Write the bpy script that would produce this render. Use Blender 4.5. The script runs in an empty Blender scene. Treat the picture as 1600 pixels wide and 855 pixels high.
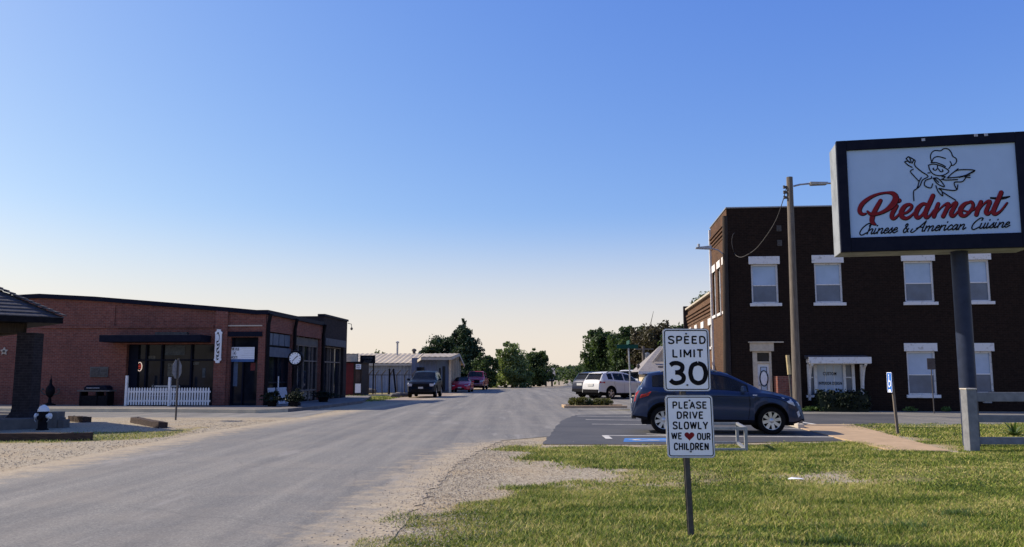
import bpy, bmesh, math, random
import numpy as np
from mathutils import Vector, Matrix
R = math.radians
random.seed(7); rng = np.random.default_rng(7)
SC = bpy.context.scene
COL = SC.collection

# ---------------------------------------------------------------- camera
FPX, CXP, CYP, HORY, EYE = 1300.0, 800.0, 427.5, 586.0, 1.5
PITCH = math.atan((HORY - CYP) / FPX)
cd = bpy.data.cameras.new('camera'); cam = bpy.data.objects.new('camera', cd); COL.objects.link(cam)
cd.sensor_fit = 'HORIZONTAL'; cd.sensor_width = 36.0; cd.lens = 36.0 * FPX / 1600.0
cd.clip_start = 0.05; cd.clip_end = 8000
cam.location = (0, 0, EYE); cam.rotation_euler = (math.pi / 2 + PITCH, 0, 0)
SC.camera = cam

# ---------------------------------------------------------------- sky, sun, exposure
SUN_EL, SUN_PHI = R(37), R(17)            # elevation; angle of the sun ahead of due left
wd = bpy.data.worlds.new('World'); SC.world = wd; wd.use_nodes = True
nt = wd.node_tree; nt.nodes.clear()
sky = nt.nodes.new('ShaderNodeTexSky'); sky.sky_type = 'NISHITA'; sky.sun_disc = False
sky.sun_elevation = SUN_EL; sky.sun_rotation = -(math.pi / 2 - SUN_PHI)
sky.altitude = 0; sky.air_density = 1.0; sky.dust_density = 0.9; sky.ozone_density = 2.0
bg = nt.nodes.new('ShaderNodeBackground'); bg.inputs['Strength'].default_value = 0.072
wo = nt.nodes.new('ShaderNodeOutputWorld')
SKS = 0.085                                 # camera-like colour response of the clear sky, per channel
_sp = nt.nodes.new('ShaderNodeSeparateColor'); _cb = nt.nodes.new('ShaderNodeCombineColor'); nt.links.new(sky.outputs[0], _sp.inputs[0])
for _i, (_g, _p) in enumerate(((1.84, 1.22), (1.47, 0.98), (1.20, 0.40))):
    _a = nt.nodes.new('ShaderNodeMath'); _a.operation = 'MULTIPLY'; _a.inputs[1].default_value = SKS; nt.links.new(_sp.outputs[_i], _a.inputs[0])
    _b = nt.nodes.new('ShaderNodeMath'); _b.operation = 'POWER'; _b.inputs[1].default_value = _p; nt.links.new(_a.outputs[0], _b.inputs[0])
    _c2 = nt.nodes.new('ShaderNodeMath'); _c2.operation = 'MULTIPLY'; _c2.inputs[1].default_value = _g / SKS; nt.links.new(_b.outputs[0], _c2.inputs[0])
    nt.links.new(_c2.outputs[0], _cb.inputs[_i])
_tc = nt.nodes.new('ShaderNodeTexCoord'); _sz = nt.nodes.new('ShaderNodeSeparateXYZ'); nt.links.new(_tc.outputs['Generated'], _sz.inputs[0])
_rp = nt.nodes.new('ShaderNodeValToRGB'); _rp.color_ramp.interpolation = 'EASE'; _e = _rp.color_ramp.elements
_e[0].position = 0.0; _e[0].color = (0.85, 0.85, 0.85, 1); _e[1].position = 0.20; _e[1].color = (0, 0, 0, 1); nt.links.new(_sz.outputs[2], _rp.inputs[0])
_mx = nt.nodes.new('ShaderNodeMix'); _mx.data_type = 'RGBA'; nt.links.new(_rp.outputs[0], _mx.inputs[0]); nt.links.new(_cb.outputs[0], _mx.inputs[6])
_mx.inputs[7].default_value = (0.93 / SKS, 0.82 / SKS, 0.66 / SKS, 1)      # low haze over the plain
nt.links.new(_mx.outputs[2], bg.inputs[0]); nt.links.new(bg.outputs[0], wo.inputs[0])
sd = bpy.data.lights.new('sun', 'SUN'); sd.energy = 5.0; sd.angle = R(0.55); sd.color = (1.0, 0.90, 0.76)
sun = bpy.data.objects.new('sun', sd); COL.objects.link(sun)
SUNV = Vector((-math.cos(SUN_PHI) * math.cos(SUN_EL), math.sin(SUN_PHI) * math.cos(SUN_EL), math.sin(SUN_EL)))
sun.rotation_euler = SUNV.to_track_quat('Z', 'Y').to_euler(); sun.location = (-30, 20, 40)
vs = SC.view_settings; vs.view_transform = 'Standard'; vs.look = 'None'; vs.gamma = 1.0
vs.use_curve_mapping = False; vs.exposure = 0.24
SC.cycles.max_bounces = 6; SC.cycles.use_denoising = True

# ---------------------------------------------------------------- geometry helpers
_s, _c = math.sin(PITCH), math.cos(PITCH)
def ray(px, py):
    u = (px - CXP) / FPX; v = (CYP - py) / FPX
    return Vector((u, _c - v * _s, _s + v * _c))
def G(px, py, z=0.0):                       # ground point seen at a photo pixel
    d = ray(px, py); t = (z - EYE) / d.z
    return Vector((d.x * t, d.y * t, z))
def P(px, py, D):                           # point at distance D (along +Y) seen at a photo pixel
    d = ray(px, py); t = D / d.y
    return Vector((d.x * t, D, EYE + d.z * t))
class Frame:                                # a vertical building frame: x to the right, y away, z up
    def __init__(s, x, y, yaw):
        s.o = Vector((x, y, 0)); s.yaw = yaw
        s.ex = Vector((math.cos(yaw), math.sin(yaw), 0)); s.ey = Vector((-math.sin(yaw), math.cos(yaw), 0))
    def loc(s, p): q = p - s.o; return Vector((q.dot(s.ex), q.dot(s.ey), p.z))
    def onx(s, px, py, ly=0.0):             # -> (local x, z) on the plane local y = ly
        d = ray(px, py); e = Vector((0, 0, EYE)) - s.o
        t = (ly - e.dot(s.ey)) / d.dot(s.ey); q = e + d * t
        return q.dot(s.ex), EYE + d.z * t
    def ony(s, px, py, lx=0.0):             # -> (local y, z) on the plane local x = lx
        d = ray(px, py); e = Vector((0, 0, EYE)) - s.o
        t = (lx - e.dot(s.ex)) / d.dot(s.ex); q = e + d * t
        return q.dot(s.ey), EYE + d.z * t

class MB:
    def __init__(s): s.v = []; s.f = []; s.mi = []; s.cur = 0
    def add(s, vs_, fs):
        n = len(s.v); s.v += [tuple(v) for v in vs_]
        for f in fs: s.f.append([n + i for i in f]); s.mi.append(s.cur)
        return s
    def quad(s, a, b, c, d): return s.add([a, b, c, d], [(0, 1, 2, 3)])
    def poly(s, pts): return s.add(pts, [tuple(range(len(pts)))])
    def box(s, x0, y0, z0, x1, y1, z1):
        v = [(x0,y0,z0),(x1,y0,z0),(x1,y1,z0),(x0,y1,z0),(x0,y0,z1),(x1,y0,z1),(x1,y1,z1),(x0,y1,z1)]
        return s.add(v, [(0,3,2,1),(4,5,6,7),(0,1,5,4),(1,2,6,5),(2,3,7,6),(3,0,4,7)])
    def bar(s, p0, p1, w, h, up=(0,0,1)):   # a rectangular bar from p0 to p1
        p0 = Vector(p0); p1 = Vector(p1); d = (p1 - p0).normalized(); u = Vector(up)
        if abs(d.dot(u)) > 0.98: u = Vector((0, 1, 0))
        a = d.cross(u).normalized() * w / 2; b = a.cross(d).normalized() * h / 2
        v = [p0-a-b, p0+a-b, p0+a+b, p0-a+b, p1-a-b, p1+a-b, p1+a+b, p1-a+b]
        return s.add(v, [(0,3,2,1),(4,5,6,7),(0,1,5,4),(1,2,6,5),(2,3,7,6),(3,0,4,7)])
    def tube(s, pts, r, n=8, caps=True):
        pts = [Vector(p) for p in pts]; m = len(pts)
        rr = r if isinstance(r, (list, tuple)) else [r] * m
        base = len(s.v); vs_ = []; pa = None
        for i, p in enumerate(pts):
            d = (pts[min(i+1, m-1)] - pts[max(i-1, 0)]).normalized()
            if pa is None:
                u = Vector((0,0,1)) if abs(d.z) < 0.9 else Vector((1,0,0)); a = d.cross(u).normalized()
            else: a = (pa - d * pa.dot(d)).normalized()
            pa = a; b = d.cross(a)
            for k in range(n):
                t = 2 * math.pi * k / n; vs_.append(p + (a * math.cos(t) + b * math.sin(t)) * rr[i])
        fs = []
        for i in range(m - 1):
            for k in range(n):
                k2 = (k + 1) % n; fs.append((i*n+k, i*n+k2, (i+1)*n+k2, (i+1)*n+k))
        if caps: fs.append(tuple(range(n-1, -1, -1))); fs.append(tuple((m-1)*n + k for k in range(n)))
        return s.add(vs_, fs)
    def lathe(s, prof, n=24, c=(0,0,0), axis='z', caps=True):   # prof: (radius, height)
        vs_ = []
        for r_, h_ in prof:
            for k in range(n):
                t = 2*math.pi*k/n; x, y = r_*math.cos(t), r_*math.sin(t)
                if axis == 'z': q = (x, y, h_)
                elif axis == 'y': q = (x, h_, y)
                else: q = (h_, x, y)
                vs_.append((q[0]+c[0], q[1]+c[1], q[2]+c[2]))
        fs = []
        for i in range(len(prof)-1):
            for k in range(n):
                k2 = (k+1) % n; fs.append((i*n+k, i*n+k2, (i+1)*n+k2, (i+1)*n+k))
        if caps and prof[0][0] > 1e-5: fs.append(tuple(range(n-1,-1,-1)))
        if caps and prof[-1][0] > 1e-5: fs.append(tuple((len(prof)-1)*n + k for k in range(n)))
        return s.add(vs_, fs)
    def prism(s, pts, y0, y1):              # polygon in (x,z) extruded along y
        n = len(pts)
        v = [(p[0], y0, p[1]) for p in pts] + [(p[0], y1, p[1]) for p in pts]
        return s.add(v, [tuple(range(n)), tuple(range(2*n-1, n-1, -1))] + [(i, i+n, (i+1) % n + n, (i+1) % n) for i in range(n)])
    def slab(s, pts, z0, z1):               # polygon in (x,y) extruded along z
        n = len(pts)
        v = [(p[0], p[1], z0) for p in pts] + [(p[0], p[1], z1) for p in pts]
        return s.add(v, [tuple(range(n-1,-1,-1)), tuple(range(n, 2*n))] + [(i, (i+1) % n, (i+1) % n + n, i+n) for i in range(n)])
    def build(s, name, mats, parent=None, smooth=False, bevel=0.0, fix=True, ang=35):
        me = bpy.data.meshes.new(name); me.from_pydata(s.v, [], s.f)
        mats = mats if isinstance(mats, (list, tuple)) else [mats]
        for m in mats: me.materials.append(m)
        if len(mats) > 1: me.polygons.foreach_set('material_index', s.mi)
        if fix:
            b = bmesh.new(); b.from_mesh(me); bmesh.ops.recalc_face_normals(b, faces=b.faces); b.to_mesh(me); b.free()
        if smooth:
            me.polygons.foreach_set('use_smooth', [True] * len(me.polygons)); me.set_sharp_from_angle(angle=R(ang))
        me.update()
        o = bpy.data.objects.new(name, me); COL.objects.link(o)
        if parent is not None: o.parent = parent
        if bevel > 0:
            md = o.modifiers.new('bevel', 'BEVEL'); md.width = bevel; md.segments = 2; md.limit_method = 'ANGLE'; md.angle_limit = R(40)
        return o

def tag(o, label, cat, group=None, kind=None):
    o['label'] = label; o['category'] = cat
    if group: o['group'] = group
    if kind: o['kind'] = kind
    return o
def thing(name, label, cat, loc=(0,0,0), yaw=0.0, group=None, kind=None):
    o = bpy.data.objects.new(name, None); COL.objects.link(o); o.empty_display_size = 0.2
    o.location = loc; o.rotation_euler = (0, 0, yaw)
    return tag(o, label, cat, group, kind)
def dup(root, loc, yaw, label=None):
    def cp(o, par):
        c = o.copy(); COL.objects.link(c)
        if par is not None: c.parent = par
        for ch in list(o.children): cp(ch, c)
        return c
    r = cp(root, None); r.location = loc; r.rotation_euler = (0, 0, yaw)
    if label: r['label'] = label
    return r

# ---------------------------------------------------------------- materials
def newmat(name):
    m = bpy.data.materials.new(name); m.use_nodes = True; t = m.node_tree; t.nodes.clear()
    out = t.nodes.new('ShaderNodeOutputMaterial'); b = t.nodes.new('ShaderNodeBsdfPrincipled')
    t.links.new(b.outputs[0], out.inputs[0]); return m, t, b, out
def N(t, kind, **kw):
    n = t.nodes.new(kind)
    for k, v in kw.items():
        if k in n.inputs: n.inputs[k].default_value = v
        else: setattr(n, k, v)
    return n
def c4(c): return (c[0], c[1], c[2], 1.0)
def mix(t, fac, a, b, mode='MIX'):
    n = t.nodes.new('ShaderNodeMix'); n.data_type = 'RGBA'; n.blend_type = mode
    for sock, val in ((0, fac), (6, a), (7, b)):
        if hasattr(val, 'is_output'): t.links.new(val, n.inputs[sock])
        elif sock == 0: n.inputs[0].default_value = val
        else: n.inputs[sock].default_value = c4(val)
    return n.outputs[2]
def ramp(t, fac, stops):
    n = t.nodes.new('ShaderNodeValToRGB'); e = n.color_ramp.elements
    while len(e) < len(stops): e.new(0.5)
    for el, (p, c) in zip(e, stops):
        el.position = p; el.color = c4(c) if not isinstance(c, (int, float)) else (c, c, c, 1)
    t.links.new(fac, n.inputs[0]); return n.outputs[0]
def noise(t, vec, scale, detail=4, rough=0.55):
    n = N(t, 'ShaderNodeTexNoise', Scale=scale, Detail=detail, Roughness=rough)
    if vec is not None: t.links.new(vec, n.inputs['Vector'])
    return n.outputs['Fac']
def objco(t): return t.nodes.new('ShaderNodeTexCoord').outputs['Object']
def worldco(t): return t.nodes.new('ShaderNodeNewGeometry').outputs['Position']
def mapping(t, vec, scale=(1,1,1), rot=(0,0,0), loc=(0,0,0)):
    n = t.nodes.new('ShaderNodeMapping'); t.links.new(vec, n.inputs[0])
    n.inputs['Location'].default_value = loc; n.inputs['Rotation'].default_value = rot; n.inputs['Scale'].default_value = scale
    return n.outputs[0]
def bump(t, b, h, strength, dist=0.02):
    n = N(t, 'ShaderNodeBump', Strength=strength, Distance=dist); t.links.new(h, n.inputs['Height']); t.links.new(n.outputs[0], b.inputs['Normal'])
def pm(name, c1, c2=None, scale=6.0, rough=0.75, bmp=0.0, metal=0.0, spec=0.18, lo=0.35, hi=0.65, coat=0.0, stretch=(1,1,1)):
    m, t, b, o = newmat(name); b.inputs['Roughness'].default_value = rough; b.inputs['Metallic'].default_value = metal
    b.inputs['Specular IOR Level'].default_value = spec; b.inputs['Coat Weight'].default_value = coat
    b.inputs['Coat Roughness'].default_value = 0.08
    if c2 is None: c2 = tuple(x * 0.72 for x in c1)
    co = mapping(t, objco(t), stretch)
    f = noise(t, co, scale, 5, 0.6)
    t.links.new(ramp(t, f, [(lo, c1), (hi, c2)]), b.inputs['Base Color'])
    if bmp: bump(t, b, noise(t, co, scale * 3.1, 4), bmp)
    return m
def brickmat(name, c1, c2, mortar, stain=(0.03, 0.025, 0.025), samt=0.5, rough=0.9):
    m, t, b, o = newmat(name); b.inputs['Roughness'].default_value = rough; b.inputs['Specular IOR Level'].default_value = 0.08
    sx = t.nodes.new('ShaderNodeSeparateXYZ'); t.links.new(objco(t), sx.inputs[0])
    ad = N(t, 'ShaderNodeMath', operation='ADD'); t.links.new(sx.outputs[0], ad.inputs[0]); t.links.new(sx.outputs[1], ad.inputs[1])
    cb = t.nodes.new('ShaderNodeCombineXYZ'); t.links.new(ad.outputs[0], cb.inputs[0]); t.links.new(sx.outputs[2], cb.inputs[1])
    br = N(t, 'ShaderNodeTexBrick', Scale=1.0); br.inputs['Brick Width'].default_value = 0.215; br.inputs['Row Height'].default_value = 0.075
    br.inputs['Mortar Size'].default_value = 0.009; br.inputs['Mortar Smooth'].default_value = 0.2
    br.inputs['Color1'].default_value = c4(c1); br.inputs['Color2'].default_value = c4(c2); br.inputs['Mortar'].default_value = c4(mortar)
    t.links.new(cb.outputs[0], br.inputs['Vector'])
    n1 = noise(t, objco(t), 0.6, 6, 0.65); f = ramp(t, n1, [(0.42, 0.0), (0.75, samt)])
    col = mix(t, f, br.outputs['Color'], stain)
    n2 = noise(t, objco(t), 7.0, 3); col = mix(t, 0.55, col, ramp(t, n2, [(0.3, (0.55,0.55,0.55)), (0.72, (1.25,1.2,1.15))]), 'MULTIPLY')
    n3 = noise(t, objco(t), 14.0, 2); col = mix(t, ramp(t, n3, [(0.66, 0.0), (0.74, 0.35)]), col, mortar)
    t.links.new(col, b.inputs['Base Color']); bump(t, b, br.outputs['Fac'], -0.4, 0.012)
    return m
def glassmat(name, c=(0.012, 0.014, 0.018), rough=0.04, spec=0.6):
    m, t, b, o = newmat(name); b.inputs['Roughness'].default_value = rough; b.inputs['Specular IOR Level'].default_value = spec
    f = noise(t, objco(t), 1.7, 3); t.links.new(ramp(t, f, [(0.35, c), (0.7, tuple(x * 2.2 + 0.004 for x in c))]), b.inputs['Base Color'])
    return m
def paint(name, c, metal=0.35, rough=0.32, coat=0.35, dirt_max=0.05, spec=0.22):
    m, t, b, o = newmat(name); b.inputs['Specular IOR Level'].default_value = spec; b.inputs['Roughness'].default_value = rough; b.inputs['Metallic'].default_value = metal
    b.inputs['Coat Weight'].default_value = coat; b.inputs['Coat Roughness'].default_value = 0.06
    f = noise(t, objco(t), 3.0, 6); dirt = ramp(t, f, [(0.5, 0.0), (0.85, dirt_max)])
    t.links.new(mix(t, dirt, c, (0.16, 0.14, 0.12)), b.inputs['Base Color'])
    t.links.new(ramp(t, f, [(0.3, rough), (0.8, min(1, rough + 0.22))]), b.inputs['Roughness'])
    return m
def leafmat(name, dark, midc, light, trans=0.3, clump=0.6):
    m = bpy.data.materials.new(name); m.use_nodes = True; t = m.node_tree; t.nodes.clear()
    out = t.nodes.new('ShaderNodeOutputMaterial'); g = t.nodes.new('ShaderNodeNewGeometry')
    f = noise(t, g.outputs['Position'], clump, 3)
    a = N(t, 'ShaderNodeMath', operation='MULTIPLY_ADD'); t.links.new(g.outputs['Random Per Island'], a.inputs[0]); a.inputs[1].default_value = 0.5
    s2 = N(t, 'ShaderNodeMath', operation='MULTIPLY_ADD'); t.links.new(f, s2.inputs[0]); s2.inputs[1].default_value = 1.4; s2.inputs[2].default_value = -0.45
    t.links.new(s2.outputs[0], a.inputs[2])
    col = ramp(t, a.outputs[0], [(0.1, dark), (0.5, midc), (0.9, light)])
    d = t.nodes.new('ShaderNodeBsdfPrincipled'); d.inputs['Roughness'].default_value = 0.6; d.inputs['Specular IOR Level'].default_value = 0.3
    tr = t.nodes.new('ShaderNodeBsdfTranslucent'); ms = t.nodes.new('ShaderNodeMixShader'); ms.inputs[0].default_value = trans
    t.links.new(col, d.inputs['Base Color']); t.links.new(mix(t, 1.0, col, (1.3, 1.35, 0.6), 'MULTIPLY'), tr.inputs[0])
    t.links.new(d.outputs[0], ms.inputs[1]); t.links.new(tr.outputs[0], ms.inputs[2]); t.links.new(ms.outputs[0], out.inputs[0])
    return m
def emitmat(name, c, s):
    m, t, b, o = newmat(name); b.inputs['Base Color'].default_value = c4(c); b.inputs['Emission Color'].default_value = c4(c); b.inputs['Emission Strength'].default_value = s
    return m

MT = {}
MT['brick_red'] = brickmat('red_brick', (0.25, 0.088, 0.064), (0.17, 0.064, 0.052), (0.22, 0.145, 0.125), samt=0.35)
MT['brick_brown'] = brickmat('brown_brick_shaded', (0.027, 0.0155, 0.011), (0.017, 0.0105, 0.008), (0.034, 0.025, 0.02), stain=(0.02,0.014,0.011), samt=0.6)  # facade brick, near black with the shade of that face in its colour
MT['brick_sunlit'] = brickmat('brown_brick_sunlit', (0.125, 0.066, 0.038), (0.085, 0.046, 0.029), (0.13, 0.095, 0.07), samt=0.4)  # same brick for the street side, sunlight painted in as a lighter tone
MT['brick_tan'] = brickmat('tan_brick', (0.165, 0.09, 0.052), (0.115, 0.062, 0.038), (0.16, 0.12, 0.09), samt=0.35)
MT['brick_dark'] = brickmat('sooty_brick', (0.042, 0.032, 0.034), (0.03, 0.025, 0.028), (0.05, 0.045, 0.045), samt=0.6)
MT['brick_pav'] = brickmat('charcoal_brick', (0.035, 0.03, 0.033), (0.024, 0.022, 0.026), (0.045, 0.042, 0.045), samt=0.5)
MT['white'] = pm('white_paint', (0.78, 0.77, 0.75), (0.62, 0.60, 0.57), 9, 0.6, lo=0.45, hi=0.8)
MT['white_worn'] = pm('worn_white_paint', (0.72, 0.70, 0.67), (0.40, 0.36, 0.32), 7, 0.7, 0.1, lo=0.55, hi=0.75)
MT['cream'] = pm('cream_paint', (0.62, 0.52, 0.38), (0.50, 0.41, 0.3), 6, 0.7)
MT['black'] = pm('black_paint', (0.006, 0.006, 0.009), (0.012, 0.012, 0.015), 8, 0.6, spec=.06)
MT['navy'] = pm('dark_blue_fascia', (0.007, 0.009, 0.020), (0.011, 0.013, 0.025), 5, 0.6, spec=.06)
MT['steel'] = pm('galvanized_steel', (0.42, 0.43, 0.44), (0.30, 0.30, 0.31), 14, 0.5, metal=0.6)
MT['steel_dark'] = pm('weathered_steel', (0.11, 0.105, 0.10), (0.07, 0.06, 0.055), 12, 0.65, metal=0.3)
MT['alum'] = pm('sign_aluminium', (0.34, 0.35, 0.36), (0.24, 0.25, 0.26), 20, 0.5, metal=0.3)
MT['signwhite'] = pm('sign_white', (0.86, 0.88, 0.89), (0.78, 0.80, 0.82), 7, 0.5, lo=0.4, hi=0.85)
MT['signblack'] = pm('sign_black', (0.005, 0.005, 0.007), (0.009, 0.009, 0.012), 20, 0.5, spec=.08)
MT['signred'] = pm('sign_red', (0.21, 0.007, 0.013), (0.17, 0.006, 0.011), 8, 0.45)
MT['signblue'] = pm('sign_blue', (0.02, 0.15, 0.52), (0.02, 0.12, 0.45), 8, 0.5)
MT['signgreen'] = pm('sign_green', (0.005, 0.07, 0.045), (0.005, 0.055, 0.04), 8, 0.5)
MT['signbrown'] = pm('sign_back_brown', (0.10, 0.08, 0.07), (0.07, 0.055, 0.05), 8, 0.6)
MT['panel'] = pm('sign_panel_sky_tint', (0.39, 0.53, 0.72), (0.35, 0.48, 0.66), 2.5, 0.35, lo=0.3, hi=0.8)  # white panel tinted blue, skylight put into the colour
MT['wood'] = pm('grey_wood', (0.20, 0.17, 0.14), (0.10, 0.085, 0.07), 7, 0.85, 0.3, stretch=(6, 6, 0.4))
MT['wood_dark'] = pm('dark_wood', (0.055, 0.042, 0.034), (0.03, 0.024, 0.02), 7, 0.85, 0.3, stretch=(6, 6, 0.4))
MT['wood_stair'] = pm('stair_wood', (0.30, 0.20, 0.14), (0.2, 0.13, 0.09), 7, 0.8, 0.2)
MT['tie'] = pm('old_railroad_tie', (0.085, 0.055, 0.042), (0.035, 0.026, 0.023), 6, 0.9, 0.5, stretch=(1, 5, 5))
MT['fencewood'] = pm('grey_fence_paint', (0.22, 0.225, 0.235), (0.155, 0.16, 0.17), 6, 0.75, 0.15)
MT['fencetop'] = pm('pale_fence_paint', (0.55, 0.50, 0.42), (0.42, 0.38, 0.32), 6, 0.7, 0.1)
MT['concrete'] = pm('pale_concrete', (0.52, 0.46, 0.37), (0.42, 0.37, 0.30), 3, 0.9, 0.2)
MT['concrete_tan'] = pm('tan_concrete', (0.47, 0.335, 0.205), (0.38, 0.27, 0.165), 2.2, 0.9, 0.2)
MT['concrete_dark'] = pm('shaded_concrete', (0.14, 0.13, 0.12), (0.10, 0.095, 0.09), 3, 0.9, 0.2)
MT['glass'] = glassmat('shop_glass', (0.006, 0.008, 0.013), 0.06, 0.16)
MT['carglass'] = glassmat('car_glass', (0.006, 0.007, 0.009), 0.05, 0.3)
_m = MT['carglass']; _t = _m.node_tree; _o = [n for n in _t.nodes if n.type == 'OUTPUT_MATERIAL'][0]; _b = [n for n in _t.nodes if n.type == 'BSDF_PRINCIPLED'][0]
_tr = _t.nodes.new('ShaderNodeBsdfTransparent'); _tr.inputs[0].default_value = (0.62, 0.68, 0.66, 1); _ms = _t.nodes.new('ShaderNodeMixShader'); _ms.inputs[0].default_value = 0.34   # tinted, half see-through
_t.links.new(_b.outputs[0], _ms.inputs[1]); _t.links.new(_tr.outputs[0], _ms.inputs[2]); _t.links.new(_ms.outputs[0], _o.inputs[0])
MT['blind'] = pm('blind_sky_reflection', (0.36, 0.47, 0.62), (0.29, 0.39, 0.52), 1.3, 0.12, spec=0.6)  # white blinds behind glass, the blue sky reflection is in the colour
MT['screen'] = pm('window_screen', (0.12, 0.15, 0.20), (0.085, 0.105, 0.14), 1.8, 0.25, spec=0.5)
MT['shingle'] = pm('roof_shingle', (0.075, 0.075, 0.085), (0.045, 0.045, 0.052), 9, 0.9, 0.5)
MT['shingle_grey'] = pm('grey_shingle', (0.27, 0.25, 0.24), (0.20, 0.185, 0.18), 5, 0.9, 0.3)
MT['leaf_dark'] = leafmat('dark_leaves', (0.014, 0.029, 0.013), (0.042, 0.075, 0.027), (0.115, 0.16, 0.055))
MT['leaf_cedar'] = leafmat('cedar_needles', (0.010, 0.022, 0.014), (0.028, 0.055, 0.028), (0.075, 0.115, 0.055), 0.15)
MT['leaf_light'] = leafmat('willow_leaves', (0.07, 0.10, 0.045), (0.15, 0.20, 0.09), (0.26, 0.32, 0.15), .45)
MT['leaf_brown'] = leafmat('dry_leaves', (0.03, 0.024, 0.014), (0.06, 0.05, 0.028), (0.10, 0.095, 0.045), 0.2)
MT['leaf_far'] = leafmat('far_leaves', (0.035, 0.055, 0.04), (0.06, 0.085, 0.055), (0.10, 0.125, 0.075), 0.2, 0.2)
MT['leaf_hedge'] = leafmat('hedge_leaves', (0.004, 0.008, 0.004), (0.008, 0.015, 0.006), (0.018, 0.03, 0.011), 0.1)
MT['leaf_shrub'] = leafmat('shrub_leaves', (0.03, 0.035, 0.012), (0.08, 0.085, 0.025), (0.17, 0.15, 0.05), 0.3, 2.5)
MT['leaf_weed'] = leafmat('weed_leaves', (0.03, 0.06, 0.015), (0.075, 0.13, 0.03), (0.14, 0.2, 0.06), 0.3)
MT['bark'] = pm('bark', (0.06, 0.045, 0.035), (0.03, 0.024, 0.02), 5, 0.9, 0.5)
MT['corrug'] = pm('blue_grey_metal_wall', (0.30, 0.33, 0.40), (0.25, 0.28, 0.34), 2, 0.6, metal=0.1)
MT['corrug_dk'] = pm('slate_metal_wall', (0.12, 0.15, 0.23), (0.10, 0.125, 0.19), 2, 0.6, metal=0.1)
MT['metalroof'] = pm('tan_metal_roof', (0.50, 0.42, 0.30), (0.40, 0.33, 0.235), 1.4, 0.6, metal=0.1)
MT['redshed'] = pm('maroon_wall', (0.13, 0.022, 0.024), (0.10, 0.018, 0.02), 3, 0.7)
MT['rubber'] = pm('tyre_rubber', (0.008, 0.008, 0.009), (0.014, 0.013, 0.012), 9, 0.9, spec=.06)
MT['rim'] = pm('alloy_rim', (0.55, 0.56, 0.58), (0.45, 0.46, 0.48), 9, 0.3, metal=0.8)
MT['plastic'] = pm('black_plastic', (0.007, 0.007, 0.009), (0.012, 0.012, 0.014), 9, 0.65, spec=.08)
MT['redlamp'] = pm('red_lamp', (0.45, 0.012, 0.010), (0.30, 0.01, 0.01), 9, 0.12, spec=0.7)
MT['lens'] = pm('clear_lens', (0.62, 0.64, 0.68), (0.35, 0.36, 0.40), 14, 0.1, spec=0.8)
MT['plate'] = pm('licence_plate', (0.62, 0.62, 0.58), (0.5, 0.5, 0.46), 30, 0.5)
MT['chrome'] = pm('chrome', (0.65, 0.66, 0.68), (0.55, 0.56, 0.58), 9, 0.15, metal=1.0)

# ---------------------------------------------------------------- writing
SANS = {'S': (.72, [[(.66,.80),(.58,.93),(.36,.97),(.12,.90),(.08,.72),(.2,.58),(.5,.46),(.64,.32),(.62,.12),(.38,.03),(.14,.06),(.04,.22)]]), 'P': (.7, [[(.08,0),(.08,1)],[(.08,.95),(.42,.95),(.60,.86),(.62,.70),(.55,.52),(.38,.46),(.08,.46)]]),
 'E': (.66, [[(.08,0),(.08,1)],[(.08,.95),(.6,.95)],[(.08,.52),(.52,.52)],[(.08,.05),(.6,.05)]]), 'D': (.74, [[(.08,0),(.08,1)],[(.08,.95),(.36,.95),(.58,.84),(.66,.6),(.66,.4),(.58,.16),(.36,.05),(.08,.05)]]),
 'L': (.6, [[(.08,1),(.08,0)],[(.08,.05),(.56,.05)]]), 'I': (.2, [[(.1,0),(.1,1)]]), 'M': (.86, [[(.08,0),(.08,1)],[(.08,.96),(.43,.25)],[(.43,.25),(.78,.96)],[(.78,1),(.78,0)]]), 'T': (.66, [[(.0,.95),(.66,.95)],[(.33,.95),(.33,0)]]),
 'R': (.72, [[(.08,0),(.08,1)],[(.08,.95),(.42,.95),(.60,.86),(.62,.70),(.55,.54),(.38,.48),(.08,.48)],[(.36,.47),(.66,0)]]), 'V': (.76, [[(.04,1),(.38,.03)],[(.38,.03),(.72,1)]]), 'O': (.76, [[(.38,.97),(.14,.88),(.07,.62),(.07,.38),(.14,.12),(.38,.03),(.62,.12),(.69,.38),(.69,.62),(.62,.88),(.38,.97)]]),
 'W': (1.0, [[(.04,1),(.27,.03)],[(.27,.03),(.5,.95)],[(.5,.95),(.73,.03)],[(.73,.03),(.96,1)]]), 'Y': (.74, [[(.03,1),(.37,.45)],[(.71,1),(.37,.45)],[(.37,.45),(.37,0)]]), 'C': (.72, [[(.66,.74),(.56,.92),(.38,.97),(.14,.88),(.07,.62),(.07,.38),(.14,.12),(.38,.03),(.56,.08),(.66,.26)]]),
 'H': (.74, [[(.08,0),(.08,1)],[(.66,0),(.66,1)],[(.08,.52),(.66,.52)]]), 'N': (.74, [[(.08,0),(.08,1)],[(.08,.97),(.66,.03)],[(.66,0),(.66,1)]]), 'U': (.74, [[(.08,1),(.08,.32),(.16,.1),(.37,.03),(.58,.1),(.66,.32),(.66,1)]]), 'A': (.78, [[(.04,0),(.39,.98)],[(.39,.98),(.74,0)],[(.17,.33),(.61,.33)]]),
 '3': (.74, [[(.06,.86),(.2,.95),(.42,.95),(.6,.85),(.6,.66),(.46,.55),(.28,.53)],[(.28,.53),(.5,.5),(.66,.34),(.62,.14),(.4,.05),(.2,.06),(.05,.18)]]), '0': (.8, [[(.40,.96),(.17,.86),(.07,.62),(.07,.38),(.17,.14),(.40,.04),(.63,.14),(.73,.38),(.73,.62),(.63,.86),(.40,.96)]])}
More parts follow.
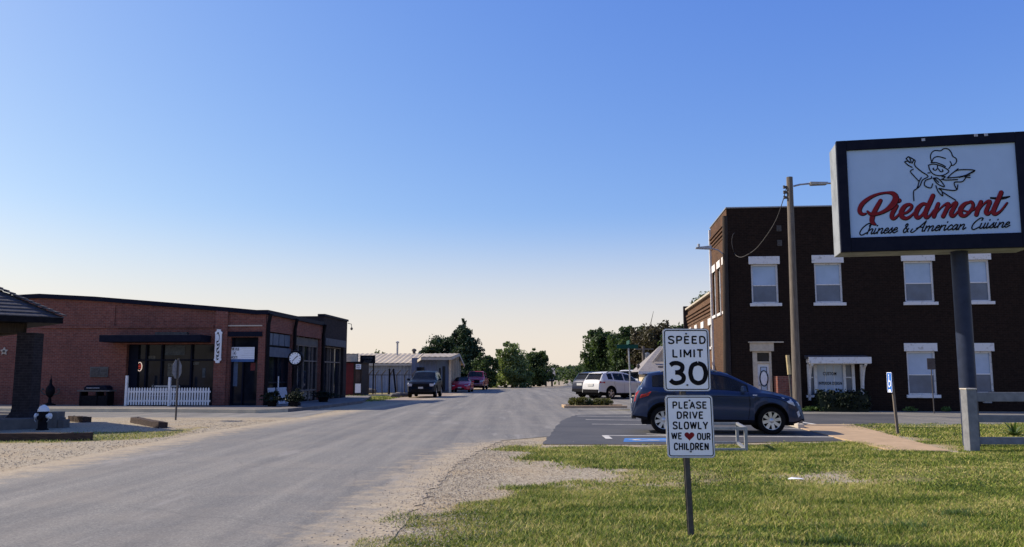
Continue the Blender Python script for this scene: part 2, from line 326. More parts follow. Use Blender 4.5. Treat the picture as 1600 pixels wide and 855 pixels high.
def sanstext(name, body, x0, x1, z0, z1, y, m, parent, wt=.15, gap=.22):
    tot = sum(SANS[c][0] for c in body)+gap*(len(body)-1); sx, sz = (x1-x0)/tot, z1-z0; x = 0.0; mb = MB(); k = 0
    for c in body:
        for st in SANS[c][1]:
            f = lambda u, v, d: (u, y-d, v)
            ribbon(mb, [(x0+(x+u)*sx, z0+v*sz, wt*sz) for u, v in st], f, k*.0001, smooth=len(st) > 4, k=4, cap=False, dd=.00001); k += 1
        x += SANS[c][0]+gap
    o = mb.build(name, m, parent, fix=False); return o
def textmesh(name, body, x0, x1, z0, z1, y, m, parent, bold=0.03, shear=0.0):
    cu = bpy.data.curves.new(name, 'FONT'); cu.body = body; cu.size = 1.0; cu.offset = bold; cu.shear = shear
    cu.resolution_u = 3; cu.space_character = 1.08
    o = bpy.data.objects.new(name, cu); COL.objects.link(o); bpy.context.view_layer.update()
    me = bpy.data.meshes.new_from_object(o.evaluated_get(bpy.context.evaluated_depsgraph_get()))
    bpy.data.objects.remove(o)
    co = np.array([v.co[:] for v in me.vertices]); mn = co.min(0); mx = co.max(0)
    out = np.zeros_like(co)
    out[:, 0] = x0 + (co[:, 0] - mn[0]) / (mx[0] - mn[0]) * (x1 - x0)
    out[:, 2] = z0 + (co[:, 1] - mn[1]) / (mx[1] - mn[1]) * (z1 - z0); out[:, 1] = y
    me.vertices.foreach_set('co', out.ravel()); me.materials.clear(); me.materials.append(m); me.update()
    o = bpy.data.objects.new(name, me); COL.objects.link(o); o.parent = parent
    return o
def crom(pts, k=5):                          # Catmull-Rom through rows of numbers
    p = np.array(pts, float)
    if len(p) < 3: return np.array([p[0] + (p[-1] - p[0]) * i / k for i in range(k + 1)])
    q = np.vstack([2*p[0]-p[1], p, 2*p[-1]-p[-2]]); out = []
    for i in range(1, len(q) - 2):
        for j in range(k):
            t = j / k; a, b, c, d = q[i-1], q[i], q[i+1], q[i+2]
            out.append(0.5*((2*b) + (c-a)*t + (2*a-5*b+4*c-d)*t*t + (3*b-a-3*c+d)*t**3))
    out.append(q[-2]); return np.array(out)
def ribbon(mb, pts, to3, d0=0.0, smooth=True, grow=0.0, k=5, cap=True, dd=0.00012):   # pts rows: (u, v, width); to3(u, v, depth) -> 3D
    a = crom(pts, k) if smooth else np.array(pts, float)
    n = len(a); tan = np.gradient(a[:, :2], axis=0); tan /= (np.linalg.norm(tan, axis=1, keepdims=True) + 1e-9)
    nor = np.stack([-tan[:, 1], tan[:, 0]], 1); w = (np.abs(a[:, 2:3]) + grow) / 2
    L_, R_ = a[:, :2] + nor * w, a[:, :2] - nor * w
    vs_ = []
    for i in range(n):
        d = d0 + i * dd; vs_ += [to3(L_[i, 0], L_[i, 1], d), to3(R_[i, 0], R_[i, 1], d)]
    fs = [(2*i, 2*i+1, 2*i+3, 2*i+2) for i in range(n-1)]
    mb.add(vs_, fs)
    for e, sg in ((0, -1), (n-1, 1)) if cap else ():         # rounded ends
        d = d0 + e * dd; c = a[e, :2]; v_ = []
        for j in range(7):
            t = -math.pi/2 + math.pi*j/6; q = c + (tan[e]*sg*math.cos(t) + nor[e]*math.sin(t)) * w[e]; v_.append(to3(q[0], q[1], d))
        mb.add(v_, [tuple(range(7))])
# ================================================================ SETTING: ground, roads, pavements
def inpoly(x, y, poly):
    ins = np.zeros(x.shape, bool); n = len(poly)
    for i in range(n):
        x1, y1 = poly[i]; x2, y2 = poly[(i+1) % n]
        c = ((y1 > y) != (y2 > y)) & (x < (x2-x1)*(y-y1)/(y2-y1+1e-12)+x1); ins ^= c
    return ins
def pdist(x, y, poly):
    d = np.full(x.shape, 1e9); n = len(poly)
    for i in range(n):
        ax, ay = poly[i]; bx, by = poly[(i+1) % n]; vx, vy = bx-ax, by-ay
        t = np.clip(((x-ax)*vx+(y-ay)*vy)/(vx*vx+vy*vy+1e-12), 0, 1)
        d = np.minimum(d, np.hypot(x-ax-t*vx, y-ay-t*vy))
    return d
def gnoise(x, y, f, seed):
    r_ = np.random.default_rng(seed); out = np.zeros_like(x)
    for k in range(6):
        a = r_.uniform(0, 2*np.pi); w = f*r_.uniform(0.6, 1.8); out += np.sin(x*np.cos(a)*w+y*np.sin(a)*w+r_.uniform(0, 6.28))
    return out/3.0
def soft(x, y, poly, w): # 1 inside, 0 outside, w metres of transition
    d = pdist(x, y, poly); s = np.where(inpoly(x, y, poly), d, -d); return np.clip(0.5 + s/(2*w), 0, 1)
def gp(*px): return [tuple(G(a, b)[:2]) for a, b in px]
LAWN = gp((781,699),(1040,697),(1330,691),(1392,705.5),(1484,706.5),(1332,664.5),(1700,660))+[(26,27),(26,-6),(-1.0,-6),(-1.0,6.4)]+gp((585,852),(625,832),(700,797),(790,768))+gp((900,760),(975,753),(990,746),(960,738),(880,727))
STRIP = gp((-60,679),(120,676),(245,673.5),(300,667),(330,666),(300,676),(230,686),(100,692),(-60,694))
STRIP2 = gp((548,619),(600,618),(640,622),(600,626),(545,629))
STRIP3 = gp((880,640),(1000,639),(1000,643),(890,643.5))
BARE = gp((985,738),(1330,735),(1420,752),(1250,764),(1010,760))
def grass_mask(x, y):
    m = soft(x, y, LAWN, 0.8); e = 1-np.abs(2*m-1); m = np.clip(m+e*(.30*gnoise(x, y*1.6, 2.4, 5)+.22*gnoise(x, y*1.5, 6, 6)), 0, 1); m = np.maximum(m, soft(x, y, STRIP, 0.35)*0.9); m = np.maximum(m, soft(x, y, STRIP2, 0.6)*0.8)
    m = np.maximum(m, soft(x, y, STRIP3, 0.25)*0.7)
    m = m * (1 - 0.42*soft(x, y, BARE, 0.7)*(1+.6*gnoise(x, y, 3, 8))); m = m-0.2*np.clip(gnoise(x, y*2.2, .55, 12)-.25, 0, 1)*(m > .5)
    far = np.clip((y-50)/25, 0, 1)*.85; far = far*np.clip((np.abs(x-(y*0.075-0.5))-9)/4, 0, 1)
    return np.clip(np.maximum(m, far), 0, 1)
def spaced(lo, hi, d, outer):
    a = list(np.arange(lo, hi+d/2, d)); st = d
    while a[-1] < outer: st *= 1.35; a.append(a[-1]+st)
    st = d
    while a[0] > -outer: st *= 1.35; a.insert(0, a[0]-st)
    return np.array(a)
gx = spaced(-26, 24, 0.25, 3500); gy = spaced(4, 62, 0.25, 3500)
XX, YY = np.meshgrid(gx, gy); nx, ny = len(gx), len(gy)
GM = grass_mask(XX, YY)
idx = np.arange(nx*ny).reshape(ny, nx)
F4 = np.stack([idx[:-1,:-1], idx[:-1,1:], idx[1:,1:], idx[1:,:-1]], -1).reshape(-1, 4)
def meshnp(name, V, F, m, attrs=None, k=4):
    me = bpy.data.meshes.new(name); V = np.asarray(V, np.float32); F = np.asarray(F, np.int32)
    me.vertices.add(len(V)); me.vertices.foreach_set('co', V.ravel())
    me.loops.add(F.size); me.loops.foreach_set('vertex_index', F.ravel())
    me.polygons.add(len(F)); me.polygons.foreach_set('loop_start', np.arange(len(F), dtype=np.int32)*k)
    me.polygons.foreach_set('loop_total', np.full(len(F), k, np.int32))
    for nme, arr in (attrs or {}).items():
        a = me.attributes.new(nme, 'FLOAT', 'POINT'); a.data.foreach_set('value', np.asarray(arr, np.float32).ravel())
    me.materials.append(m); me.update(calc_edges=True); me.validate()
    o = bpy.data.objects.new(name, me); COL.objects.link(o); return o
def attr(t, name): n = t.nodes.new('ShaderNodeAttribute'); n.attribute_name = name; return n.outputs['Fac']
def gravelcol(t, pos):
    v = N(t, 'ShaderNodeTexVoronoi', Scale=38.0); t.links.new(pos, v.inputs['Vector'])
    sep = t.nodes.new('ShaderNodeSeparateColor'); t.links.new(v.outputs['Color'], sep.inputs[0])
    c = ramp(t, sep.outputs[0], [(0.0, (0.19,0.155,0.105)), (0.5, (0.32,0.27,0.19)), (1.0, (0.46,0.40,0.295))])
    n = noise(t, pos, 0.7, 5, 0.6)
    c = mix(t, ramp(t, n, [(0.46, 0.0), (0.7, 0.6)]), c, (0.38, 0.285, 0.165))
    return c, v.outputs['Distance']
# ground: grass earth, gravel and dirt mixed by a mask of where grass grows
m, t, b, o_ = newmat('ground_soil'); b.inputs['Roughness'].default_value = 0.95; b.inputs['Specular IOR Level'].default_value = 0.15
pos = worldco(t); gc, gd = gravelcol(t, pos)
n1 = noise(t, pos, 2.2, 5, 0.65); n2 = noise(t, pos, 0.35, 4, 0.6); n3 = noise(t, pos, 18, 4, 0.7)
grs = ramp(t, n2, [(0.32, (0.07,0.09,0.022)), (0.52, (0.16,0.155,0.05)), (0.68, (0.34,0.27,0.13))])
grs = mix(t, 0.8, grs, ramp(t, n3, [(0.3, (0.45,0.45,0.42)), (0.7, (1.35,1.35,1.25))]), 'MULTIPLY')
grs = mix(t, ramp(t, attr(t, 'grass'), [(0.55, 0.75), (0.95, 0.0)]), grs, (0.34, 0.265, 0.13))
ma = N(t, 'ShaderNodeMath', operation='MULTIPLY_ADD'); t.links.new(n1, ma.inputs[0]); ma.inputs[1].default_value = 0.9
sb = N(t, 'ShaderNodeMath', operation='SUBTRACT'); t.links.new(attr(t, 'grass'), sb.inputs[0]); sb.inputs[1].default_value = 0.45
t.links.new(sb.outputs[0], ma.inputs[2])
t.links.new(mix(t, ramp(t, ma.outputs[0], [(0.42, 0.0), (0.6, 1.0)]), gc, grs), b.inputs['Base Color']); bump(t, b, n3, 0.5, 0.03)
tag(meshnp('ground', np.stack([XX.ravel(), YY.ravel(), np.zeros(XX.size)], 1), F4, m, {'grass': GM}), 'flat ground of gravel, dirt and thin dry grass around the roads', 'ground', kind='structure')

# roads: grids between two edge curves, dusty towards the edges
m, t, b, o_ = newmat('old_asphalt'); b.inputs['Roughness'].default_value = 0.88; b.inputs['Specular IOR Level'].default_value = 0.3
pos = worldco(t); gc, gd = gravelcol(t, pos)
na = noise(t, pos, 42, 4, 0.8); nb_ = noise(t, mapping(t, pos, (1.0, 0.035, 1), (0, 0, R(4))), 1.6, 4, 0.6); nc = noise(t, pos, 0.8, 5, 0.65)
asp = ramp(t, na, [(0.25, (0.075,0.075,0.072)), (0.5, (0.172,0.167,0.155)), (0.76, (0.31,0.295,0.265))])
asp = mix(t, 1.0, asp, ramp(t, nb_, [(0.30, (0.66,0.67,0.69)), (0.70, (1.28,1.24,1.15))]), 'MULTIPLY')
asp = mix(t, ramp(t, nc, [(0.45, 0.0), (0.8, 0.5)]), asp, (0.27, 0.235, 0.185))
npt = noise(t, mapping(t, pos, (1.0, 0.16, 1), (0, 0, R(4)), (3, 1, 0)), 1.1, 6, 0.7)
asp = mix(t, ramp(t, npt, [(0.57, 0.0), (0.66, 0.45)]), asp, (0.32, 0.30, 0.265))
nst = noise(t, mapping(t, pos, (1.0, 0.3, 1), (0, 0, R(4)), (9, 4, 0)), 0.9, 5, 0.7)
asp = mix(t, ramp(t, nst, [(0.62, 0.0), (0.72, 0.4)]), asp, (0.085, 0.085, 0.088))
nsc = noise(t, pos, 22, 2, 0.8); asp = mix(t, ramp(t, nsc, [(0.66, 0.0), (0.72, 0.5)]), asp, (0.36, 0.33, 0.28))
# hairline cracks
vc = N(t, 'ShaderNodeTexVoronoi', Scale=0.33, feature='DISTANCE_TO_EDGE'); vw = mapping(t, pos, (1.0, 0.55, 1))
nw = N(t, 'ShaderNodeTexNoise', Scale=1.5, Detail=4.0); t.links.new(pos, nw.inputs['Vector'])
t.links.new(mix(t, 0.22, vw, nw.outputs['Color'], 'ADD'), vc.inputs['Vector'])
asp = mix(t, ramp(t, vc.outputs['Distance'], [(0.0, 0.22), (0.006, 0.0)]), asp, (0.05, 0.05, 0.05))
ed = N(t, 'ShaderNodeMath', operation='MULTIPLY_ADD'); t.links.new(noise(t, pos, 3.0, 5, 0.7), ed.inputs[0]); ed.inputs[1].default_value = -1.7
e2 = N(t, 'ShaderNodeMath', operation='ADD'); t.links.new(attr(t, 'dust'), e2.inputs[0]); e2.inputs[1].default_value = 0.55; t.links.new(e2.outputs[0], ed.inputs[2])
asp = mix(t, ramp(t, ed.outputs[0], [(0.0, 0.0), (0.55, 1.0)]), asp, mix(t, 0.5, gc, (0.38, 0.305, 0.20)))
t.links.new(asp, b.inputs['Base Color']); bump(t, b, na, 0.35, 0.01)
MT['asphalt'] = m
m, t, b, o_ = newmat('new_asphalt'); b.inputs['Roughness'].default_value = 0.85; b.inputs['Specular IOR Level'].default_value = 0.3
pos = worldco(t); na = noise(t, pos, 55, 3, 0.7); nc = noise(t, pos, 0.5, 5, 0.6)
asp = ramp(t, na, [(0.3, (0.045,0.046,0.050)), (0.55, (0.066,0.067,0.071)), (0.75, (0.10,0.10,0.10))])
t.links.new(mix(t, ramp(t, nc, [(0.4, 0.0), (0.75, 0.55)]), asp, (0.125, 0.12, 0.115)), b.inputs['Base Color']); bump(t, b, na, 0.3, 0.01)
MT['asphalt_new'] = m

ROADL = [(-25,-9.5),(4,-9.4),(9,-8.8),(13,-7.95),(22,-8.05),(28,-7.6),(36,-6.9),(50,-5.7),(61,-4.7),(80,-3.9),(90,-3.5),(96,3.2),(100,4.9),(115,6.4),(330,23.5),(700,50)]
ROADR = [(-25,-1.9),(4,-1.28),(7.5,-1.15),(11,-1.05),(14,-0.95),(17,-0.62),(19.5,-0.2),(21,1.2),(28,1.9),(36,2.9),(45,4.0),(60,5.6),(100,9.6),(330,27.5),(700,56)]
def roadgrid(name, Lp, Rp, ys, z, m, nu=28, dust=(0.9, 0.9), wob=0.07, label='', cat='road'):
    L_ = np.interp(ys, *zip(*Lp)); R_ = np.interp(ys, *zip(*Rp))
    L_ = L_ + wob*(rng.random(len(ys))-.5)*2; R_ = R_ + wob*(rng.random(len(ys))-.5)*2
    u = np.linspace(0, 1, nu); X = L_[:, None]*(1-u)+R_[:, None]*u; Y = np.repeat(ys[:, None], nu, 1)
    dl = (X-L_[:, None]); dr = (R_[:, None]-X)
    d = np.maximum(np.clip(1-dl/dust[0], 0, 1), np.clip(1-dr/dust[1], 0, 1)*(np.clip((21-Y)/3, 0, 1) if name == 'road' else 1))
    ii = np.arange(len(ys)*nu).reshape(-1, nu); F = np.stack([ii[:-1,:-1], ii[:-1,1:], ii[1:,1:], ii[1:,:-1]], -1).reshape(-1, 4)
    return tag(meshnp(name, np.stack([X.ravel(), Y.ravel(), np.full(X.size, z)], 1), F, m, {'dust': d}), label, cat, kind='structure')
ys = np.concatenate([np.arange(-25, 4, 1.0), np.arange(4, 40, 0.2), np.arange(40, 110, 1.0), np.arange(110, 705, 10.0)])
roadgrid('road', ROADL, ROADR, ys, 0.008, MT['asphalt'], dust=(1.5, 1.5), label='long straight grey two-lane asphalt road running to the horizon', cat='road')
def sheet(name, pts, z, m, label, cat, dust=None):
    x0, x1 = min(p[0] for p in pts), max(p[0] for p in pts)
    mb = MB(); mb.poly([(p[0], p[1], z) for p in pts]); o = mb.build(name, m, fix=False)
    return tag(o, label, cat, kind='structure')
# cross street on the left, in front of the corner shop
csx = np.arange(-60, -7.0, 0.5)
yn = G(100, 653.5).y; yf = G(100, 641.0).y
def xgrid(name, xs, y0f, y1f, z, m, label, nv=12, dn=0.8):
    y0 = np.array([y0f(x) for x in xs])+0.12*(rng.random(len(xs))-.5); y1 = np.array([y1f(x) for x in xs])
    u = np.linspace(0, 1, nv); Y = y0[:, None]*(1-u)+y1[:, None]*u; X = np.repeat(xs[:, None], nv, 1)
    d = np.clip(1-(Y-y0[:, None])/dn, 0, 1)
    ii = np.arange(len(xs)*nv).reshape(-1, nv); F = np.stack([ii[:-1,:-1], ii[1:,:-1], ii[1:,1:], ii[:-1,1:]], -1).reshape(-1, 4)
    return tag(meshnp(name, np.stack([X.ravel(), Y.ravel(), np.full(X.size, z)], 1), F, m, {'dust': d}), label, 'road', kind='structure')
xgrid('side_street', csx, lambda x: yn, lambda x: yf+0.5, 0.004, MT['asphalt'], 'dusty asphalt side street passing the red brick corner shop')
# right: cross street in front of the brown brick building
xgrid('cross_street', np.arange(0.0, 90, 0.5), lambda x: 24.6-0.096*(x-8), lambda x: 35.6-0.096*(x-8), 0.004, MT['asphalt'], 'grey asphalt street along the foot of the brown brick building', dn=0.3)
# parking lot, new dark asphalt, with an uneven edge towards the road
LOT = gp((849,695),(853,688),(862,679),(868,670),(874,662),(880,656),(900,649),(1000,647.5),(1400,647),(1400,662),(1330,664),(1250,668),(1318,689.5),(1040,695))
LOTP = []
for i in range(len(LOT)):
    a, b2 = Vector(LOT[i]), Vector(LOT[(i+1) % len(LOT)]); n_ = max(1, int((b2-a).length/0.5)) if i < 7 else 1
    for k in range(n_):
        q = a.lerp(b2, k/n_); LOTP.append((q.x+(random.uniform(-.05,.05) if i < 7 else 0), q.y))
sheet('parking_lot', LOTP, 0.012, MT['asphalt_new'], 'dark asphalt parking lot with painted bays under the blue crossover', 'parking lot')
# the far part of the lot, older
tag(sheet('gravel_lot', gp((884,642),(1010,640),(1010,622),(960,616),(920,612),(905,606),(872,638)), 0.012, MT['asphalt'], 'worn asphalt apron under the parked white car', 'parking lot'), 'worn asphalt apron under the parked white car', 'parking lot', kind='structure')
# painted bay lines and the blue accessible bay
MT['roadpaint'] = pm('road_paint', (0.58, 0.56, 0.50), (0.20, 0.20, 0.20), 3.0, 0.8, lo=0.42, hi=0.8)
MT['bluepaint'] = pm('blue_road_paint', (0.06, 0.20, 0.50), (0.07, 0.12, 0.22), 2.5, 0.8, lo=0.42, hi=0.8)
mb = MB()
for (ax, ay, bx, by, w) in ((945,681.5,1316,684,.16),(925,663.5,1010,664.5,.12),(902,651.0,1010,651.5,.16),(915,656.5,1010,657.5,.14),(1010,679,1100,683,.12),(1195,668.5,1305,674,.12),(1250,660,1280,665,.16)):
    a, b2 = G(ax, ay), G(bx, by); d = (b2-a).normalized(); q = Vector((-d.y, d.x, 0))*w/2
    mb.poly([(p.x, p.y, 0.016) for p in (a-q, b2-q, b2+q, a+q)])
a, b2 = G(945,681.5), G(952,687); d = (b2-a).normalized(); q = Vector((-d.y, d.x, 0))*.08
mb.poly([(p.x, p.y, 0.020) for p in (a-q, b2-q, b2+q, a+q)])
tag(mb.build('bay_lines', MT['roadpaint'], fix=False), 'worn white parking bay lines painted on the dark asphalt', 'road marking', kind='structure')
mb = MB(); mb.poly([(p[0], p[1], 0.016) for p in gp((974,691.5),(976,686),(1043,685.5),(1046,691))])
tag(mb.build('accessible_bay_mark', MT['bluepaint'], fix=False), 'blue painted accessible parking mark beside the grass edge', 'road marking', kind='structure')
mb = MB()
def acc(u, v, d=0): # wheelchair figure laid on the bay
    c = G(1010, 688.6); return (c.x+u, c.y+v, 0.020+d)
ribbon(mb, [(-.35,.12,.09),(.0,.15,.09),(.18,-.05,.09),(.45,-.1,.09)], acc); ribbon(mb, [(-.1,.12,.08),(-.3,-.1,.08),(-.1,-.32,.08),(.22,-.25,.08)], acc, 0.003)
tag(mb.build('wheelchair_symbol', MT['roadpaint'], fix=False), 'worn white wheelchair symbol on the blue bay mark', 'road marking', kind='structure')
# concrete paths
mb = MB(); mb.slab(gp((1246,669.5),(1262,664.5),(1331,664.3),(1484,706.5),(1392,705.5),(1318,688)), -0.05, 0.03)
tag(mb.build('concrete_path', MT['concrete_tan'], bevel=0.008), 'tan concrete path crossing the lawn from the parking bays', 'path', kind='structure')
# left shop pavement with its kerb (rounded corner), 0.14 high
KERB = 0.14
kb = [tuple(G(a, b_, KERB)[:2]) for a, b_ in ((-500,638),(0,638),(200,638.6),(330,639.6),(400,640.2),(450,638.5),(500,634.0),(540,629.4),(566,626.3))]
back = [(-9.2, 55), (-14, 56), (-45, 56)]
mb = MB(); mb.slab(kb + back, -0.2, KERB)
tag(mb.build('pavement', pm('shade_toned_pavement', (0.20, 0.18, 0.16), (0.13, 0.12, 0.11), 2.2, 0.9, 0.2), bevel=0.015), 'raised concrete pavement and kerb around the red brick corner shop', 'pavement', kind='structure')  # slab darkened all over, the shop's shade put into its colour
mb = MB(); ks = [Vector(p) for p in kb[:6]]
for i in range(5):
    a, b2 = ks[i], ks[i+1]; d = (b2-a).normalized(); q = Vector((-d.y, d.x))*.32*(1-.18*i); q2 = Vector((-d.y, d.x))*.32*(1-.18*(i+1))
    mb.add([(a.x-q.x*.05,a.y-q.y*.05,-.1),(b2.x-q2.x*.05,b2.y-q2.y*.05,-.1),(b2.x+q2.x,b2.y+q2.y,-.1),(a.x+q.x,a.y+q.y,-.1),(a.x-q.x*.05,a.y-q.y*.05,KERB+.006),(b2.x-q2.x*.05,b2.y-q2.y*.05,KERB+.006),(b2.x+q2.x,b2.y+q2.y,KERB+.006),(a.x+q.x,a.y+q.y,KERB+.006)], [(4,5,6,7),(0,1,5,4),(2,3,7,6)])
tag(mb.build('kerb', pm('sunlit_toned_kerb', (0.66, 0.56, 0.38), (0.54, 0.46, 0.32), 3, 0.85, 0.1)), 'kerb stone coloured pale as if sunlit along the side street edge of the shop pavement', 'kerb', kind='structure')  # pale yellow tone paints the sunlit line along the kerb
# gravel shoulder under the cars far left
sheet('dirt_shoulder', [(-5.75,47),(-4.2,64),(-3.4,84),(-3.4,89),(-9.5,89),(-9.0,60),(-8.2,48)], 0.004, pm('shoulder_dirt', (0.33,0.26,0.19), (0.24,0.19,0.145), 0.8, 0.95, 0.3), 'tan dirt shoulder under the parked red cars', 'road shoulder')

# ---------------------------------------------------------------- grass blades and loose stones (uncountable)
m, t, b, o_ = newmat('grass_blade'); b.inputs['Roughness'].default_value = 0.6; b.inputs['Specular IOR Level'].default_value = 0.25
ge = t.nodes.new('ShaderNodeNewGeometry'); nn = noise(t, mapping(t, ge.outputs['Position'], (0.7, 1.6, 1)), 0.8, 5, 0.68)
mm = N(t, 'ShaderNodeMath', operation='MULTIPLY_ADD'); t.links.new(nn, mm.inputs[0]); mm.inputs[1].default_value = 2.3
m2 = N(t, 'ShaderNodeMath', operation='MULTIPLY_ADD'); t.links.new(ge.outputs['Random Per Island'], m2.inputs[0]); m2.inputs[1].default_value = 1.15; m2.inputs[2].default_value = -1.22
t.links.new(m2.outputs[0], mm.inputs[2])
gcol = ramp(t, mm.outputs[0], [(0.08, (0.03,0.065,0.009)), (0.40, (0.14,0.215,0.024)), (0.70, (0.34,0.385,0.052)), (0.98, (0.58,0.48,0.18))])
t.links.new(gcol, b.inputs['Base Color'])
tr = t.nodes.new('ShaderNodeBsdfTranslucent'); t.links.new(gcol, tr.inputs[0]); ms = t.nodes.new('ShaderNodeMixShader'); ms.inputs[0].default_value = 0.25
t.links.new(b.outputs[0], ms.inputs[1]); t.links.new(tr.outputs[0], ms.inputs[2]); t.links.new(ms.outputs[0], o_.inputs[0])
MT['grass'] = m
def blades(n_try, x0, x1, y0, y1, hgt, wid, seed, thr=0.35):
    r_ = np.random.default_rng(seed); x = r_.uniform(x0, x1, n_try); y = r_.uniform(y0, y1, n_try)
    vis = (np.abs(x) < y*0.66+1.5); x, y = x[vis], y[vis]
    den = grass_mask(x, y)+0.30*gnoise(x, y, 1.3, 3)+0.22*gnoise(x, y, 4.0, 4)+r_.normal(0, .16, len(x))-0.2
    k = (den > thr) & (grass_mask(x, y) > .22); x, y = x[k], y[k]; n = len(x)
    h = hgt*r_.uniform(0.5, 1.25, n)*(1+0.55*np.clip(gnoise(x, y, 1.1, 9), -0.8, 1)); a = r_.uniform(0, 2*np.pi, n); w = wid*r_.uniform(.6, 1.3, n)
    la = r_.uniform(0, 2*np.pi, n); ln = h*r_.uniform(0.3, 2.0, n)
    V = np.zeros((n, 3, 3)); V[:, 0, 0] = x-np.cos(a)*w/2; V[:, 0, 1] = y-np.sin(a)*w/2; V[:, 1, 0] = x+np.cos(a)*w/2; V[:, 1, 1] = y+np.sin(a)*w/2
    V[:, 2, 0] = x+np.cos(la)*ln; V[:, 2, 1] = y+np.sin(la)*ln; V[:, 2, 2] = h; V[:, :2, 2] = -0.004
    return V.reshape(-1, 3)
def weedy(k):                                  # coarser tufts scattered through the lawn
    r_ = np.random.default_rng(44); out = []
    for i in range(k):
        y0 = 7+9*r_.random()**1.4; x0 = r_.uniform(-.6, .62*y0)
        if grass_mask(np.array([x0]), np.array([y0]))[0] < .6: continue
        n = int(r_.integers(30, 110)); s_ = r_.uniform(.08, .3); a = r_.uniform(0, 6.28, n); x = x0+np.abs(r_.normal(0, s_, n))*np.cos(a)*1.5; y = y0+np.abs(r_.normal(0, s_, n))*np.sin(a)*.8
        h = r_.uniform(.03, .085, n); la = r_.uniform(0, 6.28, n); ln = h*r_.uniform(.4, 1.6, n); w = .005
        out.append(np.stack([np.stack([x-w*np.sin(la), y+w*np.cos(la), 0*x], 1), np.stack([x+w*np.sin(la), y-w*np.cos(la), 0*x], 1), np.stack([x+np.cos(la)*ln, y+np.sin(la)*ln, h], 1)], 1).reshape(-1, 3))
    return np.vstack(out)
Bv = np.vstack([blades(270000, -1.4, 9.5, 6.6, 11.5, .040, .0105, 11), blades(230000, -1, 14, 11.5, 19.5, .042, .016, 12), blades(100000, 0, 20, 19.5, 27, .045, .024, 13),
                blades(26000, -17, -6, 17.5, 26, .05, .02, 14), blades(16000, -13, -7.5, 44, 60, .07, .04, 15)] + [weedy(90)])
tag(meshnp('grass', Bv, np.arange(len(Bv)).reshape(-1, 3), MT['grass'], k=3), 'short yellow green grass of the lawn and verges', 'grass', kind='stuff')
def stones(n, fx, smin, smax, seed, zz=0.008):
    r_ = np.random.default_rng(seed); x, y = fx(r_, n); n = len(x); s = r_.uniform(smin, smax, n)**1.0
    o8 = np.array([(1,0,0),(0,1,0),(-1,0,0),(0,-1,0),(0,0,.8),(0,0,-.8)])
    V = o8[None]*s[:, None, None]*r_.uniform(.55, 1.3, (n, 6, 1)); a = r_.uniform(0, 6.28, n); ca, sa = np.cos(a)[:, None], np.sin(a)[:, None]
    X = V[..., 0]*ca-V[..., 1]*sa; Y = V[..., 0]*sa+V[..., 1]*ca
    W = np.stack([X+x[:, None], Y+y[:, None], V[..., 2]+zz+s[:, None]*.25], -1).reshape(-1, 3)
    f8 = np.array([(0,1,4),(1,2,4),(2,3,4),(3,0,4),(1,0,5),(2,1,5),(3,2,5),(0,3,5)])
    return W, (f8[None]+6*np.arange(n)[:, None, None]).reshape(-1, 3)
def fx_right(r_, n):
    y = 6.8+12.5*r_.random(n)**1.3; xr = np.interp(y, *zip(*ROADR)); return xr+r_.normal(0.28, 0.38, n), y
def fx_patch(r_, n):
    x = r_.uniform(-1.2, 3.2, n); y = r_.uniform(10.2, 15.5, n); k = grass_mask(x, y)+0.25*gnoise(x, y, 3, 4) < 0.45; k &= x > np.interp(y, *zip(*ROADR))-.1; return x[k], y[k]
def fx_left(r_, n):
    y = 10+18*r_.random(n); xl = np.interp(y, *zip(*ROADL)); x = xl-np.abs(r_.normal(0, 2.2, n))-.05; return x, y
S = [stones(6500, fx_right, .004, .012, 21), stones(3500, fx_patch, .004, .011, 22), stones(4500, fx_left, .004, .015, 23)]
off = 0; SV = []; SF = []
for v_, f_ in S: SV.append(v_); SF.append(f_+off); off += len(v_)
m, t, b, o_ = newmat('loose_stone'); b.inputs['Roughness'].default_value = 0.9; ge = t.nodes.new('ShaderNodeNewGeometry')
t.links.new(ramp(t, ge.outputs['Random Per Island'], [(0, (0.20,0.16,0.12)), (.5, (0.34,0.29,0.225)), (1, (0.50,0.44,0.36))]), b.inputs['Base Color'])
tag(meshnp('gravel', np.vstack(SV), np.vstack(SF), m, k=3), 'loose beige gravel stones along the road edges', 'gravel', kind='stuff')
# ================================================================ RIGHT: brown brick two-storey building
def wall_open(mb, x0, x1, z0, z1, ops, y0=0.0, depth=0.25):   # front skin with openings and their reveals, facing -y
    xs = sorted({x0, x1, *[o[0] for o in ops], *[o[1] for o in ops]}); zs = sorted({z0, z1, *[o[2] for o in ops], *[o[3] for o in ops]})
    xs = [x for x in xs if x0 <= x <= x1]; zs = [z for z in zs if z0 <= z <= z1]
    for i in range(len(xs)-1):
        for j in range(len(zs)-1):
            cx, cz = (xs[i]+xs[i+1])/2, (zs[j]+zs[j+1])/2
            if any(o[0] < cx < o[1] and o[2] < cz < o[3] for o in ops): continue
            mb.quad((xs[i],y0,zs[j]), (xs[i+1],y0,zs[j]), (xs[i+1],y0,zs[j+1]), (xs[i],y0,zs[j+1]))
    for a, b_, c, d in ops:
        y1 = y0+depth
        mb.quad((a,y0,c),(a,y0,d),(a,y1,d),(a,y1,c)); mb.quad((b_,y0,d),(b_,y0,c),(b_,y1,c),(b_,y1,d))
        mb.quad((a,y0,d),(b_,y0,d),(b_,y1,d),(a,y1,d)); mb.quad((b_,y0,c),(a,y0,c),(a,y1,c),(b_,y1,c))
def swap(mb, lx): # turn a wall drawn in (x,-y) into one on the plane x = lx facing -x: (x,y,z)->(lx+y, -x... )
    mb.v = [(lx+v[1], -v[0], v[2]) for v in mb.v]
q = G(1400, 642.5); BYAW = -R(5.5)
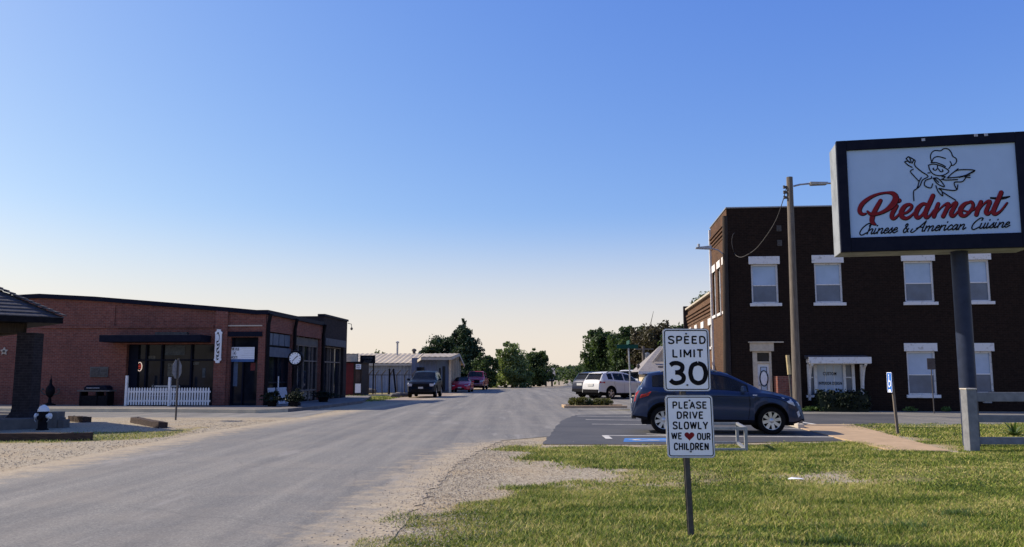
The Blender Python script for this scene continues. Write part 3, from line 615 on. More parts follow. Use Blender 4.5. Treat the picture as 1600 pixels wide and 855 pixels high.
FB0 = Frame(q.x, q.y, BYAW); lx0, _ = FB0.onx(1143, 560); o0 = FB0.o+FB0.ex*lx0
FB = Frame(o0.x, o0.y, BYAW)
BH = FB.onx(1140, 326)[1]; DEP = FB.ony(1112, 400)[0]; BW = 21.0
bld = thing('brick_building', 'brown brick two-storey building with white lintels and sash windows across the street', 'building', (o0.x, o0.y, 0), BYAW)
def wrect(x0, x1, y0, y1):   # photo box -> local x0,x1,zlow,zhigh on the facade
    a, zt = FB.onx((x0+x1)/2, y0); _, zb = FB.onx((x0+x1)/2, y1); xa, _ = FB.onx(x0, (y0+y1)/2); xb, _ = FB.onx(x1, (y0+y1)/2); return xa, xb, zb, zt
WINS = [wrect(1174,1216,413,474), wrect(1273,1316,411,473), wrect(1413,1459,408,472), wrect(1501,1547,406,471)]
dx_ = WINS[3][0]-WINS[2][0]
WINS += [tuple([w+2.4*dx_ for w in WINS[3][:2]]+list(WINS[3][2:])), tuple([w+3.4*dx_ for w in WINS[3][:2]]+list(WINS[3][2:]))]
LOWW = [wrect(1418,1463,549,617), wrect(1506,1552,549,615)]
LOWW += [tuple([w+2.4*dx_ for w in LOWW[1][:2]]+list(LOWW[1][2:]))]
DOOR = wrect(1177,1207,549,642); DOOR = (DOOR[0], DOOR[1], 0.12, DOOR[3])
BAY = wrect(1262,1336,566,612); BAY = (BAY[0], BAY[1], BAY[2]-0.15, BAY[3])
ops = WINS+LOWW+[DOOR, BAY]
mb = MB(); wall_open(mb, 0, BW, -0.2, BH, ops)
ms_ = MB(); sw = []                                 # street side windows
for yy in (1.15, 2.7, 4.25): sw.append((-yy-0.42, -yy+0.42, 4.35, 6.45))
wall_open(ms_, -DEP, 0, -0.2, BH, sw); swap(ms_, 0.0)
mb.add(ms_.v, ms_.f)
mb.quad((BW,0,-.2),(BW,DEP,-.2),(BW,DEP,BH),(BW,0,BH)); mb.quad((BW,DEP,-.2),(0,DEP,-.2),(0,DEP,BH),(BW,DEP,BH))
mb.quad((0.3,.3,BH-.5),(BW-.3,.3,BH-.5),(BW-.3,DEP,BH-.5),(0.3,DEP,BH-.5))
for a in (0.3,): mb.quad((0.3,.3,BH),(BW,.3,BH),(BW,.3,BH-.5),(.3,.3,BH-.5)); mb.quad((.3,DEP,BH),(.3,.3,BH),(.3,.3,BH-.5),(.3,DEP,BH-.5))
mb.quad((0,0,BH),(BW,0,BH),(BW,.3,BH),(0,.3,BH)); mb.quad((0,0,BH),(.3,.3,BH),(.3,DEP,BH),(0,DEP,BH))
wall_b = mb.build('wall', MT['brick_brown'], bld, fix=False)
# the street side carries a skin of the same brick, coloured lighter for its sunlight, with a corbelled head
mb = MB()
mt_ = MB(); wall_open(mt_, -DEP, -0.004, -0.1, BH-0.02, sw, y0=-0.025, depth=0.06); swap(mt_, 0.0); mb.add(mt_.v, mt_.f)
mb.build('sunlit_brick_skin', MT['brick_sunlit'], bld, fix=False)
mb = MB()
for k in range(4): mb.box(-0.05-0.03*k, 0.25, BH-1.15+0.16*k, -0.03, DEP-.2, BH-1.15+0.16*k+0.09)
mb.build('corbel', MT['brick_sunlit'], bld)
mb = MB(); mb.box(-0.06, -0.05, BH+0.002, BW+.1, 0.36, BH+0.06); mb.box(-0.06, 0.36, BH+0.002, 0.36, DEP+.1, BH+0.06)
mb.build('coping', MT['alum'], bld, bevel=0.01)
mb = MB(); mb.box(-0.12, DEP-.1, 0.2, 0.02-.05, DEP+.02, BH-.1); mb.build('downspout', MT['white_worn'], bld)
mb = MB(); mb.box(-0.13, -0.05, 0, -0.03, 0.06, BH-1.6); mb.build('corner_strip', MT['brick_dark'], bld)
def sash(parent, w, lint=True, side=None, sill=True):
    x0, x1, z0, z1 = w; f = 0.07; zm = z0+(z1-z0)*0.46; out = []
    mb = MB()
    mb.box(x0, 0.06, z0, x0+f, 0.18, z1); mb.box(x1-f, 0.06, z0, x1, 0.18, z1); mb.box(x0+f, 0.06, z1-f, x1-f, 0.18, z1)
    mb.box(x0+f, 0.06, z0, x1-f, 0.18, z0+f*.9); mb.box(x0+f, 0.09, zm-.025, x1-f, 0.17, zm+.025)
    up = MB(); up.box(x0+f, 0.13, zm+.025, x1-f, 0.16, z1-f); lo = MB(); lo.box(x0+f, 0.115, z0+f*.9, x1-f, 0.15, zm-.025)
    ln = MB(); ln.box(x0-.09, -0.05, z1, x1+.09, 0.10, z1+0.34); sl = MB(); sl.box(x0-.09, -0.09, z0-.13, x1+.11, 0.10, z0)
    L_ = [('window', mb, 'white_worn'), ('pane', up, 'blind'), ('screen', lo, 'screen')]
    if lint: L_.append(('lintel', ln, 'white_worn'))
    if sill: L_.append(('sill', sl, 'white_worn'))
    root = None
    for nme, b_, mm_ in L_:
        if side is not None: swap(b_, side)
        o = b_.build(nme, MT[mm_], parent if root is None else root, bevel=0.008 if nme in ('lintel', 'sill') else 0)
        if root is None: root = o
    return root
for w in WINS+LOWW: sash(bld, w)
for w in sw: sash(bld, w, side=0.0)
# pilaster of white blocks low on the street corner
mb = MB(); mb.box(-0.12, 0.25, 3.05, -0.03, 0.75, 3.5); mb.build('lintel_block', MT['white_worn'], bld)
# two vents high on the facade
for a, b_ in ((1217,357),(1218,380)):
    x, z = FB.onx(a, b_); mb = MB(); mb.box(x-.1, -.03, z-.13, x+.1, .02, z+.13)
    for k in range(4): mb.box(x-.09, -.045, z-.1+k*.06, x+.09, -.03, z-.07+k*.06)
    mb.build('wall_vent', MT['steel_dark'], bld)
# door: lintel, transom, frame, door leaf with an oval light
x0, x1, z0, z1 = DOOR
zt = FB.onx(1192, 560)[1]; zd = FB.onx(1192, 566)[1]
mb = MB(); mb.box(x0-.1, -.06, z1, x1+.1, .1, z1+.36); mb.build('door_lintel', MT['cream'], bld, bevel=.008)
zp = FB.onx(1195, 535)[1]; mb = MB(); mb.box(x0-.16, -.12, zp-.02, x1+.5, -.0, zp+.03); mb.build('drip_ledge', MT['cream'], bld)
mb = MB(); mb.box(x0, .02, z0, x0+.2, .2, z1); mb.box(x1-.09, .02, z0, x1, .2, z1); mb.box(x0+.2, .02, zd-.06, x1-.09, .2, zd+.03); mb.box(x0+.2, .02, z1-.06, x1-.09, .2, z1)
fr = mb.build('door_frame', MT['cream'], bld, bevel=.006)
mb = MB(); mb.box(x0+.2, .12, zd+.03, x1-.09, .16, z1-.06); mb.build('transom', MT['glass'], fr)
mb = MB(); mb.box(x0+.2, .10, z0, x1-.09, .16, zd-.06); dl = mb.build('door', MT['white'], bld, bevel=.006)
gx0, gx1, gz0, gz1 = x0+.33, x1-.2, z0+.75, zd-.2; cx, cz = (gx0+gx1)/2, (gz0+gz1)/2
mb = MB(); mb.box(gx0, .085, gz0, gx1, .10, gz1); mb.build('door_light', MT['blind'], dl)
mb = MB(); el = []
for k in range(20):
    a = 2*math.pi*k/20; el.append((cx+.17*math.cos(a), cz+.33*math.sin(a)))
for k in range(20):
    a, b_ = el[k], el[(k+1) % 20]; mb.bar((a[0], .08, a[1]), (b_[0], .08, b_[1]), .035, .035, up=(0,1,0))
mb.box(gx0, .075, gz0, gx0+.02, .085, gz1); mb.box(gx1-.02, .075, gz0, gx1, .085, gz1); mb.box(gx0, .075, gz1-.02, gx1, .085, gz1)
mb.build('oval_leading', MT['navy'], dl)
mb = MB(); mb.prism([(cx+.14*math.cos(2*math.pi*k/20), cz+.28*math.sin(2*math.pi*k/20)) for k in range(20)], .074, .082); mb.build('oval_glass', MT['white'], dl)
mb = MB(); mb.lathe([(.03,.0),(.03,.02),(.012,.03),(.012,.06),(.035,.07),(.03,.1),(0,.1)], 12, (x0+.28, 0, z0+.95), 'y'); mb.build('door_knob', MT['steel'], dl)
mb = MB(); mb.box(x0-.2, -1.1, 0, x1+.5, -.0, .12); mb.build('step', MT['concrete'], bld)
# low brick pier beside the door
px_, pz = FB.onx(1212, 588); mb = MB(); mb.box(x1+.05, -0.75, 0, x1+.62, -0.02, pz); mb.box(x1+.5, -0.8, 0, x1+.72, -0.55, pz-.1); mb.build('brick_pier', MT['brick_red'], bld, bevel=.01)
# shop window with a bracketed hood
x0, x1, z0, z1 = BAY
mb = MB()
xs_ = [x0, FB.onx(1272,590)[0], FB.onx(1277,590)[0], FB.onx(1318,590)[0], FB.onx(1322,590)[0], x1]
mb.box(x0, .0, z0, x0+.1, .16, z1); mb.box(xs_[1], .0, z0, xs_[2], .16, z1); mb.box(xs_[3], .0, z0, xs_[4], .16, z1); mb.box(x1-.12, .0, z0, x1, .16, z1)
mb.box(x0, .01, z1-.12, x1, .15, z1-.001); mb.box(x0-.1, -.1, z0-.1, x1+.1, .17, z0)
zm = (z0+z1)/2+.05
mb.box(x0+.1, .04, zm-.025, xs_[1], .12, zm+.025); mb.box(xs_[4], .04, zm-.025, x1-.12, .12, zm+.025)
sf = mb.build('shop_window', MT['white_worn'], bld, bevel=.006)
mb = MB(); mb.box(xs_[2], .10, z0, xs_[3], .12, z1-.12); mb.build('blind_pane', MT['blind'], sf)
for a, b_ in ((x0+.1, xs_[1]), (xs_[4], x1-.12)): mb = MB(); mb.box(a, .10, z0, b_, .12, z1-.12); mb.build('side_pane', MT['screen'], sf)
cxw = (xs_[2]+xs_[3])/2; hw = (xs_[3]-xs_[2])/2
mb = MB()
for k in (-.33, .33): mb.box(cxw+k*hw*1.0-.012, .085, z0, cxw+k*hw+.012, .10, z1-.12)
mb.build('glazing_bar', MT['white'], sf)
z_t = FB.onx(1297, 584)[1]; z_u = FB.onx(1297, 599)[1]
textmesh('window_lettering', 'CUSTOM', cxw-.38*hw*1.35, cxw+.38*hw*1.35, z_t-.07, z_t+.07, .082, MT['signblack'], sf, .02)
textmesh('window_lettering', 'INTERIOR DESIGN', cxw-.86*hw, cxw+.90*hw, z_u-.065, z_u+.065, .082, MT['signblack'], sf, .02)
zh = FB.onx(1300, 566)[1]; zhh = FB.onx(1300, 559)[1]; hx0, hx1 = FB.onx(1257,562)[0], FB.onx(1352,562)[0]
mb = MB(); mb.add([(hx0,-.75,zhh),(hx1,-.75,zhh),(hx1,0.0,zhh+.10),(hx0,0.0,zhh+.10),(hx0,-.75,zhh-.05),(hx1,-.75,zhh-.05),(hx1,0.0,zhh-.05),(hx0,0.0,zhh-.05)],
    [(0,1,2,3),(4,7,6,5),(0,4,5,1),(1,5,6,2),(2,6,7,3),(3,7,4,0)]); hood = mb.build('window_hood', MT['shingle'], bld)
mb = MB(); mb.box(hx0-.01, -.765, zh-.06, hx1+.01, -.752, zhh+.012); mb.box(hx0+.02, -.73, zh-.08, hx1-.02, -.64, zhh-.055)
for k in range(5): xk = hx0+.1+(hx1-hx0-.2)*k/4; mb.box(xk-.04, -.72, zh-.02, xk+.04, -.01, zhh-.055)
mb.build('hood_beam', MT['white_worn'], hood)
for sx in (hx0+.13, hx1-.2):
    mb = MB(); pts = [(-.68, zh-.1), (-.42, zh-.28), (-.2, zh-.75), (-.1, zh-1.35)]
    mb.tube([(sx, a, c) for a, c in crom([p for p in pts], 4)], .06, 6); mb.box(sx-.05, -.1, zh-1.6, sx+.05, -.0, zh-.1); mb.build('bracket', MT['white_worn'], hood)
# one-storey wing further down the street
WH = FB.ony(1095, 471, 0.0)[1]; DE2 = FB.ony(1075, 500)[0]
wing = thing('brick_wing', 'low tan brick building adjoining the brown two-storey block along the street', 'building', tuple(FB.o+FB.ey*(DEP+.02)), BYAW)
LW = DE2-DEP; wsw = []
for k in range(4): y_ = 1.2+k*(LW-2.4)/3; wsw.append((-y_-.45, -y_+.45, 2.9, 4.0))
mb = MB(); wall_open(mb, -LW, 0, -.1, WH, wsw); swap(mb, 0.0)
mb.quad((0,0,-.1),(10,0,-.1),(10,0,WH),(0,0,WH)); mb.quad((10,0,-.1),(10,LW,-.1),(10,LW,WH),(10,0,WH)); mb.quad((10,LW,-.1),(0,LW,-.1),(0,LW,WH),(10,LW,WH)); mb.quad((0,0,WH),(10,0,WH),(10,LW,WH),(0,LW,WH))
mb.build('wall', MT['brick_tan'], wing, fix=False)
mb = MB()
for k in range(4): mb.box(-0.04-0.03*k, 0.1, WH-1.0+0.18*k, -0.004, LW-.1, WH-1.0+0.18*k+0.1)
mb.build('corbel', MT['brick_tan'], wing)
mb = MB(); mb.box(-.16, -.0, WH+.002, .3, LW+.1, WH+.1); mb.build('coping', MT['concrete'], wing)
mb = MB(); mb.box(-.25, LW+.003, 0, .2, LW+.35, WH+.25); mb.build('end_pier', MT['brick_dark'], wing)
for w in wsw: sash(wing, w, side=0.0)
# timber outside stair on the street side
st = thing('outside_stair', 'weathered timber outside stair with lattice railing beside the sunlit brick wall', 'stair', tuple(FB.o+FB.ey*2.2-FB.ex*0.0), BYAW)
mb = MB()
for k in range(11): mb.box(-1.25, .2+k*.28, .17*k+.05, -.12, .2+k*.28+.3, .17*k+.17)
mb.bar((-1.2,.1,.05),(-1.2,3.4,2.0),.06,.25); mb.bar((-.2,.1,.05),(-.2,3.4,2.0),.06,.25); mb.build('treads', MT['wood_stair'], st)
mb = MB()
for k in range(6): y_ = .15+k*.64; z_ = .17*(y_-.2)/.28+.1; mb.box(-1.3, y_, 0, -1.2, y_+.1, z_+1.15)
mb.bar((-1.25,.1,1.2),(-1.25,3.5,3.25),.09,.1); mb.bar((-1.25,.1,.65),(-1.25,3.5,2.65),.05,.07)
for k in range(9):
    y_ = .2+k*.36; z_ = .17*(y_-.2)/.28+.15; mb.bar((-1.25,y_,z_),(-1.25,y_+.36,z_+1.15),.03,.05); mb.bar((-1.25,y_+.36,z_+.2),(-1.25,y_,z_+.95),.03,.05)
mb.build('railing', MT['wood_stair'], st)
# gas meter and box on the foot of the facade
mx, mz = FB.onx(1536, 632)
gm = thing('gas_meter', 'grey gas meter with pipes at the foot of the brown brick wall', 'meter', tuple(FB.o+FB.ex*mx-FB.ey*.3), BYAW)
mb = MB(); mb.box(-.1,-.08,.35,.2,.1,.7); mb.lathe([(.11,-.12),(.12,-.1),(.12,-.02)], 14, (.05,0,.53), 'y'); mb.build('meter_body', MT['alum'], gm, bevel=.02)
mb = MB(); mb.tube([(-.3,.1,0),(-.3,.1,.75),(-.05,.05,.75),(-.05,.05,.65)], .025); mb.tube([(.15,.05,.65),(.15,.05,.8),(.4,.1,.8),(.4,.25,.8)], .025); mb.build('meter_pipe', MT['steel_dark'], gm)

# ---------------------------------------------------------------- utility pole with lamp, dark pole, wire
def pole(name, label, p, h, r0, r1, m, cat='utility pole', lean=(0,0)):
    t = thing(name, label, cat, tuple(p)); mb = MB()
    k = 8; mb.tube([(lean[0]*i/k, lean[1]*i/k, -.2+(h+.2)*i/k) for i in range(k+1)], [r0+(r1-r0)*i/k for i in range(k+1)], 12); mb.build('pole', m, t, smooth=True); return t
D1 = 25.0
pt = P(1233.5, 277, D1); pb = P(1246, 640, D1)
up_ = pole('utility_pole', 'tall weathered wooden pole with street lamp arm behind the blue crossover', (pb.x, D1, 0), pt.z, .135, .095, MT['wood'], lean=(pt.x-pb.x, 0))
la = P(1240, 291, D1); l1 = P(1264, 287, D1); l2 = P(1293, 288, D1)
def rel(v, o): return tuple(Vector(v)-Vector(o))
ob = (pb.x, D1, 0)
mb = MB(); mb.tube([rel(la, ob), rel(P(1250, 288.5, D1), ob), rel(l1, ob), rel(P(1300, 286.5, D1), ob)], .028); arm = mb.build('lamp_arm', MT['steel'], up_, smooth=True)
mb = MB(); a, b_ = Vector(rel(l1, ob)), Vector(rel(l2, ob))
mb.add([a+Vector((0,-.12,.04)), a+Vector((0,.12,.04)), b_+Vector((0,.1,.06)), b_+Vector((0,-.1,.06)), a+Vector((.05,-.1,-.06)), a+Vector((.05,.1,-.06)), b_+Vector((-.03,.1,-.02)), b_+Vector((-.03,-.1,-.02))],
    [(0,1,2,3),(4,7,6,5),(0,4,5,1),(1,5,6,2),(2,6,7,3),(3,7,4,0)]); mb.build('lamp_head', MT['steel'], up_, bevel=.02)
mb = MB()
for k in range(3): z = pt.z-.35-.16*k; mb.box(pt.x-pb.x-.17, -.04, z, pt.x-pb.x-.08, .04, z+.07); mb.lathe([(.0,-.02),(.035,0),(.03,.05),(.035,.08),(0,.1)], 10, (pt.x-pb.x-.18, 0, z))
mb.build('insulator', MT['steel_dark'], up_)
D2 = 32.5; dt = P(1132.5, 338, D2); dbm = P(1136, 660, D2)
dp = pole('dark_pole', 'dark creosoted wooden pole with lamp arm before the sunlit brick side wall', (dbm.x, D2, 0), dt.z, .13, .10, MT['wood_dark'], lean=(dt.x-dbm.x, 0))
ob2 = (dbm.x, D2, 0)
mb = MB(); mb.tube([rel(P(1131,398,D2), ob2), rel(P(1122,391,D2), ob2), rel(P(1110,388,D2), ob2)], .025); mb.build('lamp_arm', MT['steel'], dp, smooth=True)
a, b_ = Vector(rel(P(1087,387.5,D2), ob2)), Vector(rel(P(1111,387.5,D2), ob2))
mb = MB(); mb.add([a+Vector((0,-.09,.02)), a+Vector((0,.09,.02)), b_+Vector((0,.1,.09)), b_+Vector((0,-.1,.09)), a+Vector((0,-.08,-.04)), a+Vector((0,.08,-.04)), b_+Vector((0,.1,-.06)), b_+Vector((0,-.1,-.06))],
    [(0,1,2,3),(4,7,6,5),(0,4,5,1),(1,5,6,2),(2,6,7,3),(3,7,4,0)]); mb.lathe([(.05,.0),(.05,.12),(.0,.13)], 10, (a.x+.12, a.y, a.z+.04)); mb.build('lamp_head', MT['steel'], dp, bevel=.01)
# service wire sagging from pole to wall corner
wpx = ((1229,293),(1222,318),(1212,345),(1198,368),(1182,388),(1168,398),(1157,402),(1149,398),(1145,388),(1143.5,376),(1145.5,366),(1148,364))
wp = [tuple(P(a, b_, D1+(FB.o.y-.12-D1)*min(1, k/7))) for k, (a, b_) in enumerate(wpx)]
mb = MB(); mb.tube(crom(wp, 5).tolist(), .014, 5)
tag(mb.build('service_wire', MT['steel_dark']), 'sagging service cable from the tall pole to the brick corner', 'cable')
# guy guard leaning by the pole
gt = P(1230.5, 555, 25.6); gb = P(1240, 640, 25.6)
gg = thing('guy_guard', 'leaning pole stub with pale yellow sleeve left of the utility pole', 'guy guard', (gb.x, 25.6, 0))
h_ = gt.z; mb = MB(); mb.tube([(0,0,-.1), ((gt.x-gb.x)*.72, 0, h_*.72)], .035); mb.build('stub', MT['steel_dark'], gg)
mb = MB(); mb.tube([((gt.x-gb.x)*.72, 0, h_*.72), (gt.x-gb.x, 0, h_)], .06); mb.build('sleeve', pm('pale_yellow_sleeve', (0.55,0.44,0.24), None, 8, .6), gg)

# ---------------------------------------------------------------- restaurant sign
SYAW = -R(11.5)
q = G(1517, 697); SX, SY = q.x+.02, q.y
FS = Frame(SX, SY, SYAW)
rs = thing('restaurant_sign', 'big white restaurant sign panel with red script lettering on a steel post', 'sign', (SX, SY, 0), SYAW)
yf_ = -0.44                                    # front plane of the box (local y)
xl = FS.onx(1310.5, 310, yf_)[0]; zt_ = FS.onx(1311, 222, yf_)[1]; zb_ = FS.onx(1311, 394, yf_)[1]
xr = xl+5.05
mb = MB(); mb.tube([(0,0,-.2),(0,0,zb_+.02)], .172, 28); mb.build('post', MT['navy'] if False else pm('post_paint', (0.026,0.036,0.068), (0.018,0.026,0.05), 4, 0.5), rs, smooth=True)
pan = [FS.onx(a, b_, yf_) for a, b_ in ((1323,237.6),(1586.4,221.4),(1594,361.9),(1328,374))]
x0, x1 = (pan[0][0]+pan[3][0])/2, (pan[1][0]+pan[2][0])/2; z0, z1 = (pan[2][1]+pan[3][1])/2, (pan[0][1]+pan[1][1])/2
xr = x1+(x0-xl)
mb = MB(); mb.box(xl, yf_+.02, zb_, xr, -yf_, zt_)
cab = mb.build('cabinet', pm('cabinet_weathered', (0.27,0.29,0.31), (0.15,0.16,0.17), 2.6, .7, .15, lo=.4, hi=.75), rs, bevel=.015)
mb = MB(); mb.box(xl-.01, yf_-.06, zb_-.01, x0, yf_+.06, zt_+.01); mb.box(x1, yf_-.06, zb_-.01, xr+.01, yf_+.06, zt_+.01); mb.box(x0, yf_-.06, zb_-.01, x1, yf_+.06, z0); mb.box(x0, yf_-.06, z1, x1, yf_+.06, zt_+.01)
mb.build('frame', MT['navy'], rs, bevel=.012)
for xx, zz in ((x0+1.55, z1+.12), (x1-.8, z1+.16), (x1-.6, z1+.16)): mb = MB(); mb.box(xx, yf_-.07, zz, xx+.07, yf_-.06, zz+.06); mb.build('fastener', MT['steel'], rs)
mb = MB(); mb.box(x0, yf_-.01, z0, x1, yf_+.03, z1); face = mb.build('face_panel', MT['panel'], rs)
def sgn(ox, oy, sc):                          # pixel of an enlarged crop -> point on the sign panel
    def f(u, v, d): x, z = FS.onx(ox+u/sc, oy+v/sc, yf_-.012-d); return (x, yf_-.012-d, z)
    return f
z1f = sgn(1320, 270, 8.14); Z2 = 1058
PIED = [
 [(262,518,22),(228,525,34),(196,508,46),(184,468,50),(215,400,52),(280,340,44),(360,292,34),(450,262,26),(540,250,26),(610,262,50),(645,310,72),(630,370,76),(585,425,66),(520,475,46),(440,512,36),(360,528,36),(312,515,34),(285,488,20)],
 [(452,352,44),(425,400,50),(385,470,54),(352,545,58),(342,610,56),(362,640,44),(388,655,18)],
 [(676,352,60),(690,350,50)],
 [(655,420,46),(630,465,50),(600,520,54),(596,565,48),(622,580,38),(660,555,26),(705,500,16)],
 [(705,512,22),(770,510,26),(830,465,32),(850,420,30),(815,400,34),(760,425,50),(718,490,60),(722,550,56),(775,578,40),(840,545,26),(900,480,14)],
 [(1045,402,32),(990,395,40),(930,450,56),(900,525,56),(925,570,44),(980,535,30),(1045,440,24)],
 [(1118,290,52),(1085,365,56),(1040,460,58),(1020,530,54),(1040,568,40),(1085,535,22),(1130,470,14)],
 [(Z2+128,392,42),(Z2+105,450,48),(Z2+72,552,50)],
 [(Z2+72,552,16),(Z2+150,455,16),(Z2+225,395,26),(Z2+258,395,42),(Z2+235,460,48),(Z2+190,550,50)],
 [(Z2+190,550,16),(Z2+255,455,16),(Z2+325,385,26),(Z2+358,385,44),(Z2+320,455,50),(Z2+290,520,52),(Z2+318,550,36),(Z2+372,500,20),(Z2+410,440,14)],
 [(Z2+530,372,26),(Z2+470,392,44),(Z2+415,455,60),(Z2+415,525,54),(Z2+470,545,36),(Z2+540,480,36),(Z2+572,410,38),(Z2+548,368,34),(Z2+520,372,26)],
 [(Z2+448,478,16),(Z2+510,492,18),(Z2+580,468,16),(Z2+620,430,14)],
 [(Z2+672,368,46),(Z2+640,440,50),(Z2+612,528,52)],
 [(Z2+612,525,16),(Z2+685,420,16),(Z2+750,362,28),(Z2+785,368,44),(Z2+755,440,50),(Z2+735,500,50),(Z2+765,522,34),(Z2+815,470,16)],
 [(Z2+928,250,54),(Z2+890,340,56),(Z2+845,440,58),(Z2+828,500,54),(Z2+862,522,38),(Z2+930,475,24),(Z2+1003,382,20)],
 [(Z2+795,316,14),(Z2+880,322,24),(Z2+960,316,24),(Z2+1032,298,10)]]
mb = MB()
for i, s_ in enumerate(PIED): ribbon(mb, [(a+5, b_+5, c) for a, b_, c in s_], z1f, .001+i*.0015*.1, grow=11)
mb.build('lettering_shadow', MT['signblack'], face, fix=False)
mb = MB()
for i, s_ in enumerate(PIED[:-1]): ribbon(mb, s_, z1f, .006+i*.0003)
mb.build('red_lettering', MT['signred'], face, fix=False)
GL = {'n': (.95, [[(0,0),(0,1)],[(0,.5),(.35,.97),(.58,.85),(.55,.15),(.72,0),(.95,.3)]]), 'h': (.95, [[(0,0),(.02,2)],[(0,.5),(.35,.97),(.58,.85),(.55,.15),(.72,0),(.95,.3)]]),
 'i': (.5, [[(0,1),(0,.15),(.15,0),(.45,.35)],[(.05,1.5),(.07,1.62)]]), 'e': (.68, [[(.0,.45),(.42,.62),(.42,.92),(.2,.98),(0,.6),(.02,.18),(.25,0),(.65,.32)]]),
 's': (.62, [[(-.12,.1),(.3,1.02),(.3,.75),(.42,.3),(.25,0),(-.02,.1)],[(.3,.05),(.6,.3)]]), 'm': (1.45, [[(0,0),(0,1)],[(0,.5),(.3,.97),(.5,.85),(.5,0)],[(.5,.5),(.8,.97),(1.02,.85),(1.0,.15),(1.15,0),(1.4,.3)]]),
 'r': (.6, [[(0,0),(0,1)],[(0,.5),(.25,.95),(.52,.95)]]), 'c': (.68, [[(.48,.8),(.28,1),(0,.6),(.02,.18),(.25,0),(.65,.32)]]),
 'a': (.9, [[(.52,.9),(.28,1),(0,.6),(0,.15),(.2,0),(.48,.45),(.56,1),(.53,.15),(.68,0),(.88,.3)]]), 'u': (.92, [[(0,1),(0,.2),(.2,0),(.5,.35)],[(.52,1),(.52,.15),(.68,0),(.9,.3)]]),
 'C': (1.1, [[(.95,1.55),(1.0,1.95),(.6,2.0),(.05,1.2),(-.05,.3),(.35,-.15),(1.0,.3)]]), 'A': (1.2, [[(-.65,.55),(-.75,.05),(-.35,-.05),(.25,.9),(.85,2)],[(.85,2),(.8,.6),(.9,0),(1.15,.15)],[(-.1,.65),(.3,.85),(.82,.75)]]),
 '&': (1.0, [[(.95,0),(.15,1.2),(.25,1.6),(.5,1.5),(.42,1.1),(0,.5),(.1,.02),(.45,0),(.85,.7)]])}
pf = sgn(0, 0, 1.0); mb = MB(); cnt = 0
for word, xa, xb in (('Chinese',1343,1405.5),('&',1411,1422),('American',1431,1512),('Cuisine',1518,1581)):
    adv = sum(GL[c][0] for c in word); xh = 8.0; sx = (xb-xa)/(adv+.35); x = 0
    for c in word:
        for s_ in GL[c][1]:
            pts = []
            for u, v in s_:
                X = xa+(x+u+.32*v)*sx; Y = 366.6-(X-1342)*.0502-v*xh; pts.append((X, Y, 2.0))
            ribbon(mb, pts, pf, .002+cnt*.0002); cnt += 1
        x += GL[c][0]
mb.build('black_lettering', MT['signblack'], face, fix=False)
zf3 = sgn(1390, 220, 8.547)
CHEF = [[(562,290),(546,215),(562,160),(610,130),(680,135),(725,106),(785,112),(825,160),(845,208),(890,240),(892,285),(855,325),(825,330)],[(808,278),(826,318),(792,372)],[(565,282),(592,230),(650,212),(745,236)],[(553,294),(620,292),(700,320),(745,345)],
 [(520,326),(590,312),(690,338),(770,382),(790,415),(720,460),(640,465),(575,438),(535,385),(520,326)],[(640,328),(636,372),(610,395),(580,378),(588,366)],[(652,375),(680,412),(712,408),(706,386)],[(512,430),(540,428)],
 [(202,286),(245,325),(300,355)],[(205,280),(240,272),(275,296)],[(220,240),(248,268),(275,290)],[(222,238),(258,215),(290,285)],[(262,218),(305,240),(342,268),(332,308),(350,348),(430,415),(515,475),(440,525),(408,600),(362,642)],[(325,252),(300,300)],
 [(316,380),(278,410),(330,475),(390,540)],[(424,492),(395,545),(375,615),(358,645),(325,668),(320,720),(325,800)],[(560,478),(556,502),(482,530),(468,598),(550,630),(576,576)],
 [(582,500),(640,575),(732,616),(700,555),(640,500),(585,498)],[(604,505),(655,555)],[(618,600),(650,680),(710,738),(695,670),(655,636),(760,655),(890,660),(868,592),(872,552),(972,546),(1025,482)],[(912,588),(905,650)],[(700,680),(780,732),(885,795)],
 [(770,498),(868,412),(965,386),(1140,396),(1050,448),(930,482),(770,498)],[(868,412),(915,374)],[(1140,396),(1000,470),(930,490)],[(1075,458),(1000,478)],[(1075,490),(1010,485)],[(692,515),(765,525),(908,518)],[(700,478),(745,480),(705,512)]]
mb = MB()
for i, s_ in enumerate(CHEF): ribbon(mb, [(a, b_, 15) for a, b_ in s_], zf3, .002+i*.0004, k=4)
mb.build('chef_emblem', MT['signblack'], face, fix=False)

# ---------------------------------------------------------------- speed limit sign on its post
DS = G(1083, 840).y
def onS(px, py): v = P(px, py, DS); return v.x, v.z
pb = G(1083, 841); ss = thing('speed_limit_sign', 'white SPEED LIMIT 30 sign above a please drive slowly sign on one post', 'sign', (pb.x, DS, 0))
def s_l(px, py): x, z = onS(px, py); return x-pb.x, z
def rrect(x0, x1, z0, z1, r, n=6, dx=0):
    pts = []
    for cx, cz, a0 in ((x1-r, z1-r, 0), (x0+r, z1-r, 90), (x0+r, z0+r, 180), (x1-r, z0+r, 270)):
        for k in range(n+1): a = R(a0+90*k/n); pts.append((cx+r*math.cos(a)+dx*((cz+r*math.sin(a))-z0)/(z1-z0), cz+r*math.sin(a)))
    return pts
def ringm(mb, x0, x1, z0, z1, r, w, y, dx=0):
    a = rrect(x0, x1, z0, z1, r, dx=dx); b_ = rrect(x0+w, x1-w, z0+w, z1-w, max(r-w, .004), dx=dx); n = len(a)
    mb.add([(p[0], y, p[1]) for p in a]+[(p[0], y, p[1]) for p in b_], [(i, (i+1) % n, n+(i+1) % n, n+i) for i in range(n)])
tx, tz = s_l(1072, 512)
mb = MB()                                      # U-channel post
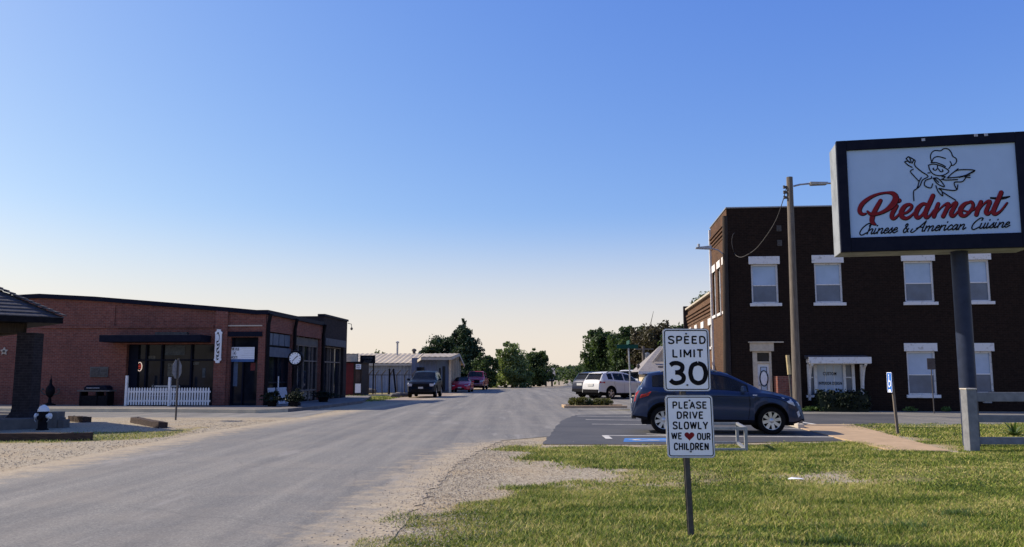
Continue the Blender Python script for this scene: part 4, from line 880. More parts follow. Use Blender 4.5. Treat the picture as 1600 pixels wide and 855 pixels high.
for xa, xb_, ya, yb in ((-.022,.022,0,.006),(-.022,-.016,.006,.03),(.016,.022,.006,.03),(-.031,-.022,.024,.03),(.022,.031,.024,.03)):
    for (bx, tx_) in ((0, -.075),): mb.add([(xa,ya,-.2),(xb_,ya,-.2),(xb_,yb,-.2),(xa,yb,-.2),(xa+tx_,ya,tz),(xb_+tx_,ya,tz),(xb_+tx_,yb,tz),(xa+tx_,yb,tz)], [(0,3,2,1),(4,5,6,7),(0,1,5,4),(1,2,6,5),(2,3,7,6),(3,0,4,7)])
mb.build('post', MT['steel'] if False else pm('post_steel', (0.10,0.095,0.09), (0.065,0.06,0.055), 16, .6, metal=.4), ss)
def splate(name, px0, px1, py0, py1, dx, lines, heart=None):
    x0, z1 = s_l(px0, py0); x1, z0 = s_l(px1, py1); y = -.012
    mb = MB(); mb.prism(rrect(x0, x1, z0, z1, .035, dx=dx), y, y+.004); pl = mb.build(name, MT['signwhite'], ss)
    mb = MB(); ringm(mb, x0, x1, z0, z1, .035, .006, y-.0015, dx); mb.build('rim', MT['alum'], pl, fix=False)
    mb = MB(); ringm(mb, x0+.014, x1-.014, z0+.014, z1-.014, .026, .0095, y-.0012, dx); mb.build('border', MT['signblack'], pl, fix=False)
    for txt, a, b_, c, d, bold in lines:
        xa, zt = s_l(a, c); xb_, zb = s_l(b_, d); sanstext('lettering', txt, xa, xb_, zb, zt, y-.0016, MT['signblack'], pl, bold)
    mb = MB(); xm = (x0+x1)/2+dx/2
    for zz in (z1-.05, z0+.06): mb.lathe([(.009,-.02),(.009,-.014),(0,-.0145)], 10, (xm, 0, zz), 'y')
    mb.build('bolt', MT['steel_dark'], pl)
    if heart:
        cx, cz = s_l(*heart); mb = MB(); pts = []
        for k in range(36):
            a = 2*math.pi*k/36; pts.append((cx+.0055*16/5.3*math.sin(a)**3*2.9*.97, y-.002, cz+.0028*(13*math.cos(a)-5*math.cos(2*a)-2*math.cos(3*a)-math.cos(4*a))))
        mb.poly(pts); mb.build('heart', MT['signred'], pl, fix=False)
    return pl
Z7 = lambda u, v: (1020+u/3.717, 500+v/3.717)
def ln(txt, u0, u1, v0, v1, bold): a, c = Z7(u0, v0); b_, d = Z7(u1, v1); return (txt, a, b_, c, d, bold)
splate('speed_plate', 1035.3, 1110.6, 513.5, 611.6, -.004, [ln('SPEED',87,305,95,138,.205), ln('LIMIT',112,290,172,217,.205), ln('3',92,188,246,372,.205), ln('0',208,315,246,372,.205)])
splate('request_plate', 1040.5, 1117.5, 617.5, 715.5, -.012, [ln('PLEASE',113,312,475,514,.205), ln('DRIVE',138,292,533,573,.205), ln('SLOWLY',115,318,592,633,.205), ln('WE',107,168,655,692,.205), ln('OUR',256,333,657,695,.205), ln('CHILDREN',122,322,715,754,.205)], heart=Z7(211,673))

# ---------------------------------------------------------------- pipe rack behind the sign
RKY = G(1163, 706).y
q0, q1 = G(1166, 706), G(1152.5, 695); dv = q1-q0
rk = thing('pipe_rack', 'low galvanised square pipe rack standing on the lawn behind the speed sign', 'rack', (q0.x, q0.y, 0))
hz = P(1163.5, 667, q0.y).z-.03; xL = G(1042, 704).x-q0.x
mb = MB(); dx2, dy2 = dv.x, dv.y
for z in (.045, hz):
    mb.bar((xL,0,z),(0,0,z),.055,.05); mb.bar((xL+dx2,dy2,z),(dx2,dy2,z),.055,.05); mb.bar((0,0,z),(dx2,dy2,z),.055,.05); mb.bar((xL,0,z),(xL+dx2,dy2,z),.055,.05)
mb.build('rail', MT['alum'], rk)
for a, b_ in ((0,0),(dx2,dy2),(xL,0),(xL+dx2,dy2)):
    mb = MB(); mb.bar((a,b_,-.05),(a,b_,hz+.025),.058,.058); mb.build('leg', MT['alum'], rk)

# ---------------------------------------------------------------- accessible parking sign, brown-backed sign, street-name sign
q = G(1403.5, 678); hs = thing('parking_sign', 'narrow blue accessible parking sign on a leaning wooden stake', 'sign', tuple(q), -R(93))
tp = P(1397, 583, q.y); hh = tp.z
mb = MB(); mb.add([(-.03,-.03,-.2),(.03,-.03,-.2),(.03,.03,-.2),(-.03,.03,-.2),(-.09,-.10,hh),(-.03,-.10,hh),(-.03,-.04,hh),(-.09,-.04,hh)], [(0,3,2,1),(4,5,6,7),(0,1,5,4),(1,2,6,5),(2,3,7,6),(3,0,4,7)]); mb.build('stake', MT['wood'], hs)
mb = MB(); mb.prism(rrect(-.2, .12, hh-.50, hh+.02, .025), -.135, -.128); pl = mb.build('plate', MT['signblue'], hs)
pf2 = lambda u, v, d=0: (-.04+u, -.137-d, hh-.26+v)
mb = MB(); ribbon(mb, [(-.02,.16,.03),(-.02,.05,.03),(.06,.05,.03),(.08,-.06,.03)], pf2); ribbon(mb, [(-.04,.07,.025),(-.08,-.03,.025),(-.02,-.1,.025),(.05,-.06,.025)], pf2, .002); ribbon(mb, [(-.02,.2,.05),(-.018,.205,.05)], pf2, .003)
ribbon(mb, [(-.05,-.19,.06),(.05,-.19,.06)], pf2, .004, smooth=False); mb.build('symbol', MT['signwhite'], pl, fix=False)
mb = MB(); ringm(mb, -.195, .115, hh-.495, hh+.015, .022, .012, -.1375); mb.build('rim', MT['signwhite'], pl, fix=False)
q = P(1459.5, 640, 33.0); bs = thing('small_sign', 'small brown sign on a thin post before a lower sash window', 'sign', (q.x, 33.0, 0), BYAW)
a, b_ = P(1458, 560, 33).z, P(1458, 577.5, 33).z
mb = MB(); mb.tube([(0,0,-.1),(-.02,0,a)], .022, 8); mb.build('post', MT['steel_dark'], bs)
mb = MB(); mb.prism(rrect(-.17, .13, b_, a, .02), -.035, -.025); mb.build('plate', MT['signbrown'], bs)
q = G(986, 642.5); sn = thing('street_name_sign', 'tall thin post with crossed green street name blades beside the shrub bed', 'sign', tuple(q), -R(3))
ht = P(983.5, 544, q.y).z
mb = MB(); mb.tube([(0,0,-.1),(-.02,0,ht*.5),(-.06,0,ht)], .033, 8); mb.build('post', MT['steel'], sn, smooth=True)
mb = MB(); mb.box(-.56,-.006,ht-.02,.34,.006,ht+.15); bl = mb.build('name_blade', MT['signgreen'], sn)
mb = MB(); mb.box(-.07,-.55,ht+.16,-.055,.9,ht+.32); mb.build('cross_blade', MT['signgreen'], sn)

# ---------------------------------------------------------------- pale rail fence at the right edge
q = G(1519, 705); ry = q.y
fn = thing('rail_fence', 'three-rail pale wooden fence starting beside the sign post at the right', 'fence', (q.x, ry, 0))
ph = P(1518, 609, ry).z; pw = .15
def zz(py): return P(1560, py, ry).z
def fpost(x):
    mb = MB(); mb.box(x-pw/2-.02,-.11,-.2,x+pw/2+.03,.13,ph); mb.build('post', MT['fencewood'], fn, bevel=.012)
    mb = MB(); mb.box(x-pw/2-.03,-.12,ph,x+pw/2+.04,.14,ph+.03); mb.build('post_cap', MT['fencetop'], fn, bevel=.01)
for x in (0, 2.45, 4.9): fpost(x)
for a, b_ in ((613,627.5),(648.5,660),(683,694.5)):
    mb = MB(); mb.box(.105, -.03, zz(b_), 6.5, .03, zz(a)); mb.build('rail', MT['fencewood'], fn, bevel=.006)
mb = MB(); mb.box(.105,.03,zz(679),.16,.09,zz(668)); mb.build('hinge', MT['black'], fn)
# ================================================================ LEFT: red brick corner shop
q = G(200, 633, KERB); LY = -R(4.0)
FL0 = Frame(q.x, q.y, LY); lx, _ = FL0.onx(412, 600); o1 = FL0.o+FL0.ex*lx
FL = Frame(o1.x, o1.y, LY)
shop = thing('corner_shop', 'long red brick corner shop with dark flat awning and white picket fence', 'building', (o1.x, o1.y, 0), LY)
SXL = -27.0
tops = [(SXL, FL.onx(25,470)[1]-.9)]+[FL.onx(a, b_) for a, b_ in ((0,470),(25,467),(63,465),(150,469.5),(250,477.5),(352,486),(402,490.5))]
zt0 = tops[-1][1]; tops.append((0.0, zt0))
zcut = 3.2
def lrect(x0, x1, y0, y1): a, zt = FL.onx((x0+x1)/2, y0); b_, zb = FL.onx((x0+x1)/2, y1); return FL.onx(x0,(y0+y1)/2)[0], FL.onx(x1,(y0+y1)/2)[0], zb, zt
W1 = lrect(196, 333, 538, 633); W1 = (W1[0], W1[1], KERB, W1[3])
W2 = lrect(358, 402, 526, 633); W2 = (W2[0], W2[1], KERB, W2[3])
mb = MB(); wall_open(mb, SXL, 0, -.1, zcut, [W1, W2], 0.0, .45)
mb.poly([(SXL,0,zcut),(0,0,zcut)]+[(x, 0, z) for x, z in reversed(tops)])
# street side: brick bays up to local y = 9.2
SB = FL.ony(503, 560)[0]; SE = FL.ony(540, 560)[0]
b1 = (FL.ony(417,580)[0], FL.ony(455,580)[0]); b2 = (FL.ony(459,580)[0], FL.ony(500,580)[0])
zop = FL.ony(435, 520)[1]
ms_ = MB(); sops = [(b1[0], b1[1], KERB, zop), (b2[0], b2[1], KERB, zop)]
wall_open(ms_, 0, SB, -.1, zt0, sops, 0.0, .4)
def swapR(mb, lx): mb.v = [(lx-v[1], v[0], v[2]) for v in mb.v]     # (x,y)->(lx-y, x): wall facing +x
swapR(ms_, 0.0); mb.add(ms_.v, ms_.f)
mb.quad((SXL,0,-.1),(SXL,SB,-.1),(SXL,SB,tops[0][1]),(SXL,0,tops[0][1])); mb.quad((SXL,SB,-.1),(0,SB,-.1),(0,SB,zt0),(SXL,SB,tops[0][1]))
mb.build('wall', MT['brick_red'], shop, fix=False)
mb = MB()
for i in range(len(tops)-1): (xa, za), (xb, zb) = tops[i], tops[i+1]; mb.quad((xa,.01,za-.25),(xb,.01,zb-.25),(xb,SB,zb-.25),(xa,SB,za-.25))
mb.build('roof', MT['shingle'], shop)
mb = MB()                                      # dark metal coping that follows the wall head
for i in range(len(tops)-1):
    (xa, za), (xb, zb) = tops[i], tops[i+1]
    mb.add([(xa,-.12,za-.03),(xb,-.12,zb-.03),(xb,.35,zb-.03),(xa,.35,za-.03),(xa,-.12,za+.17),(xb,-.12,zb+.17),(xb,.35,zb+.17),(xa,.35,za+.17)], [(0,3,2,1),(4,5,6,7),(0,1,5,4),(2,3,7,6)])
mb.box(0.003,-.12,zt0-.03,.13,SB,zt0+.17); mb.build('coping', MT['navy'], shop)
mb = MB()                                      # projecting brick bands framing the recessed panels
def band(x0, x1, y0, y1, pr=.06): a = lrect(x0, x1, y0, y1); mb.box(a[0], -pr, a[2], a[1], .0-.002, a[3])
zb_ = FL.onx(200, 511)[1]; xs3 = [FL.onx(a, 500)[0] for a in (64, 166, 180, 335)]
mb.box(xs3[0], -.07, zb_-.05, xs3[1], -.002, zb_+.06); mb.box(xs3[2], -.07, zb_-.05, xs3[3], -.002, zb_+.06)
mb.box(xs3[1]+.0, -.05, zb_-.04, xs3[2], -.002, FL.onx(172, 478)[1]); mb.build('brick_band', MT['brick_red'], shop)
mb = MB(); a = lrect(336, 355, 492, 633); mb.box(a[0], -.12, KERB, a[1], -.002, a[3]+.2); mb.build('pilaster', MT['brick_red'], shop, bevel=.01)
mb = MB(); a = lrect(352, 410, 518.5, 526); mb.box(a[0], -.06, a[2], a[1], -.003, a[3]); mb.build('lintel_beam', MT['navy'], shop)
mb = MB(); a = lrect(352, 410, 508, 510); mb.box(a[0], -.05, a[2], a[1], -.002, a[3]); mb.build('string_course', MT['concrete'], shop)
# big side shop window: frames, dark glass, things on the glass
x0, x1, z0, z1 = W1
mb = MB(); mb.box(x0,.2,z0,x0+.45,.3,z1); mb.box(x1-.1,.2,z0,x1,.3,z1)
for f in (.2,.38,.72): xx = x0+(x1-x0)*f; mb.box(xx-.04,.2,z0,xx+.04,.3,z1)
mb.box(x0+.45,.21,z1-.75,x1-.1,.29,z1-.68); sw1 = mb.build('shop_window', MT['navy'], shop)
mb = MB(); mb.box(x0,.31,z0,x1,.34,z1); mb.build('pane', MT['glass'], sw1)
dim = pm('dim_poster', (0.10,0.115,0.125), (0.05,0.06,0.07), 9, .6); dim2 = pm('dim_sign', (0.16,0.15,0.12), (0.06,0.055,0.05), 14, .6)
for a_, b_, c_, d_, mm in ((258,289,540,555,dim),(262,283,568,588,dim2),(232,243,556,562,dim2),(302,311,566,570,dim2),(205,217,540,552,dim),(316,321,575,590,dim)):
    a = FL.onx(a_, (c_+d_)/2, .3); b2_ = FL.onx(b_, (c_+d_)/2, .3); zt = FL.onx((a_+b_)/2, c_, .3)[1]; zb = FL.onx((a_+b_)/2, d_, .3)[1]
    mb = MB(); mb.box(a[0], .295, zb, b2_[0], .308, zt); mb.build('poster', mm, sw1)
mb = MB(); c0 = FL.onx(218.5, 573, .29); el = [(c0[0]+.11*math.cos(2*math.pi*k/16), c0[1]+.2*math.sin(2*math.pi*k/16)) for k in range(17)]
mb.tube([(p[0], .27, p[1]) for p in el], .018, 6); ns = mb.build('neon_ring', emitmat('neon_white', (1.0,.75,.6), .5), sw1)
mb = MB()
for k in (-.07, .0, .07): mb.tube([(c0[0]-.055,.27,c0[1]+k),(c0[0]+.055,.27,c0[1]+k)], .012, 5)
mb.build('neon_letters', emitmat('neon_red', (1.0,.12,.08), .35), ns)
a = FL.onx(178, 531); b_ = FL.onx(334, 531); za, zb = FL.onx(250, 527)[1], FL.onx(250, 535)[1]
mb = MB(); mb.box(a[0]-.05,-1.15,zb-.02,b_[0]-.12,-.0,za+.06); mb.build('awning', MT['navy'], shop, bevel=.02)
a = FL.onx(247, 525); mb = MB(); mb.box(a[0],-.3,za+.06,a[0]+1.5,-.1,za+.22); mb.build('awning_light', MT['steel_dark'], shop)
# doorway window with the banner
x0, x1, z0, z1 = W2
mb = MB(); mb.box(x0,.2,z0,x0+.08,.3,z1); mb.box(x1-.08,.2,z0,x1,.3,z1); mb.box(x0+.08,.21,z0+2.05,x1-.08,.29,z0+2.13); xm = x0+(x1-x0)*.42; mb.box(xm-.03,.2,z0,xm+.03,.3,z0+2.05)
sw2 = mb.build('shop_door_window', MT['navy'], shop)
mb = MB(); mb.box(x0,.31,z0,x1,.34,z1); mb.build('pane', MT['glass'], sw2)
mb = MB(); a = FL.onx(359,590,.3); b_ = FL.onx(371,590,.3); mb.box(a[0],.296,z0+.85,b_[0],.308,z0+2.0); mb.build('poster', pm('blue_poster', (0.13,0.17,0.24), (0.09,0.12,0.18), 3, .6), sw2)
mb = MB(); a = FL.onx(391.5,574,.3); mb.box(a[0],.296,a[1]-.15,a[0]+.22,.308,a[1]+.2); mb.build('poster', pm('red_poster', (0.20,0.04,0.04), (0.12,0.03,0.03), 9, .6), sw2)
# street front bays
def frames(parent, y0, y1, z0, z1, muls, rails, m, depth=.25, th=.07):
    mb = MB()
    for yy in [y0]+muls+[y1-th]: mb.box(-depth, yy, z0, -depth+.09, yy+th, z1)
    for zz_ in rails: mb.box(-depth+.005, y0, zz_-.035, -depth+.085, y1, zz_+.035)
    w = mb.build('shop_front', m, parent); mb = MB(); mb.box(-depth-.04, y0, z0, -depth-.01, y1, z1); mb.build('pane', MT['glass'], w); return w
y0, y1 = b1; f1 = frames(shop, y0, y1, KERB, zop, [y0+(y1-y0)*.55], [zop-.62, KERB+1.0], MT['navy'])
mb = MB()
for k in range(4): yy = y0+.1+k*(y1-y0-.1)/4; mb.box(-.12,yy,zop-.60,-.08,yy+(y1-y0)/4-.12,zop-.05)
mb.build('transom_board', pm('blue_grey_board', (0.10,0.13,0.18), (0.07,0.09,0.13), 4, .6), f1)
mb = MB(); mb.box(-.10,y0+.1,zop-1.15,-.04,y1,zop-.70); mb.build('fascia_board', pm('blue_fascia', (0.085,0.11,0.155), (0.06,0.08,0.12), 3, .6), f1)
y0, y1 = b2; f2 = frames(shop, y0, y1, KERB, zop, [y0+(y1-y0)*f for f in (.24,.45,.68,.8)], [zop-.45, KERB+2.1, KERB+.55], MT['cream'] if False else pm('brown_grey_frame', (0.20,0.17,0.15), (0.13,0.11,0.10), 5, .7))
mb = MB(); mb.box(-.24,y0+.05,zop-.43,-.14,y1-.05,zop-.05); mb.build('transom_board', MT['concrete_dark'], f2)
for f in (.5, .72): mb = MB(); mb.box(-.235,y0+(y1-y0)*f,KERB+.08,-.225,y0+(y1-y0)*(f+.16),KERB+.5); mb.build('stall_riser', pm('riser_paint', (0.22,0.20,0.17), None, 5, .7), f2)
for yy in (0.10, b1[1]+.12, SB-.12):
    mb = MB(); mb.tube([(.10,yy,KERB),(.10,yy,zop+.3),(.16,yy-.05,zt0-.2),(.22,yy-.08,zt0+.02)], .085, 8); mb.build('downpipe', MT['black'], shop)
# second, taller dark brick shop further along
HT = FL.ony(505, 494)[1]
s2 = thing('dark_brick_shop', 'taller sooty brick shop front just past the red brick corner shop', 'building', tuple(FL.o+FL.ey*(SB+.02)), LY)
L2 = SE-SB; zo2 = FL.ony(515, 541)[1]
ms_ = MB(); wall_open(ms_, 0, L2, -.1, HT, [(.35, L2-.7, KERB, zo2)], 0, .35); swapR(ms_, 0.05)
ms_.quad((.05,0,-.1),(-14,0,-.1),(-14,0,HT),(.05,0,HT)); ms_.quad((.05,L2,-.1),(.05,L2,HT),(-14,L2,HT),(-14,L2,-.1)); ms_.quad((.05,0,HT-.02),(.05,L2,HT-.02),(-14,L2,HT-.02),(-14,0,HT-.02)); ms_.quad((-14,0,-.1),(-14,L2,-.1),(-14,L2,HT),(-14,0,HT))
ms_.build('wall', MT['brick_dark'], s2, fix=False)
mb = MB(); mb.box(-.3,-.05,HT,.12,L2+.05,HT+.12); mb.build('coping', MT['navy'], s2)
frames(s2, .36, L2-.71, KERB, zo2, [.36+(L2-1.07)*f for f in (.3,.42,.62)], [KERB+2.1, zo2-.06], pm('tan_frame', (0.17,0.14,0.12), (0.12,0.10,0.09), 5, .7), .2)
mb = MB(); mb.box(.06,.2,zo2+.01,.14,L2-.5,zo2+.42); mb.build('sign_board', pm('slate_board', (0.085,0.09,0.11), (0.06,0.065,0.08), 5, .7), s2)
mb = MB(); mb.tube([(.1,L2-.05,HT-.1),(.28,L2+.1,HT-.15),(.3,L2+.1,HT-.35)], .02); mb.lathe([(.05,-.1),(.09,0),(.03,.08)], 8, (.3,L2+.1,HT-.42)); mb.build('wall_lamp', MT['steel_dark'], s2)
# hanging signs (things of their own)
def atx(px, py, ly): x, z = FL.onx(px, py, ly); return x, z
def hung(name, label, cat, px, py, ly): x, z = atx(px, py, ly); p = FL.o+FL.ex*x+FL.ey*ly; p.z = z; return thing(name, label, cat, tuple(p), LY), x, z
hv, hx, hzz = hung('hanging_sign', 'tall narrow white sign with black script on the corner pilaster', 'sign', 341, 541, -.2)
w_ = (atx(347,541,-.2)[0]-atx(335.5,541,-.2)[0])/2; h_ = (atx(341,515,-.2)[1]-atx(341,567.5,-.2)[1])/2
out = [(-w_*.5,-h_),(w_*.5,-h_),(w_*.55,-h_*.9),(w_,-h_*.82),(w_*.86,-h_*.7),(w_*.86,h_*.7),(w_,h_*.82),(w_*.55,h_*.9),(w_*.5,h_),(-w_*.5,h_),(-w_*.55,h_*.9),(-w_,h_*.82),(-w_*.86,h_*.7),(-w_*.86,-h_*.7),(-w_,-h_*.82),(-w_*.55,-h_*.9)]
mb = MB(); mb.prism(out, -.03, .03); bd = mb.build('board', MT['signwhite'], hv)
hf = lambda u, v, d=0: (u*w_, -.033-d, v*h_); mb = MB()
ribbon(mb, [(-.4,.72,.09),(-.1,.8,.09),(.3,.55,.12),(.1,.3,.07),(-.4,.25,.1),(-.1,.05,.1),(.4,.15,.07),(.2,-.1,.1),(-.3,-.2,.12),(.0,-.4,.07),(.4,-.3,.1),(.2,-.6,.1),(-.3,-.55,.08),(-.1,-.78,.1),(.3,-.75,.06)], lambda u, v, d: hf(u, v, d))
mb.v = [v for v in mb.v]; mb.build('script', MT['signblack'], bd, fix=False)
mb = MB(); mb.box(-.03,.03,-h_*.5,.03,.1,-h_*.4); mb.box(-.03,.03,h_*.4,.03,.1,h_*.5); mb.build('bracket', MT['black'], hv)
bv, bx_, bz_ = hung('shop_banner', 'white banner with dark lettering and blue foot over the corner shop door', 'banner', 378.5, 554, .16)
w_ = (atx(397,554,.16)[0]-atx(359,554,.16)[0])/2; h_ = (atx(378,543,.16)[1]-atx(378,566,.16)[1])/2
mb = MB(); mb.box(-w_,-.01,-h_*.62,w_,.01,h_); bc = mb.build('sheet', MT['signwhite'], bv)
mb = MB(); mb.box(-w_,-.011,-h_,w_,.009,-h_*.62); mb.build('blue_foot', pm('banner_blue', (0.07,0.15,0.32), (0.06,0.12,0.28), 5, .6), bv)
textmesh('lettering', 'THE OLE', -w_*.98, -w_*.26, h_*.55, h_*.92, -.014, MT['signblack'], bc, .04); textmesh('lettering', 'HICK\'S', -w_*.95, -w_*.38, -h_*.56, -h_*.2, -.014, MT['signblack'], bc, .04)
mb = MB(); bf = lambda u, v, d=0: (u*w_, -.014-d, v*h_)
for k in range(6): a = 2*math.pi*k/6; ribbon(mb, [(-.62,.17,.03),(-.62+.2*math.cos(a)*.8,.17+.3*math.sin(a),.03)], bf, k*.0006, smooth=False)
for k in range(5):
    v = .78-k*.3; ribbon(mb, [(-.05+(.18 if k in (1,2) else .0),v,.012),(.96,v,.012)], lambda u, vv, d=0: bf(u, vv, d+.004), smooth=False)
mb.build('emblem', MT['navy'], bc, fix=False)
# star anchor plate, old ghost sign on the wall
ap, _, _ = hung('anchor_plate', 'small pale star-shaped anchor plate high on the red brick wall', 'wall plate', 6.5, 549, -.04)
mb = MB(); pts = []
for k in range(10): a = math.pi/2+2*math.pi*k/10; r_ = .2 if k % 2 == 0 else .1; pts.append((r_*math.cos(a), r_*math.sin(a)))
mb.prism(pts, -.02, .03); mb.build('star', MT['concrete'], ap); mb = MB(); mb.lathe([(.06,-.045),(.06,-.02),(0.0,-.05)], 10, (0,0,0), 'y'); mb.build('nut', MT['steel_dark'], ap)
wp_, _, _ = hung('wall_plaque', 'dull dark relief plaque on the red brick wall above the black grill', 'plaque', 154.5, 581, -.05)
mb = MB(); mb.box(-.43,-.01,-.25,.43,.04,.22); pq = mb.build('plaque', MT['concrete_dark'], wp_, bevel=.01)
mb = MB(); mb.box(-.36,-.03,-.18,.02,-.01,.16); mb.box(.08,-.03,-.18,.36,-.01,-.05); mb.box(.1,-.025,.0,.36,-.01,.13); mb.build('relief', MT['steel_dark'], wp_)
# picket fence
pf_, _, _ = hung('picket_fence', 'white picket fence before the big shop window under the awning', 'fence', 198, 600, -1.0); pf_.location.z = KERB
xe = atx(330, 620, -1.0)[0]-atx(198.5, 620, -1.0)[0]; hp = atx(260, 605.5, -1.0)[1]-KERB
mb = MB(); mb.box(0,.01,hp*.22,xe,.03,hp*.32); mb.box(0,.01,hp*.72,xe,.03,hp*.82); mb.build('rail', MT['white'], pf_)
n_ = 31; me0 = None
for k in range(n_):
    x = .12+k*(xe-.2)/(n_-1)
    if me0 is None:
        mb = MB(); mb.prism([(-.035,.04),(.035,.04),(.035,hp-.05),(0,hp),(-.035,hp-.05)], -.012, .008); pk = mb.build('picket', MT['white'], pf_); pk.location = (x, 0, 0); me0 = pk
    else: c = me0.copy(); COL.objects.link(c); c.parent = pf_; c.location = (x, 0, 0)
for px, top in ((198.5,587),(265.5,589.5)):
    x = atx(px, 600, -1.0)[0]-atx(198.5, 600, -1.0)[0]; mb = MB(); mb.box(x-.05,-.05,0,x+.05,.06,atx(px, top, -1)[1]-KERB); mb.build('post', MT['white'], pf_, bevel=.01)
# slatted garden bench behind the fence
bn, _, _ = hung('garden_bench', 'grey metal garden bench behind the white picket fence', 'bench', 254, 620, -.55); bn.location.z = KERB
mb = MB()
for k in range(4): mb.box(-.65,-.25+k*.12,.43,.65,-.16+k*.12,.46)
mb.build('seat', MT['steel'], bn)
mb = MB()
for k in range(3): mb.box(-.65,.26,.55+k*.13,.65,.29,.63+k*.13)
mb.build('backrest', MT['steel'], bn)
for sx in (-.6, .56):
    for sy in (-.22, .22): mb = MB(); mb.box(sx,sy,0,sx+.04,sy+.04,.43 if sy < 0 else .95); mb.build('leg', MT['steel_dark'], bn)
# iron yard ornament and black grill table against the wall
io, _, _ = hung('iron_ornament', 'dark cast iron ornament with curled arms against the red wall', 'ornament', 78, 620, -.6); io.location.z = KERB
mb = MB(); mb.lathe([(.26,0),(.26,.05),(.08,.12),(.06,.35),(.16,.45),(.2,.62),(.17,.8),(.08,.92),(.05,1.0),(.06,1.1),(.02,1.2),(0,1.42)], 16); mb.build('urn', MT['black'], io, smooth=True)
for s_ in (-1, 1): mb = MB(); mb.tube(crom([(s_*.1,0,.45),(s_*.3,0,.5),(s_*.42,0,.62),(s_*.38,0,.74),(s_*.32,0,.68)], 4).tolist(), .03, 6); mb.build('scroll', MT['steel_dark'], io)
gt_, _, _ = hung('grill', 'long black lidded grill on dark legs against the red brick wall', 'grill', 151, 620, -.7); gt_.location.z = KERB
mb = MB(); mb.box(-.75,-.3,.62,.75,.3,.69); mb.build('shelf', MT['concrete_dark'], gt_, bevel=.01)
mb = MB(); mb.prism([(-.48,.69),(.6,.69),(.58,.82),(.45,.9),(-.35,.9),(-.46,.82)], -.27, .27); ld = mb.build('lid', MT['navy'], gt_, bevel=.03)
mb = MB(); mb.tube([(-.3,-.33,.78),(.3,-.33,.78)], .018); mb.build('handle', MT['steel'], ld)
mb = MB(); mb.box(-.6,-.26,.0,.1,.26,.44); mb.box(.2,-.26,.0,.58,.26,.44); mb.build('cabinet', MT['black'], gt_)
for sx in (-.64,.1,.58): mb = MB(); mb.box(sx,-.28,0,sx+.07,.28,.62); mb.build('leg', MT['black'], gt_)
# post clock on the pavement edge
ck, cx_, _ = hung('post_clock', 'black post clock with round white dial on the shop pavement', 'clock', 459.5, 600, -1.0)
q = G(460, 634, KERB); ck.location = tuple(q); cz_ = P(459, 560, q.y).z-KERB; rr_ = (P(468.5,560,q.y).x-P(450,560,q.y).x)/2
mb = MB(); mb.lathe([(.27,0),(.27,.12),(.2,.2),(.17,.75),(.11,.85),(.075,1.0),(.06,cz_-rr_-.25),(.1,cz_-rr_-.15),(.07,cz_-rr_)], 18); mb.build('post', MT['black'], ck, smooth=True)
mb = MB(); mb.lathe([(0,-.11),(rr_*1.08,-.11),(rr_*1.3,-.07),(rr_*1.3,.07),(rr_*1.05,.11),(0,.11)], 28, (0,0,cz_), 'y'); cs = mb.build('case', MT['black'], ck, smooth=True)
mb = MB(); mb.lathe([(0,-.118),(rr_*.98,-.118),(rr_*.98,-.112)], 28, (0,0,cz_), 'y'); dl_ = mb.build('dial', MT['signwhite'], cs)
mb = MB()
for k in range(12):
    a = 2*math.pi*k/12; mb.bar((rr_*.76*math.sin(a),-.121,cz_+rr_*.76*math.cos(a)),(rr_*.92*math.sin(a),-.121,cz_+rr_*.92*math.cos(a)),.03,.004,up=(0,1,0))
mb.build('hour_mark', MT['signblack'], dl_)
mb = MB()
for ang, ln_, w_ in ((48,.62,.035),(222,.72,.026)): a = R(ang); mb.bar((0,-.126,cz_),(rr_*ln_*math.sin(a),-.126,cz_+rr_*ln_*math.cos(a)),w_,.004,up=(0,1,0))
mb.build('hand', MT['signblack'], dl_)
mb = MB(); mb.lathe([(.16,cz_+rr_*1.1),(.2,cz_+rr_*1.2),(.07,cz_+rr_*1.32),(.05,cz_+rr_*1.45),(0,cz_+rr_*1.6)], 14); mb.box(-.24,-.05,cz_+rr_*1.12,.24,.05,cz_+rr_*1.22); mb.build('crest', MT['black'], ck)
# white boards standing by the street front
def onst(px, py, lx): y, z = FL.ony(px, py, lx); return y, z
for i, (pa, pb_, lab) in enumerate(((421.5,432.5,'pale sheet panel standing left of the thin white post'),(435,450,'pale sheet panel standing right of the thin white post'))):
    y0, _ = onst(pa, 618, .35); y1, _ = onst(pb_, 618, .35); zt = onst(430, 606, .35)[1]-KERB
    p = FL.o+FL.ex*.35+FL.ey*y0; w = thing('leaning_panel', lab, 'panel', (p.x, p.y, KERB), LY, 'pale panels before the street front'); L_ = y1-y0
    mb = MB(); mb.add([(0,0,.02),(.03,0,.02),(.03,L_,.02),(0,L_,.02),(-.12,0,zt),(-.09,0,zt),(-.09,L_,zt),(-.12,L_,zt)], [(0,3,2,1),(4,5,6,7),(0,1,5,4),(1,2,6,5),(2,3,7,6),(3,0,4,7)]); mb.build('sheet', pm('pale_board', (0.42,0.45,0.5), (0.34,0.37,0.42), 3, .6), w)
    mb = MB(); mb.box(-.1,0.02,0,-.06,.06,zt*.9); mb.box(-.1,L_-.06,0,-.06,L_-.02,zt*.9); mb.build('strut', MT['wood'], w)
q = G(433.5, 632, KERB); tp_ = thing('thin_post', 'thin white marker post between the pale panels on the pavement', 'post', tuple(q))
mb = MB(); mb.tube([(0,0,0),(0,0,P(433.5,588,q.y).z-KERB)], .035, 8); mb.build('shaft', MT['white'], tp_); mb = MB(); mb.lathe([(.08,0),(.08,.03),(.04,.05)], 10); mb.build('foot', MT['concrete'], tp_)

